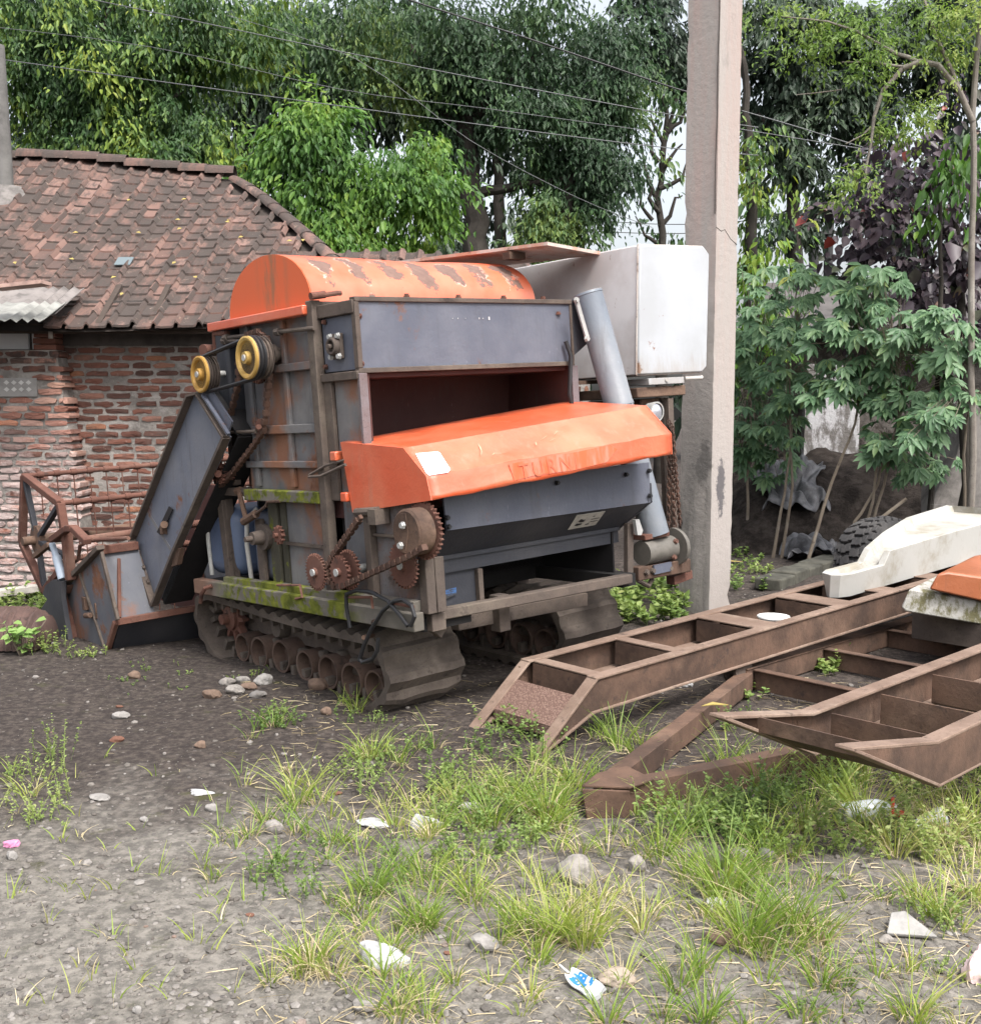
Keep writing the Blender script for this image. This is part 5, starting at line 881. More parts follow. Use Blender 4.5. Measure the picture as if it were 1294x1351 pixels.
lw = bk.math('MULTIPLY', bk.step(s_[2], 1.45, 0.75), bk.step(bk.noise(5, 7, 0.75, w), 0.36, 0.58)); c = bk.mix(bk.math('MULTIPLY', lw, 0.75), c, (0.50, 0.42, 0.40)); c = bk.mix(bk.math('MULTIPLY', bk.step(s_[2], 1.5, 1.95), bk.step(bk.noise(6, 6, 0.7, w), 0.4, 0.6)), c, (0.06, 0.045, 0.04)); bk.col(c); bk.bump(bk.noise(45, 6, 0.7, w), 0.9, 0.014); MT['brick_lime'] = bk.m
mo = NM('crumbly_mortar', 0.98, 0, 0.15); w = mo.co(kind='World'); mo.col(mo.mix(mo.step(mo.noise(5, 7, 0.7, w), 0.36, 0.66), (0.33, 0.308, 0.285), (0.17, 0.155, 0.142))); mo.bump(mo.noise(38, 7, 0.75, w), 1.0, 0.02); MT['mortar'] = mo.m
ti = NM('old_clay_tiles', 0.92, 0, 0.2); w = ti.co(kind='World')
c = ti.ramp(ti.rand(), [(0.0, (0.06, 0.048, 0.043)), (0.28, (0.095, 0.066, 0.058)), (0.55, (0.135, 0.084, 0.070)), (0.85, (0.175, 0.108, 0.09)), (1.0, (0.215, 0.138, 0.117))]); c = ti.mix(ti.step(ti.noise(2.6, 8, 0.74, ti.co((1.7, .55, .55), 'World')), 0.42, 0.56, 0, 0.9), c, (0.062, 0.052, 0.047)); c = ti.mix(ti.step(ti.noise(12, 6, 0.7, w), 0.60, 0.72, 0, 0.55), c, (0.33, 0.25, 0.20)); c = ti.mix(ti.step(ti.noise(9, 6, 0.7, ti.co((1, 1, 1), 'World', (3, 7, 2))), 0.62, 0.75, 0, 0.5), c, (0.085, 0.085, 0.05)); ti.col(c); ti.bump(ti.noise(45, 6, 0.7, w), 0.6, 0.01); MT['tile'] = ti.m
house = empty('brick_house', (-3.4, 10.4, 0), 'old brick house with a sagging mossy red tiled roof at left', 'house')
HOFF = np.array([-3.4, 10.4, 0.0])
def hpart(name, b, mat, bevel=0.0, smooth=40, parent=None):
    b.v = [(q[0] - HOFF[0], q[1] - HOFF[1], q[2] - HOFF[2]) for q in b.v]; return b.build(name, MT[mat] if isinstance(mat, str) else mat, parent or house, bevel=bevel, smooth=smooth)
def hbricks(*a, **k):
    o = bricks(*a, **k); o.location = -HOFF; return o
b = MB(); b.bb((-3.9, 10.356, -0.2), (0.9, 10.57, 2.40)); wall = hpart('wall', b, 'mortar')
b = MB(); b.bb((-3.86, 10.325, 2.0), (0.9, 10.36, 2.40)); hpart('plaster_band', b, plain('dark_plaster', (0.085, 0.075, 0.07), .95, .5, 5))  # dark plaster strip above the bricks
hbricks('wall_bricks', wall, -3.9, 0.9, -0.12, 2.30, 10.35, MT['brick'])
edge = lambda z: -3.568 - 0.116 * z
b = MB(); b.prism([(-6.4, 10.113, -.2), (edge(-.2) - .03, 10.113, -.2), (edge(1.95) - .03, 10.113, 1.95), (-6.4, 10.113, 1.95)], (0, 0.25, 0)); fw = hpart('front_wall', b, 'mortar')
vent = (-4.30, -4.02, 1.57, 1.69)
hbricks('front_wall_bricks', fw, -6.4, -3.4, -0.16, 1.975, 10.10, MT['brick_lime'], right=edge, skip=lambda x, z: vent[0] - .08 < x < vent[1] + .05 and vent[2] - .05 < z < vent[3] + 0.01, rough=0.005, depth=.25)
V = []; b = MB(); z = 1.95
for k in range(5):
    x = -3.93 + rng.normal() * .014; b.box((x, 10.22 + rng.normal() * .012, z + .025), (0.20 - .006 * k, 0.2, 0.048)); z += 0.055
hpart('broken_pier', b, 'brick', bevel=0.006)
b = MB(); b.bb((vent[0] - .04, 10.092, vent[2] - .03), (vent[1] + .02, 10.14, vent[3] + .015)); vb = hpart('vent_block', b, plain('grey_cement', (0.25, 0.24, 0.23), 0.95), bevel=0.004)
b = MB()
for i in range(4):
    for j in range(2):
        x, z = vent[0] + .01 + i * .065, vent[2] + .015 + j * .06; b.prism([(x, 10.088, z + .02), (x + .025, 10.088, z), (x + .05, 10.088, z + .02), (x + .025, 10.088, z + .04)], (0, 0.02, 0))
hpart('vent_hole', b, plain('pale_hole', (0.48, 0.47, 0.45), 0.9), parent=vb, smooth=0)
b = MB(); b.bb((-6.4, 10.2, 1.96), (-4.10, 10.23, 2.36)); b.bb((-4.06, 10.18, 1.96), (-4.0, 10.24, 2.32)); hpart('white_board', b, plain('pale_board', (0.50, 0.50, 0.52), 0.6, 0.15, 2.0))
def corr(name, x0, x1, y0, y1, z0, z1, mat, n=60, amp=0.018, per=0.085, tilt=0.0):
    b = MB(); vs = []
    for i in range(n + 1):
        x = x0 + (x1 - x0) * i / n; dz = amp * math.sin(2 * PI * x / per)
        vs += [(x, y0, z0 + dz + tilt * (x - x0)), (x, y1, z1 + dz + tilt * (x - x0)), (x, y1, z1 + dz - .006 + tilt * (x - x0)), (x, y0, z0 + dz - .006 + tilt * (x - x0))]
    b.add(vs, [(4 * i + j, 4 * i + (j + 1) % 4, 4 * i + 4 + (j + 1) % 4, 4 * i + 4 + j) for i in range(n) for j in range(4)] + [(0, 1, 2, 3), tuple(4 * n + j for j in (3, 2, 1, 0))]); return hpart(name, b, mat, smooth=60)
corr('awning_sheet', -6.4, -3.62, 9.35, 9.85, 2.16, 2.34, plain('fibre_cement', (0.27, 0.27, 0.25), 0.95, 0.4, 6)); corr('awning_sheet', -6.4, -3.62, 9.60, 10.3, 2.28, 2.56, plain('weathered_sheet', (0.20, 0.18, 0.17), 0.95, 0.5, 6), tilt=-.02)
b = MB(); b.box((-3.78, 9.30, 2.43), (0.42, 0.22, 0.03), np.array([[.97, 0, -.1], [0, 1, 0], [.1, 0, .97]])); hpart('loose_board', b, plain('pink_board', (0.40, 0.27, 0.23), 0.9, 0.4))
# roof
EY, EZ, SL = 9.95, 2.17, 0.615          # eave line and slope
def rz(y, x): return EZ + SL * (y - EY) - 0.10 * math.sin(max(0, min(1, (y - EY) / 3.4)) * PI) * (0.6 + 0.4 * math.sin(x * 0.9)) - 0.025 * math.sin(x * 1.6 + 1) - 0.085 * max(0, x + 4.9) * max(0, min(1, (y - EY) / 3.3)) ** 2
hipx = lambda y: float(np.interp(y, [9.9, 10.6, 11.2, 12.1, 12.8, 13.3], [-0.85, -1.22, -1.58, -2.12, -2.55, -2.98]))
ROWS = 18; EXP = 0.222; CW = 0.197; ca_ = 1 / math.hypot(1, SL); V = []; Fs = []
for j in range(ROWS):
    ya = EY - 0.06 + j * EXP * ca_; yb = ya + 0.285 * ca_
    for i in range(70):
        x0 = -7.6 + i * CW + rng.normal() * .005
        if x0 + CW * 0.92 > hipx(ya + .28) or (j < 3 and x0 < -3.86): continue
        tw = rng.normal() * 0.012; dyy = rng.normal() * 0.012; lift = rng.random() * 0.005; o = len(V); nx_ = 15
        for (y, dz, lz) in ((ya + dyy, 0.026 + lift, 0), (yb + dyy, 0.004, 0), (ya + dyy, 0.026 + lift - 0.019, 1)):
            for k in range(nx_):
                t = k / (nx_ - 1); x = x0 + t * (CW + 0.018) + tw * (y - ya); prof = 0.044 * math.exp(-((t - 0.84) / 0.105) ** 4) + 0.006 * math.exp(-((t - .1) / .06) ** 2); V.append((x, y + (0.002 if lz else 0), rz(y, x) + dz + prof))
        for k in range(nx_ - 1): Fs.append((o + k, o + k + 1, o + nx_ + k + 1, o + nx_ + k)); Fs.append((o + 2 * nx_ + k, o + 2 * nx_ + k + 1, o + k + 1, o + k))
b = MB(); b.v = V; b.f = Fs; roof = hpart('roof', b, 'tile', smooth=35)
b = MB()
for i in range(14):
    for j in range(10):
        pass
ypts = np.linspace(EY - 0.02, 13.32, 10)
vs = []
for y in ypts:
    for x in np.linspace(-7.6, hipx(y), 14): vs.append((x, y, rz(y, x) - 0.035))
b.add(vs, [(i * 14 + j, i * 14 + j + 1, (i + 1) * 14 + j + 1, (i + 1) * 14 + j) for i in range(9) for j in range(13)])
vs2 = []
for y in ypts: vs2 += [(hipx(y), y, rz(y, hipx(y)) - .03), (-0.62, y + .1, EZ - .05)]
b.add(vs2, [(2 * i, 2 * i + 1, 2 * i + 3, 2 * i + 2) for i in range(9)])
b.add([(-7.6, 13.32, rz(13.32, -5) - .03), (-3.1, 13.32, rz(13.32, -3.1) - .03), (-2.6, 16.7, EZ), (-7.6, 16.7, EZ)], [(0, 1, 2, 3)])
hpart('roof_light_block', b, plain('dark_backing', (0.045, 0.035, 0.03), 0.95), parent=roof)  # sheet added under the tiles to block light; also closes the back slopes
b = MB()
for i in range(18): b.beam((-7.0 + i * .45, 9.99, EZ - .02), (-7.0 + i * .45, 10.6, EZ + .37), 0.05, 0.07)
b.beam((-7.6, 10.05, EZ - .04), (-.9, 10.05, EZ - .04), 0.03, 0.08); hpart('rafter', b, plain('dark_rafter', (0.06, 0.045, 0.037), 0.95), parent=roof)
b = MB(); p = aty(120, 436, 10.0); b.cyl(p + (-.35, 0, -.07), p + (-.35, 0, .06), .02, 8); hpart('rafter_peg', b, plain('pale_peg', (0.28, 0.25, 0.22), 0.9), parent=roof)
b = MB()
for i in range(14):
    x = -7.2 + i * 0.305; zc = rz(13.3, x) + 0.03 + rng.normal() * .008; vs = []; 
    for (xx, r) in ((x, 0.115), (x + .32, 0.10)):
        for k in range(9): a = PI * k / 8; vs.append((xx, 13.32 - r * 1.1 * math.cos(a), zc + r * math.sin(a) - .02)) 
    if x + .3 < -2.85: b.add(vs, [(k, k + 1, 10 + k, 9 + k) for k in range(8)])
for i in range(12):
    y = 13.2 - i * 0.26; x = hipx(y); d = np.array([hipx(y - .3) - x, -.3, rz(y - .3, hipx(y - .3)) - rz(y, x)]); vs = []; pr = unit(np.array([0.8, 0.55, 0]))
    for (t, r) in ((0, 0.08), (1, 0.095)):
        for k in range(9): a = PI * k / 8; vs.append(np.array([x, y, rz(y, x)]) + d * t + pr * r * math.cos(a) + np.array([0, 0, r * math.sin(a) * .6 + .015]))
    b.add(vs, [(k, k + 1, 10 + k, 9 + k) for k in range(8)])
hpart('ridge_tile', b, 'tile', parent=roof)
b = MB(); p = aty(164, 343, 11.1); b.box((p[0], p[1], rz(p[1], p[0]) + 0.055), (0.15, 0.17, 0.008), np.array([[1, 0, 0], [0, ca_, -SL * ca_], [0, SL * ca_, ca_]])); g_ = NM('glass_tile', 0.15, 0, 0.6); g_.col((0.13, 0.16, 0.17)); hpart('glass_tile', b, g_.m, parent=roof)
for k in range(17):
    x, y = [(170, 264), (235, 290), (237, 302), (243, 263), (300, 293), (318, 313), (100, 307), (20, 347), (95, 342), (150, 366), (230, 347), (258, 366), (161, 388), (302, 290), (400, 317), (382, 318), (183, 307)][k]
    pts = [aty(x, y, Y_) for Y_ in np.linspace(10, 13.4, 120)]; p = min(pts, key=lambda q: abs(q[2] - rz(q[1], q[0]) - .06)); a = rng.random() * 6; b = MB()
    e1, e2 = np.array([math.cos(a), math.sin(a) * ca_, math.sin(a) * SL * ca_]) * .028, np.array([-math.sin(a), math.cos(a) * ca_, math.cos(a) * SL * ca_]) * .018
    b.slab([p - e1, p - e2 + (0, 0, .006), p + e1, p + e2 + (0, 0, .006)], .003); o = b.build('fallen_leaf', plain('yellow_leaf', (0.36, 0.28, 0.085), 0.7) if k == 0 else bpy.data.materials['yellow_leaf'], origin=p); tag(o, 'small fallen yellow leaf lying on the roof tiles', 'leaf', 'fallen leaves on the roof')
# low tiled roof that shows above the drum
lo = empty('low_tiled_shed', (-.6, 12.6, 0), 'low tiled shed whose ridge peeps over the orange drum', 'shed')
b = MB(); b.bb((-1.2, -.1, 0), (1.0, .1, 2.75)); b.build('wall', MT['mortar'], lo)
V = []; Fs = []
for j in range(3):
    for i in range(11):
        x0 = -1.15 + i * CW - (j % 2) * .03; o = len(V)
        for (y, dz) in ((-.55 + j * .2, 0.03), (-.25 + j * .2, 0.0), (-.548 + j * .2, 0.012)):
            for k in range(9): t = k / 8; V.append((x0 + t * .235, y, 2.74 + (y + .55) * .55 + dz + .046 * math.exp(-((t - .8) / .13) ** 2) + .02 * math.sin(i * .7)))
        for k in range(8): Fs.append((o + k, o + k + 1, o + 9 + k + 1, o + 9 + k)); Fs.append((o + 18 + k, o + 19 + k, o + k + 1, o + k))
b = MB(); b.v = V; b.f = Fs; b.build('roof', MT['tile'], lo, smooth=35)
b = MB()
for i in range(7):
    x = -1.15 + i * .33; vs = []
    for (xx, r) in ((x, .09), (x + .34, .08)):
        for k in range(9): a = PI * k / 8; vs.append((xx, .02 - r * math.cos(a), 3.02 + .02 * math.sin(i * 2.1) + r * .7 * math.sin(a)))
    b.add(vs, [(k, k + 1, 10 + k, 9 + k) for k in range(8)])
b.build('ridge_tile', MT['tile'], lo)
# leaning post on the roof
p0, p1 = aty(8, 262, 12.6), aty(-3, 60, 12.6); b = MB(); b.tube([p0 - (0, 0, 1.2) - p0, p0 - p0, p1 - p0], 0.115, 10, False, 0.075); o = empty('concrete_post', p0, 'weathered grey post rising through the roof at far left edge', 'post'); b.build('shaft', plain('grey_post', (0.15, 0.145, 0.138), 0.95, 0.45, 4), o, bevel=0)
b = MB(); b.lathe((0.02, 0, 0), (0, 0, 1), [(-.35, .32), (-.1, .30), (.05, .22), (.12, .17)], 14); b.build('cement_collar', plain('cement_collar', (0.20, 0.185, 0.175), 0.98, 0.5, 8), o)

# ================================================================ poles and wires
pm = NM('pole_concrete', 0.9, 0, 0.25); s_ = pm.xyz()
pf = pm.step(s_[0], -0.02, 0.03); c = pm.mix(pf, (0.31, 0.285, 0.265), (0.33, 0.298, 0.278)); c = pm.mix(pm.math('MULTIPLY', pm.step(pm.noise(3.0, 6, 0.7, pm.co((2.2, 2.2, .22))), 0.40, 0.66), pm.step(s_[2], 0.9, 2.6, 0, .8)), c, (0.345, 0.268, 0.243)); c = pm.mix(pm.step(pm.noise(6, 8, 0.72, pm.co((1, 1, .35), off=(3, 1, 5))), 0.58, 0.72, 0, 0.55), c, (0.205, 0.19, 0.178))
sd_ = pm.math('SQRT', pm.math('ADD', pm.math('POWER', pm.math('DIVIDE', pm.math('SUBTRACT', s_[2], 0.90), 0.20), 2), pm.math('POWER', pm.math('DIVIDE', pm.math('SUBTRACT', s_[0], 0.075), 0.042), 2))); sd_ = pm.math('ADD', sd_, pm.math('MULTIPLY', pm.math('SUBTRACT', pm.noise(9, 6, .7), .5), 3)); c = pm.mix(pm.step(sd_, 1.0, 0.6, 0, .8), c, (0.055, 0.053, 0.062))
sd2 = pm.math('SQRT', pm.math('ADD', pm.math('POWER', pm.math('DIVIDE', pm.math('SUBTRACT', s_[2], 1.08), 0.2), 2), pm.math('POWER', pm.math('DIVIDE', pm.math('SUBTRACT', s_[0], -0.05), 0.06), 2))); sd2 = pm.math('ADD', sd2, pm.math('MULTIPLY', pm.math('SUBTRACT', pm.noise(7, 6, .7, pm.co(off=(2, 2, 2))), .5), 4)); c = pm.mix(pm.step(sd2, 1.0, 0.5, 0, .7), c, (0.10, 0.093, 0.088)); c = pm.mix(pm.math('MULTIPLY', pm.math('MULTIPLY', pm.step(s_[0], .01, -.03), pm.step(s_[2], 1.9, .6)), pm.step(pm.noise(4, 7, .72, pm.co((1.5, 1.5, .3), off=(7, 2, 0))), .40, .6, 0, .75)), c, (0.135, 0.128, 0.122))
pm.col(c); pm.bump(pm.math('ADD', pm.noise(22, 6, 0.7), pm.noise(4, 4, .6, pm.co((1, 1, .4)))), 0.5, 0.012)
pb_ = gnd(927, 817); pcx = pb_ + np.array([0.042, 0.185, 0]); b = MB(); hs_ = 0.182; n = 90; vs = []
cs = [(0, -hs_), (hs_, 0), (0, hs_), (-hs_, 0)]
m_ = 4 * 6
for i in range(n + 1):
    z = -0.3 + 6.6 * i / n
    for k in range(4):
        for j in range(6):
            t = j / 6; a, c2 = cs[k], cs[(k + 1) % 4]; ch_ = 0.0035 * max(0, rng.normal()) ** 2 if j == 0 else 0.0; x, y = a[0] + (c2[0] - a[0]) * t, a[1] + (c2[1] - a[1]) * t; q = 1 - ch_ / hs_; vs.append((x * q, y * q, z))
b.add(vs, [(i * m_ + j, i * m_ + (j + 1) % m_, (i + 1) * m_ + (j + 1) % m_, (i + 1) * m_ + j) for i in range(n) for j in range(m_)] + [tuple(n * m_ + j for j in range(m_))])
pole = b.build('concrete_pole', pm.m, smooth=25); pole.location = [float(q) for q in pcx]; pole['label'] = 'thick square concrete pole standing behind the white tank'; pole['category'] = 'pole'
b = MB(); cr = [(-0.013, 4.3), (-.010, 4.0), (-.016, 3.7), (-.012, 3.4), (-.02, 3.05), (-.016, 2.75)]; b.tube([(x + 0.006, -hs_ + abs(x) * .9 - .001 if False else -hs_ + 0.004, z) for x, z in cr], 0.0035, 5); crk = [(0.0, 2.66), (.04, 2.64), (.07, 2.655), (.12, 2.60), (.176, 2.57)]; b.tube([(x, -hs_ + x + 0.001, z) for x, z in crk], 0.003, 5); b.build('crack', plain('crack_dark', (0.06, 0.05, 0.045), 1.0), pole)
tp = empty('utility_pole', aty(1072, 560, 30) * np.array([1, 1, 0]), 'distant pair of dark utility poles in the sky gap at right', 'utility pole')
g0 = aty(1070, 560, 30); b = MB(); b.cyl((-.09, 0, 0), (-.09, 0, 6.8), 0.13, 10); b.cyl((.28, 0, 0), (.28, 0, 6.7), 0.12, 10); b.build('shaft', plain('dark_pole', (0.05, 0.05, 0.052), 0.9), tp)
b = MB(); b.beam((-1.6, -.1, 6.25), (1.0, -.1, 6.35), .08, .09); b.beam((-1.2, -.1, 5.8), (.8, -.1, 5.85), .07, .08)
b.build('crossarm', plain('dark_arm', (0.07, 0.07, 0.07), 0.9), tp); b = MB()
for x in (-1.5, -.8, -.1, .6): b.lathe((x, -.1, 6.3), (0, 0, 1), [(0, .04), (.08, .06), (.12, .03), (.16, .05)], 8)
b.build('insulator', plain('pale_insulator', (0.35, 0.34, 0.33), .5), tp)
WL = [([(-60, -35), (125, 0), (450, 68), (837, 143), (1000, 168)], 13.5, .009, 'topmost grey wire slanting from the upper left corner'), ([(-60, 67), (0, 78), (450, 140), (835, 190), (1000, 205)], 13.4, .009, 'long grey wire crossing left trees just above the roof ridge'), ([(480, -22), (540, 0), (700, 52), (870, 110), (910, 122)], 12.5, .014, 'thick dark cable sloping down to the pole from top centre'), ([(-60, 30), (200, 62), (450, 118), (640, 143), (850, 172)], 14.0, .006, 'thin wire between the two long grey wires'), ([(300, 20), (470, 78), (620, 185), (760, 260), (860, 300)], 14.5, .006, 'thin steep wire crossing diagonally before the dense tree trunk'), ([(978, 146), (1050, 167), (1130, 192), (1210, 215), (1340, 250)], 12.8, .010, 'wire leaving the right side of the pole, upper one'), ([(974, 170), (1060, 184), (1160, 200), (1330, 226)], 13.0, .008, 'wire leaving the right side of the pole, lower one'), ([(620, 278), (800, 292), (900, 296), (1000, 290), (1072, 282)], 26, .016, 'distant low wire reaching the far twin poles, upper'), ([(620, 298), (800, 306), (900, 308), (1000, 300), (1072, 292)], 26, .016, 'distant low wire reaching the far twin poles, lower')]
wmat = plain('wire_grey', (0.10, 0.105, 0.11), 0.5); dmat = plain('wire_dark', (0.03, 0.03, 0.032), 0.6)
for pts, Y_, r, lb in WL:
    q = [aty(x, y, Y_) for x, y in pts]; b = MB(); q2 = [q[0]]
    for i in range(len(q) - 1):
        for t in (.25, .5, .75, 1.0):
            p1_, p2_ = q[i], q[i + 1]; p0_ = q[max(i - 1, 0)]; p3_ = q[min(i + 2, len(q) - 1)]; q2.append(0.5 * ((2 * p1_) + (p2_ - p0_) * t + (2 * p0_ - 5 * p1_ + 4 * p2_ - p3_) * t * t + (3 * p1_ - p0_ - 3 * p2_ + p3_) * t ** 3))
    b.tube(q2, r * .62, 6); tag(b.build('overhead_wire', dmat if r == .014 else wmat, origin=q[1]), lb, 'wire', 'overhead wires')

# ================================================================ rusty ramps and the trailer frame
def pl(a, L_, T_): return lambda s, t, z: np.asarray(a) + L_ * s + T_ * t + np.array([0, 0, 1.0]) * z
def ramp(label, a, L_, T_, W_, length, rungs, flip, ls=0.335, lz=-.268):
    L_, T_ = np.asarray(L_, float), unit(np.asarray(T_, float)); f = pl(a, L_, T_); H = 0.15; o = empty('loading_ramp', a, label, 'ramp', 'rusty loading ramps'); A0 = np.asarray(a, float)
    zz = (lambda z: -H - z) if flip else (lambda z: z)
    g = lambda s, t, z: f(s, t, zz(z)) - A0
    for t, sgn in ((0.0, 1), (W_, -1)):
        b = MB(); b.slab([g(0, t, -.004), g(length, t, -.004), g(length, t, -H + .004), g(-.02, t, -H + .004), g(-ls + .015, t, lz + .006), g(-ls, t, lz)], 0.01)
        b.build('rail', MT['frame'], o)
        for (s0, z0, s1, z1) in ((0, 0, length, 0), (-.02, -H, length, -H)):
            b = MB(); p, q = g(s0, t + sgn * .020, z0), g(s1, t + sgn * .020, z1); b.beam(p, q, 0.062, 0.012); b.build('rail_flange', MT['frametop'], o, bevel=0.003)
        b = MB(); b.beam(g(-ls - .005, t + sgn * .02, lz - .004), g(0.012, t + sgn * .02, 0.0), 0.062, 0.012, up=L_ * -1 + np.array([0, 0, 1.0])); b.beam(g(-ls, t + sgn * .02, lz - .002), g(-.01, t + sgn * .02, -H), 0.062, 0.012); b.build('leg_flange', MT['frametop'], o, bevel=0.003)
    e = 0.045
    for k, s in enumerate(rungs):
        w = 0.20 if k > 1 else 0.08; b = MB(); b.beam(g(s + w / 2, e * .9, -.005), g(s + w / 2, W_ - e * .9, -.005), w, 0.008); rg = b.build('rung', MT['frametop'], o, bevel=0.002); b = MB()
        b.slab([g(s, e, -.012), g(s, W_ - e, -.012), g(s, W_ - e, -H * .85), g(s, e, -H * .85)], 0.008); b.slab([g(s + w, e, -.012), g(s + w, W_ - e, -.012), g(s + w, W_ - e, -H * .5), g(s + w, e, -H * .5)], 0.006); b.build('rung_web', MT['frame'], rg)
    b = MB(); q = [(-.22 * ls, lz * .23), (-.64 * ls, lz * .655)]; b.slab([g(q[0][0], e, q[0][1] - .006), g(q[0][0], W_ - e, q[0][1] - .006), g(q[1][0], W_ - e, q[1][1] - .006), g(q[1][0], e, q[1][1] - .006)], 0.008); b.slab([g(q[1][0], e, q[1][1]), g(q[1][0], W_ - e, q[1][1]), g(q[1][0] + .0, W_ - e, q[1][1] - .05), g(q[1][0] + 0, e, q[1][1] - .05)], 0.008); b.build('toe_plate', MT['frame' if flip else 'toe'], o)
    b = MB(); b.slab([g(-.03, .012, -.02), g(-.06, .012, -.13), g(.01, .012, -.12)], 0.012); b.build('gusset', MT['frame'], o)
    return o
tm = NM('pitted_plate', 0.95, 0, 0.25); vd = tm.voro(95, tm.co(), 'F1'); tm.col(tm.mix(tm.step(vd, 0.3, 0.55), (0.20, 0.13, 0.105), (0.135, 0.083, 0.067))); tm.bump(vd, 0.5, 0.006); MT['toe'] = tm.m
aA = np.array([.148, 5.31, .275]); LA = np.array([.762, .647, .048]); TA = np.array([.652, -.758, 0]); nA = unit(np.cross(LA, TA)); sA = [float((onplane(x, y, nA, aA) - aA) @ LA / (LA @ LA)) for x, y in ((700, 871), (811, 843), (913, 814), (1012, 786), (1075, 770))]
ramp('rusty ladder ramp nearest the harvester, feet down on the soil', aA, LA, TA, 0.48, 3.4, sA + [sA[-1] + .55, sA[-1] + 1.1], False)
aB = np.array([1.132, 4.023, .385]); LB = np.array([.735, .678, .020]); TB = np.array([.675, -.738, 0]); nB = unit(np.cross(LB, TB)); sB = [float((onplane(x, y, nB, aB) - aB) @ LB / (LB @ LB)) for x, y in ((1095, 932), (1190, 905))]
rb_ = ramp('rusty ladder ramp lying upside down in the weeds at right', aB, LB, TB, 0.50, 3.0, [sB[0], sB[0] + .36, sB[0] + .78, sB[0] + 1.3, sB[0] + 1.9], True, .55, -.25)
tr = empty('trailer_frame', (1.29, 5.71, .14), 'rusty trailer chassis with a pointed drawbar under the ramps', 'trailer frame'); TO = np.array([1.29, 5.71, .14]); LC = np.array([.735, .678, 0.012]); TC = unit(np.array([.665, -.745, 0])); WC = 1.15
fc = lambda s, t, z: LC * s + TC * t + np.array([0, 0, z])
def tpart(name, b, mat='frame', bevel=0.003): return b.build(name, MT[mat], tr, bevel=bevel)
for t in (0, WC):
    b = MB(); b.beam(fc(-.02, t, -.055), fc(3.2, t, -.055), .075, .105); b.beam(fc(-.02, t, .003), fc(3.2, t, .003), .085, .008); tpart('side_member', b)
for s in (0.05, 0.72, 1.42, 2.1, 2.8):
    b = MB(); b.beam(fc(s, .04, -.06), fc(s, WC - .04, -.06), .012, .10); b.beam(fc(s, .045, -.006), fc(s, WC - .045, -.006), .055, .008); tpart('cross_member', b)
b = MB(); b.beam(fc(1.25, .30, .10), fc(1.25, 1.6, .10), .12, .16); b.beam(fc(1.9, -.1, .10), fc(1.9, 1.6, .12), .1, .16); tpart('bolster', b, 'iron')
tip = np.array([.38, 4.02, .105]) - TO; ja, jb = fc(0.0, 0.02, -.03), fc(0.0, WC, -.03)
b = MB(); b.beam(tip + (.03, .06, -.05), ja + (0, 0, -.03), .07, .095); b.beam(tip + (.04, .0, -.05), jb + (0, 0, -.03), .07, .11); tpart('drawbar', b)
b = MB(); b.slab([tip + (-.05, -.02, .003), tip + (.12, -.04, .003), tip + (.22, .05, .003), tip + (.14, .20, .003), tip + (.02, .12, .003)], .01); b.slab([tip + (-.05, -.03, 0), tip + (.12, -.05, 0), tip + (.12, -.05, -.13), tip + (-.03, -.03, -.13)], .012); tpart('drawbar_plate', b)
b = MB(); b.beam(tip + (-.25, -.02, -.09), tip + (-.02, .03, -.06), .03, .02); tpart('drawbar_eye', b)
c = fc(-.03, -.05, .0); b = MB(); b.lathe(c, TC, [(0, .02), (0, .075), (.015, .075), (.015, .04), (.06, .04), (.06, .07), (.08, .07)], 20); tpart('pulley_wheel', b, 'iron')

# ---- things lying on the ramps
fm_ = NM('weathered_white_moulding', 0.6, 0, 0.4); s_ = fm_.xyz(); c = fm_.mix(fm_.step(fm_.noise(2.6, 7, 0.7), 0.44, 0.66), (0.40, 0.393, 0.372), (0.27, 0.248, 0.2)); c = fm_.mix(fm_.step(fm_.noise(12, 7, 0.75, fm_.co((1, 1, .5))), 0.58, 0.72, 0, 0.6), c, (0.23, 0.20, 0.14)); fm_.col(c); fm_.bump(fm_.noise(18, 5), .15, .01)
WO = gnd(1108, 791, .365); WL_ = np.array([.765, .645, .058]); WT = np.array([-.645, .765, 0.0])
plan = [(.10, 0.0), (.42, 0), (.48, 0), (.8, 0), (1.3, 0), (1.9, 0), (2.3, 0), (2.3, .58), (1.6, .50), (1.0, .32), (.48, .13), (.42, .14), (.12, .145), (.03, .11), (0.0, .075), (.03, .03)]
hh = lambda s: 0.14 if s < .45 else (0.215 + 0.02 * min(1.0, (s - .36)))
b = MB(); n = len(plan); cx_, cy_ = 1.1, .23
ringv = []
for (z, sc) in ((0, .0), (0.5, .010), (1.0, .022)): ringv.append([WL_ * (s - sc * (1 if s < .2 else 0)) + WT * (t - sc * (1 if t < .1 else -1)) + np.array([0, 0, hh(s) * z]) for s, t in plan])
rim = [WL_ * (s + .025 * (1 if s < .2 else 0)) + WT * (t + .02 * (1 if t < .1 else -1)) + np.array([0, 0, hh(s) - .003]) for s, t in plan]
bot = [WL_ * (s + .04 * (1 if s < .2 else 0)) + WT * (t + .04 * (1 if t < .1 else -1)) + np.array([0, 0, hh(s) - .05]) for s, t in plan]
vs = sum(ringv, []) + rim + bot; fs = [(r * n + i, r * n + (i + 1) % n, (r + 1) * n + (i + 1) % n, (r + 1) * n + i) for r in range(4) for i in range(n)]; fs.append(tuple(range(n))[::-1]); fs.append(tuple(4 * n + i for i in range(n)))
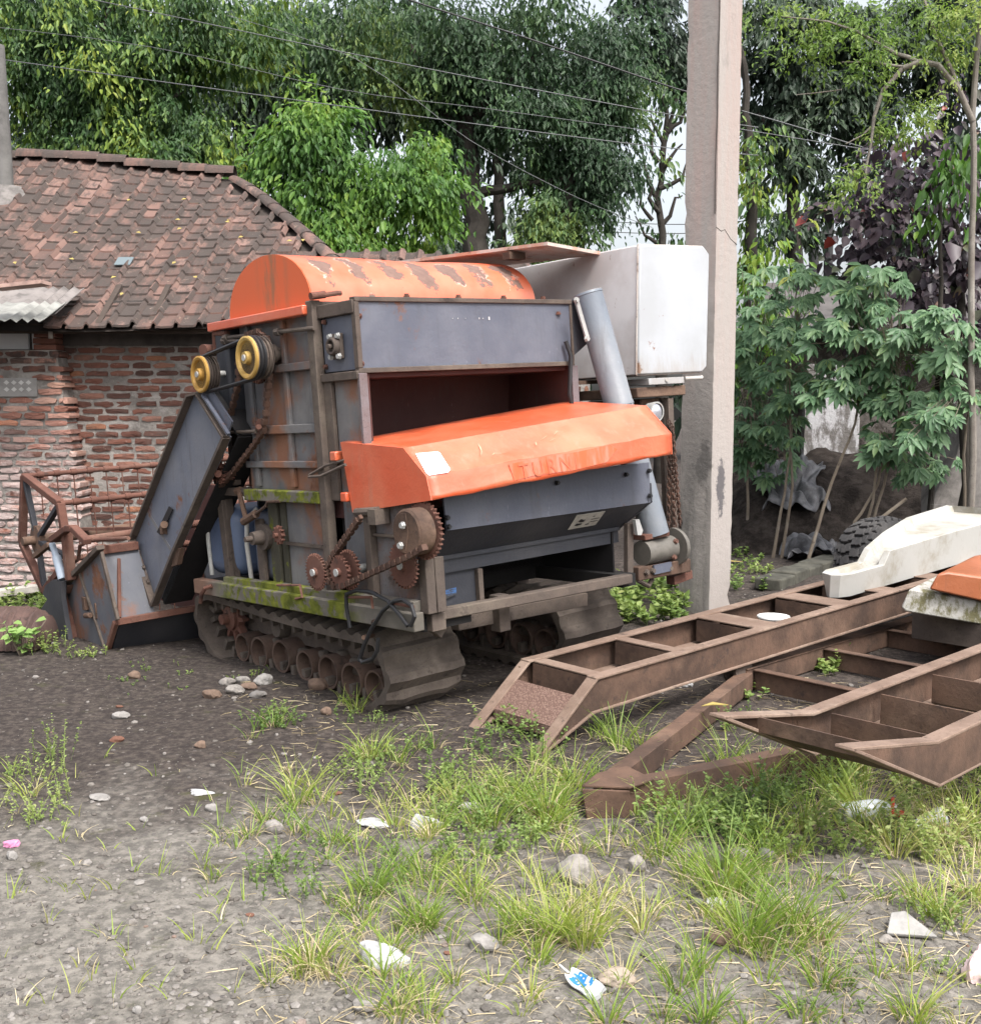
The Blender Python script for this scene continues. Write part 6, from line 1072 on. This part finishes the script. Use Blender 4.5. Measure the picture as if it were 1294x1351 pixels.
b.add(vs, fs); o = b.build('moulded_panel', fm_.m, smooth=30, bevel=0.008); o.location = [float(q) for q in WO]; tag(o, 'long white moulded panel with a rounded nose resting on the ramp', 'panel')
op = paint('brick_orange_paint', (0.27, 0.085, 0.035), (0.33, 0.11, 0.05), 0.72, 0.45); YB = 5.95
fp = [aty(x, y, YB) for x, y in ((1236, 757), (1224, 778), (1345, 805), (1345, 768), (1250, 754.5))]; og = fp[1]; b = MB(); b.prism([p - og for p in fp], (0.42, .55, .02)); o = b.build('orange_box', op, bevel=0.012); o.location = [float(q) for q in og]; tag(o, 'orange sheet metal box on top of the concrete slab', 'metal box')
cm = NM('lichen_concrete', 0.95, 0, 0.2); s_ = cm.xyz(); c = cm.mix(cm.step(cm.noise(14, 7, 0.75, cm.co((1, 1, .6))), 0.44, 0.60), (0.36, 0.35, 0.325), (0.13, 0.12, 0.065)); cm.col(c); cm.bump(cm.noise(30, 6, .7), .6, .012)
fp = [aty(x, y, 6.0) for x, y in ((1199, 777), (1188, 801), (1194, 807), (1345, 833), (1345, 803))]; og = fp[1]; b = MB(); b.prism([p - og for p in fp], (0.42, .55, .02)); o = b.build('concrete_slab', cm.m, bevel=0.008); o.location = [float(q) for q in og]; tag(o, 'thick lichen stained pale slab under the orange box', 'slab')
b = MB(); b.lathe((0, 0, 0), (0, 0, 1), [(0, .07), (.004, .085), (.012, .09), (.02, .088), (.014, .07)], 24); o = b.build('white_dish', plain('white_plastic', (0.72, 0.72, 0.70), 0.5, .15)); p = gnd(1020, 817, .30); o.location = [float(q) for q in p]; tag(o, 'white round lid lying inside the nearest ramp', 'lid')
# tyre
TC_ = aty(1166, 764, 7.9); ax = unit(np.array([.62, -.72, .22])); x_, y_, d_ = frame(ax); Rr = 0.43; o = empty('tyre', TC_, 'big black tractor tyre with chunky tread behind the white panel', 'tyre')
b = MB(); b.lathe((0, 0, 0), d_, [(-.13, .24), (-.15, .32), (-.14, .39), (-.10, .415), (0, .422), (.10, .415), (.14, .39), (.15, .32), (.13, .24), (0, .22), (-.13, .24)], 56, caps=False); b.build('carcass', MT['tyre'], o)
b = MB()
for k in range(30):
    for sd in (-1, 1):
        a = 2 * PI * (k + (0.5 if sd > 0 else 0)) / 30
        for j in range(4):
            tt = .018 + j * .034; aa = a + .05 * math.sin(j * 1.2) - .03 * j; rr_ = .428 - (0.004 * j * j if j > 1 else 0) * .7; rad = x_ * math.cos(aa) + y_ * math.sin(aa); tan = -x_ * math.sin(aa) + y_ * math.cos(aa); b.box(rad * rr_ + d_ * sd * tt, (.062, .036, .026), np.stack([tan, d_, rad], 1))
b.build('tread', MT['tyre'], o, bevel=0.004)
# ---- behind: kerb, mound, tarps, ruined wall, block
kc = gnd(1020, 782); kd = gnd(1112, 748); d = unit((kd - kc) * np.array([1, 1, 0])); kb = plain('old_kerb', (0.085, 0.082, 0.066), 0.95, 0.6, 7)
b = MB(); pts = []
for i in range(9): pts.append(d * (-.05 + 2.6 * i / 8))
for i in range(8): 
    h = .10 + .02 * rng.random(); b.bb((0, 0, 0), (0, 0, 0)) if False else b.beam(pts[i] + (0, .12, h / 2), pts[i + 1] + (0, .12, h / 2), .22 + .01 * rng.normal(), h)
o = b.build('concrete_kerb', kb, bevel=0.015); o.location = [float(q) for q in kc]; tag(o, 'mossy low concrete kerb wall left of the big tyre', 'kerb')
bankz = lambda gx, gy: np.clip((gx - 2.25) / .5, 0, 1) ** .6 * np.clip((gy - 10.75) / .8, 0, 1) ** .7 * (0.55 + .25 * vn(gx * 1.3, gy * 1.3) + .18 * vn(gx * 4, gy * 4) + .06 * vn(gx * 12, gy * 12)) - .02
gx, gy = np.meshgrid(np.linspace(2.1, 7.5, 70), np.linspace(10.7, 13.3, 34)); zz_ = bankz(gx, gy); i0 = (np.arange(33)[:, None] * 70 + np.arange(69)[None]).ravel()
em_ = NM('dark_earth', 1.0, 0, 0.1); w = em_.co(kind='World'); em_.col(em_.mix(em_.step(em_.noise(5, 7, .7, w), .4, .65), (0.022, 0.018, 0.016), (0.06, 0.05, 0.044))); em_.bump(em_.noise(18, 7, .75, w), 1.0, .05)
kind(raw('earth_bank', np.stack([gx.ravel(), gy.ravel(), zz_.ravel()], 1), np.stack([i0, i0 + 1, i0 + 71, i0 + 70], 1), em_.m), 'structure')
ta = NM('faded_tarp', 0.45, 0, 0.4); ta.col(ta.mix(ta.step(ta.noise(6, 6, .7), .4, .65), (0.05, 0.05, 0.055), (0.13, 0.13, 0.14))); ta.bump(ta.noise(12, 6), .5, .03)
def tarp(x0, x1, y0, y1, base, label, sk=0.0):
    n, m = 60, 44; V = []
    for i in range(n + 1):
        for j in range(m + 1):
            s_, t = i / n, j / m; x = x0 + (x1 - x0) * s_ + sk * t + .05 * math.sin(7 * t + 2 * s_) + .03 * math.sin(13 * t); y = y0 + (y1 - y0) * t + .05 * math.sin(6 * s_ + 1) + .03 * math.sin(17 * s_)
            w = .030 * math.sin(s_ * 15 + 4 * t + 2 * math.sin(3 * t)) + .018 * math.sin(s_ * 31 - 7 * t) + .03 * vn(x * 9, y * 9); V.append(np.array([x, y, float(max(bankz(x, y), 0)) + base(s_, t) + .05 + w]))
    og = np.array([(x0 + x1) / 2, y0, 0]); b = MB(); b.add([v - og for v in V], [(i * (m + 1) + j, i * (m + 1) + j + 1, (i + 1) * (m + 1) + j + 1, (i + 1) * (m + 1) + j) for i in range(n) for j in range(m)]); o = b.build('tarp', ta.m, smooth=80); md = o.modifiers.new('thickness', 'SOLIDIFY'); md.thickness = .004; o.location = [float(q) for q in og]; tag(o, label, 'tarpaulin', 'black tarps on the earth bank')
tarp(2.66, 3.28, 11.08, 11.75, lambda s, t: .10 * math.sin(PI * s), 'creased dark tarp draped over the top of the earth bank', .12); tarp(2.72, 3.18, 10.30, 10.80, lambda s, t: .20 * math.sin(PI * s) * math.sin(PI * min(1, t * .8 + .15)), 'crumpled dark tarp low on the ground beside the kerb', .1)
sh = empty('ruined_wall', (3.6, 13.6, 0), 'ruined dark masonry wall with peeling whitewash behind the cassava', 'wall'); rw = NM('sooty_masonry', 0.98, 0, 0.15); w = rw.co(kind='World'); rw.col(rw.mix(rw.step(rw.noise(4, 7, .72, w), .42, .62), (0.06, 0.052, 0.047), (0.15, 0.135, 0.122))); rw.bump(rw.noise(14, 7, .75, w), 1.0, .05)
b = MB(); b.bb((-1.2, 0, 0), (5, .25, 2.35)); b.bb((-.9, -.3, 0), (-.6, 0, 2.2)); b.build('wall', rw.m, sh)
wsh = NM('peeling_whitewash', 0.9, 0, 0.2); w = wsh.co(kind='World'); wsh.col(wsh.mix(wsh.step(wsh.noise(5, 8, .75, wsh.co((1, 1, .45), 'World')), .47, .60), (0.40, 0.395, 0.405), (0.13, 0.12, 0.113))); wsh.bump(wsh.noise(14, 7, .7, w), .7, .03)
b = MB(); p = aty(1058, 650, 13.2) - np.array([3.6, 13.6, 0]); q = aty(1135, 480, 13.2) - np.array([3.6, 13.6, 0]); b.bb((p[0], -.42, 0), (q[0], -.3, q[2])); b.build('plaster_face', wsh.m, sh)
b = MB(); b.slab([(-.6, -.5, 2.25), (5, -.5, 2.35), (5, 1.6, 3.1), (-.2, 1.6, 3.0)], .05); b.build('roof_sheet', plain('old_grey_roof', (0.10, 0.092, 0.088), .95, .45, 5), sh)
gb = gnd(1262, 690); gb = aty(1285, 560, 10.9); b = MB(); b.prism([(-.45, 0, -.1), (.9, 0, -.1), (.9, 0, 1.55), (-.05, 0, 1.5), (-.14, 0, 1.0), (-.42, 0, .45)], (0, .5, 0)); o = b.build('masonry_block', plain('grey_rubble', (0.20, 0.185, 0.172), .98, .5, 6, bump=.6), bevel=.04); o.location = (float(gb[0]), 10.9, 0); tag(o, 'rough grey masonry block at the right edge behind the last cassava', 'masonry')
for pp, Y_, lb in (([(1118, 770), (1140, 700), (1195, 658)], 9.5, 'pale stick leaning up above the big tyre'),):
    q = [aty(x, y, Y_) for x, y in pp]; b = MB(); b.tube([v - q[0] for v in q], .018, 7, False, .014); o = b.build('stick', MT['stalk']); o.location = [float(v) for v in q[0]]; tag(o, lb, 'stick')

# ================================================================ stones
st_ = NM('river_stone', 0.85, 0, 0.3); oi = st_.n.new('ShaderNodeObjectInfo'); c = st_.ramp(oi.outputs['Random'], [(0.0, (0.15, 0.14, 0.135)), (0.4, (0.23, 0.215, 0.2)), (0.7, (0.28, 0.255, 0.23)), (1.0, (0.20, 0.18, 0.165))]); st_.col(st_.mix(st_.step(st_.noise(22, 6, .7), .42, .68), c, (0.11, 0.10, 0.092))); st_.bump(st_.noise(60, 5), .4, .005)
bst = plain('brownish_stone', (0.165, 0.112, 0.083), .9, .35, 20); wst = plain('pale_stone', (0.27, 0.255, 0.24), .85, .4, 26)
def stone(x, y, w, h, label, mat=None, ang=0.0, name='stone', group='stones on the ground'):
    p = gnd(x, y); sc = p[1] / F; bm = bmesh.new(); bmesh.ops.create_icosphere(bm, subdivisions=3, radius=1.0); ph = rng.random(3) * 9; rx, rz_ = w * sc / 2, h * sc / 2 * 1.05
    for v in bm.verts:
        q = v.co; n_ = 1 + .15 * math.sin(2.3 * q.x + ph[0]) * math.cos(2.1 * q.y + ph[1]) + .08 * math.sin(4.3 * q.z + ph[2] + 2 * q.x) - .16 * max(0, abs(math.sin(3.1 * q.x + 2.2 * q.y + ph[1])) - .55) + .05 * math.sin(8 * q.x + 7 * q.y + ph[0]) ; f = Vector((q.x * n_ * rx, q.y * n_ * rx * .8, q.z * n_ * rz_)); f.z = max(f.z, -rz_ * .6); v.co = Matrix.Rotation(ang, 3, 'Z') @ f
    me = bpy.data.meshes.new(name); bm.to_mesh(me); bm.free(); me.materials.append(mat or st_.m); me.polygons.foreach_set('use_smooth', [True] * len(me.polygons)); me.set_sharp_from_angle(angle=math.radians(24)); o = bpy.data.objects.new(name, me); COL.objects.link(o); o.location = (float(p[0]), float(p[1] + rx * .5), float(gz(p[0], p[1])) + rz_ * .55); tag(o, label, 'stone', group); return o
for a in [(279, 921, 26, 15, 'brown stone at the left end of the stone heap by the track', bst), (309, 917, 28, 14, 'grey flat stone second from left in the heap by the track'), (328, 911, 22, 12, 'brownish stone in the middle of the heap by the track', bst), (346, 906, 26, 16, 'pale stone at the right end of the heap by the track', wst), (320, 902, 18, 12, 'small grey stone on top of the heap by the track'), (300, 904, 22, 11, 'grey stone behind the heap by the track'), (338, 922, 22, 10, 'dark flat stone in front of the heap by the track'), (420, 911, 32, 19, 'mottled tan stone wedged against the track rollers', bst), (430, 947, 14, 14, 'small reddish stone below the rear track roller', bst), (158, 945, 24, 11, 'flat pale stone alone on bare dark soil at left', wst), (177, 894, 18, 12, 'rounded tan stone on the soil below the header', bst), (264, 988, 16, 12, 'single tan stone left of the first grass tuft', bst), (362, 1098, 26, 24, 'grey angular rock behind the left grass tufts'), (278, 1068, 16, 13, 'small pale rock on the gravel, left of the weeds', wst), (762, 1172, 56, 44, 'largest grey boulder among the grass'), (840, 1152, 26, 26, 'grey rock just right of the largest boulder'), (978, 1140, 30, 22, 'grey rock hidden behind the tall central tuft'), (1010, 1142, 26, 22, 'dark grey rock right of the hidden grey rock'), (918, 1090, 30, 14, 'flat grey stone below the drawbar'), (952, 1250, 40, 26, 'tan pebbled stone right of the central grass', bst), (815, 1297, 52, 22, 'smooth oblong tan stone beside the blue carton', plain('smooth_tan_stone', (0.37, 0.30, 0.24), .8, .3, 25)), (640, 1256, 42, 24, 'pale flat stone at the foot of the dry tuft', wst), (1100, 1163, 20, 12, 'small grey pebble in the right weeds'), (830, 1345, 20, 12, 'dark pebble at the lower edge below the oblong stone'), (478, 1333, 36, 18, 'dark grey rock at the bottom edge below the white bag'), (15, 1130, 18, 14, 'pale rock at the left edge below the pink wrapper', wst), (180, 1333, 14, 12, 'small white stone on the gravel at bottom left', wst), (1170, 1250, 22, 12, 'flat stone beside the grey shard'), (920, 1200, 22, 16, 'round grey stone among central dry grass'), (190, 1080, 12, 8, 'small pale pebble on the left gravel', wst), (130, 1055, 30, 8, 'flat whitish fragment under the left weeds', wst)]:
    stone(*a[:5], mat=a[5] if len(a) > 5 else None, ang=rng.random() * .6 - .3)
# broken brick bits
for x, y, w, lb in ((152, 980, 20, 'chip of red brick on the left soil'), (445, 1051, 12, 'chip of red brick beside the weeds'), (330, 1207, 12, 'chip of red brick on the lower gravel'), (590, 1258, 12, 'chip of red brick near the white bag'), (157, 930, 10, 'chip of red brick beside the flat pale stone')):
    stone(x, y, w, w * .4, lb, plain('brick_chip', (0.16, 0.075, 0.05), .9, .3, 30) if 'brick_chip' not in bpy.data.materials else bpy.data.materials['brick_chip'], name='brick_chip', group='brick chips')

# ================================================================ litter
bag = NM('white_plastic_bag', 0.45, 0, 0.4); bag.col(bag.mix(bag.step(bag.noise(9, 5), .4, .7), (0.42, 0.42, 0.425), (0.33, 0.325, 0.315))); bag.bump(bag.noise(40, 5, .6, dist=1.5), .6, .01)
def crumple(x, y, w, h, label, mat, cat='litter', name='plastic_bag', flat=0.5, seed=0, group=None):
    p = gnd(x, y); sc = p[1] / F; bm = bmesh.new(); bmesh.ops.create_icosphere(bm, subdivisions=4, radius=1.0); r_ = np.random.default_rng(seed); K = r_.normal(size=(7, 3)) * 4.2; ph = r_.random(7) * 6.28; PN = r_.normal(size=(26, 3)) * np.array([1, 1, .8]); PN /= np.linalg.norm(PN, axis=1, keepdims=True); PD = .62 + .45 * r_.random(26)
    for v in bm.verts:
        q = np.array(v.co); k = min([PD[i] / max(PN[i] @ q, .05) for i in range(len(PD))] + [1.25]) + .03 * sum(math.sin(K[i] @ q * 1.7 + ph[i]) for i in range(4)); q = q * k; q = q * 1.35; v.co = (q[0] * w * sc / 2, q[1] * w * sc / 2 * .75, max(q[2] * h * sc * flat, -.003))
    me = bpy.data.meshes.new(name); bm.to_mesh(me); bm.free(); me.materials.append(mat); me.polygons.foreach_set('use_smooth', [True] * len(me.polygons)); me.set_sharp_from_angle(angle=math.radians(28)); o = bpy.data.objects.new(name, me); COL.objects.link(o); o.location = (float(p[0]), float(p[1]) + w * sc * .3, float(gz(p[0], p[1])) + .004); tag(o, label, cat, group); return o
crumple(500, 1280, 62, 40, 'crumpled white plastic bag beside the leftmost dry tuft', bag.m, 'plastic bag', seed=1, flat=.7); crumple(561, 1096, 34, 24, 'ragged white plastic scrap in the middle of the yard', bag.m, name='plastic_scrap', seed=2); crumple(620, 1068, 26, 10, 'small white scrap half hidden in the weeds', bag.m, name='plastic_scrap', seed=3); crumple(493, 1092, 34, 9, 'flat white paper strip left of the ragged scrap', bag.m, name='paper_scrap', seed=4); crumple(12, 1118, 18, 12, 'bright pink wrapper on the gravel at the left edge', plain('pink_wrapper', (0.62, 0.25, 0.42), .5, .2), name='wrapper', seed=5); crumple(1290, 1300, 30, 50, 'pink and white plastic bag cut by the right edge', plain('pink_bag', (0.66, 0.50, 0.50), .45, .35, 14), 'plastic bag', seed=6, flat=.7); crumple(906, 912, 16, 10, 'tiny white scrap on the dark soil between the ramps', bag.m, name='plastic_scrap', seed=7); crumple(513, 940, 14, 6, 'tiny scrap under the track', bag.m, name='plastic_scrap', seed=8) if False else None
crumple(1088, 1020, 10, 9, 'small round white scrap under the overturned ramp', bag.m, name='plastic_scrap', seed=9); crumple(945, 1203, 26, 12, 'torn white paper beside the central tuft', bag.m, name='paper_scrap', seed=10); crumple(262, 1050, 26, 6, 'thin white paper strip at left of the grass', bag.m, name='paper_scrap', seed=12)
sl_ = gnd(1195, 1238); b = MB(); b.slab([(-.06, -.01, .012), (.075, -.03, .012), (.055, .005, .022), (.015, .06, .045), (-.025, .06, .04)], .012); o = b.build('plate_shard', plain('grey_shard', (0.30, 0.29, 0.275), .6, .35, 14), bevel=.003); o.location = [float(q) for q in sl_]; tag(o, 'grey triangular shard tilted on the soil at lower right', 'shard')
# blue and white drink carton
cp_ = gnd(772, 1302); o = empty('drink_carton', cp_ + np.array([0, 0, float(gz(cp_[0], cp_[1]))]), 'flattened blue and white drink carton beside the oblong stone', 'carton'); cs_, sn_ = math.cos(-.85), math.sin(-.85); R3 = np.array([[cs_, -sn_, 0], [sn_, cs_, 0], [0, 0, 1.0]]); tl = np.array([[1, 0, 0], [0, .97, -.24], [0, .24, .97]]); R3 = tl @ R3
def loc(x, y, z): return R3 @ np.array([x, y, z + .004 * math.sin(60 * x) + .003 * math.sin(90 * y + 40 * x)]) + np.array([0, 0.01, .014])
nx_, ny_ = 18, 9; top = []; bt = []
for i in range(nx_ + 1):
    for j in range(ny_ + 1):
        s_, t = i / nx_, j / ny_; wd_ = .056 - .020 * max(0, .35 - s_) / .35 + .004 * math.sin(9 * s_); x = -.058 + .112 * s_ + .006 * math.sin(5 * t); y = (t - .5) * wd_ * 1.0; th = .004 + .016 * s_ * (1 - abs(2 * t - 1) ** 4); top.append(loc(x, y, th)); bt.append(loc(x, y, 0))
k_ = (ny_ + 1); N_ = len(top); f_ = []
for i in range(nx_):
    for j in range(ny_): q = i * k_ + j; f_ += [(q, q + k_, q + k_ + 1, q + 1), (N_ + q, N_ + q + 1, N_ + q + k_ + 1, N_ + q + k_)]
for i in range(nx_): f_ += [(i * k_, N_ + i * k_, N_ + (i + 1) * k_, (i + 1) * k_), (i * k_ + ny_, (i + 1) * k_ + ny_, N_ + (i + 1) * k_ + ny_, N_ + i * k_ + ny_)]
for j in range(ny_): f_ += [(j, j + 1, N_ + j + 1, N_ + j), (nx_ * k_ + j, N_ + nx_ * k_ + j, N_ + nx_ * k_ + j + 1, nx_ * k_ + j + 1)]
b = MB(); b.add(top + bt, f_); b.build('carton_body', plain('carton_white', (0.58, 0.60, 0.62), .5, .2, 20), o, smooth=35)
b = MB()
for i in range(2, 13):
    for j in range(1, 8):
        if (i + 2 * j) % 7 == 3 or (8 < i < 11 and j > 2) or (i > 10 and j in (1, 2)) or (i < 4 and j > 5): continue
        q = i * k_ + j; n_ = R3 @ np.array([0, 0, .0012]); b.add([top[q] + n_, top[q + k_] + n_, top[q + k_ + 1] + n_, top[q + 1] + n_], [(0, 1, 2, 3)])
b.build('blue_print', plain('carton_blue', (0.03, 0.20, 0.50), .5, .3, 30), o, smooth=0)
b = MB(); b.cyl(loc(-.055, -.005, .006), loc(-.082, -.014, .012), .0028, 8); b.build('straw', bpy.data.materials['carton_white'], o)
# clear bottles and a red lighter in the weeds at right
gl = NM('clear_plastic', 0.15, 0, 0.6); gl.col((0.62, 0.66, 0.68)); gl.b.inputs['Alpha'].default_value = 0.75
for (x, y, ln, lb) in ((1128, 1090, .20, 'clear plastic bottle lying in the weeds'), (1225, 1092, .11, 'short clear plastic cup in the weeds at right')):
    p = gnd(x, y); d = unit(np.array([1, .12, .08])) if ln > .15 else unit(np.array([1.0, .3, .25])); o = empty('plastic_bottle' if ln > .15 else 'plastic_cup', p, lb, 'bottle' if ln > .15 else 'cup'); b = MB(); b.lathe((-.05, 0, .045 if ln > .15 else .0), d, [(0, .034), (.01, .038), (.06, .038), (.065, .035), (.07, .038), (.13, .038), (ln - .04, .03), (ln - .02, .014), (ln, .014)] if ln > .15 else [(0, .024), (ln, .036), (ln + .004, .038)], 20); b.build('shell', gl.m, o)
p = gnd(1183, 1090); b = MB(); b.beam((-.03, 0, .05), (.03, .03, .035), .03, .022); b.cyl((-.02, 0, .06), (.0, .05, .085), .008, 8); o = b.build('red_plastic_piece', plain('red_plastic', (0.60, 0.06, 0.03), .4, .2), bevel=.004); o.location = [float(q) for q in p]; tag(o, 'small red plastic piece beside the clear bottle', 'litter')
for x, y, z, lb in ((943, 932, .15, 'yellow fallen leaf on the drawbar arm of the trailer'), (966, 742, .02, 'large yellow fallen leaf on the soil right of the pole')):
    p = gnd(x, y, z); s = .06 if z > .1 else .10; b = MB(); b.slab([(-s, 0, 0), (-.2 * s, -.35 * s, .012), (s, .1 * s, .004), (-.1 * s, .4 * s, .012)], .003); o = b.build('fallen_leaf', bpy.data.materials['yellow_leaf']); o.location = [float(q) for q in p]; tag(o, lb, 'leaf')
# left edge: plank and ribbed roll with its plant
p0, p1 = gnd(-40, 805), gnd(58, 792); b = MB(); b.beam(p0 - p0 + (0, 0, .10), p1 - p0 + (0, 0, .10), .10, .05); o = b.build('plank', plain('pale_wood', (0.46, 0.43, 0.39), .9, .35, 12), bevel=.004); o.location = [float(q) for q in p0]; tag(o, 'pale weathered plank lying by the brick wall at far left', 'plank')
rp0 = gnd(-8, 866); o = empty('rubber_track_roll', rp0, 'dark ribbed rubber roll cut by the left edge', 'rubber roll'); b = MB(); vs = []; nn_ = 40
for i in range(nn_ + 1):
    for j in range(17):
        a = PI * j / 16; r = .20 + .012 * math.sin(i * 1.9 + 3 * math.sin(a * 1.5)); vs.append((-.35 + .7 * i / nn_ * .75 + .05, .25 - r * math.cos(a) * 1.0, .02 + r * math.sin(a) * 1.12 * (1 - .25 * max(0, (i - 30) / 10) ** 2)))
b.add(vs, [(i * 17 + j, i * 17 + j + 1, (i + 1) * 17 + j + 1, (i + 1) * 17 + j) for i in range(nn_) for j in range(16)] + [tuple(nn_ * 17 + j for j in range(17))]); b.build('ribbed_skin', rusty('ribbed_rubber', (0.075, 0.05, 0.045), (0.12, 0.075, 0.065), (0.15, 0.11, 0.095)), o)
rt = gnd(28, 868); o = empty('weed_plant', rt, 'leafy green plant growing in front of the ribbed roll', 'plant'); cs_, ds_, ns_, ls_ = [], [], [], []; b = MB()
for k in range(9):
    d = unit(np.array([rng.normal() * .3, rng.normal() * .25 - .1, 1])); l = .08 + .2 * rng.random(); b.tube([np.zeros(3), d * l], .003, 5)
    for q in range(5): cs_.append(d * l * (.5 + .5 * rng.random())); ds_.append(np.array([rng.normal(), rng.normal() - .3, -.1])); ns_.append(np.array([rng.normal() * .3, -.5, 1])); ls_.append(.05 + .025 * rng.random())
b.build('stem', MT['stalk'], o); V, Fc = leafarr(*map(np.array, (cs_, ds_, ns_, ls_)), np.array(ls_) * .7); raw('foliage', V, Fc, leafmat('pale_weed', [(0, (0.13, .24, .06)), (1, (.24, .36, .11))], .3), o)

# ================================================================ light
wd = bpy.data.worlds.new('World'); S.world = wd; wd.use_nodes = True; nt = wd.node_tree; bg = nt.nodes['Background']; sky = nt.nodes.new('ShaderNodeTexSky'); sky.sky_type = 'NISHITA'; sky.sun_disc = False
SE, SA = math.radians(56), math.radians(148)     # elevation; compass azimuth (clockwise from +Y): behind and right of the camera
sky.sun_elevation = SE; sky.sun_rotation = SA; sky.air_density = 1.0; sky.dust_density = 6.0; sky.ozone_density = 0.6
hsv = nt.nodes.new('ShaderNodeHueSaturation'); hsv.inputs['Saturation'].default_value = 0.36; nt.links.new(sky.outputs[0], hsv.inputs['Color']); nt.links.new(hsv.outputs[0], bg.inputs['Color']); bg.inputs['Strength'].default_value = 0.15
sl = bpy.data.lights.new('sun', 'SUN'); sl.energy = 1.25; sl.angle = math.radians(14); sl.color = (1.0, 0.975, 0.94); so = bpy.data.objects.new('sun', sl); COL.objects.link(so)
sdv = Vector((math.sin(SA) * math.cos(SE), math.cos(SA) * math.cos(SE), math.sin(SE))); so.rotation_euler = sdv.to_track_quat('Z', 'Y').to_euler(); so.location = (4, -4, 8)
S.view_settings.view_transform = 'Standard'; S.view_settings.look = 'None'; S.view_settings.exposure = 1.27; S.view_settings.gamma = 1.0

S.cycles.adaptive_threshold = 0.02; S.cycles.max_bounces = 5; S.cycles.diffuse_bounces = 3; S.cycles.glossy_bounces = 2; S.cycles.transmission_bounces = 3; S.cycles.transparent_max_bounces = 6
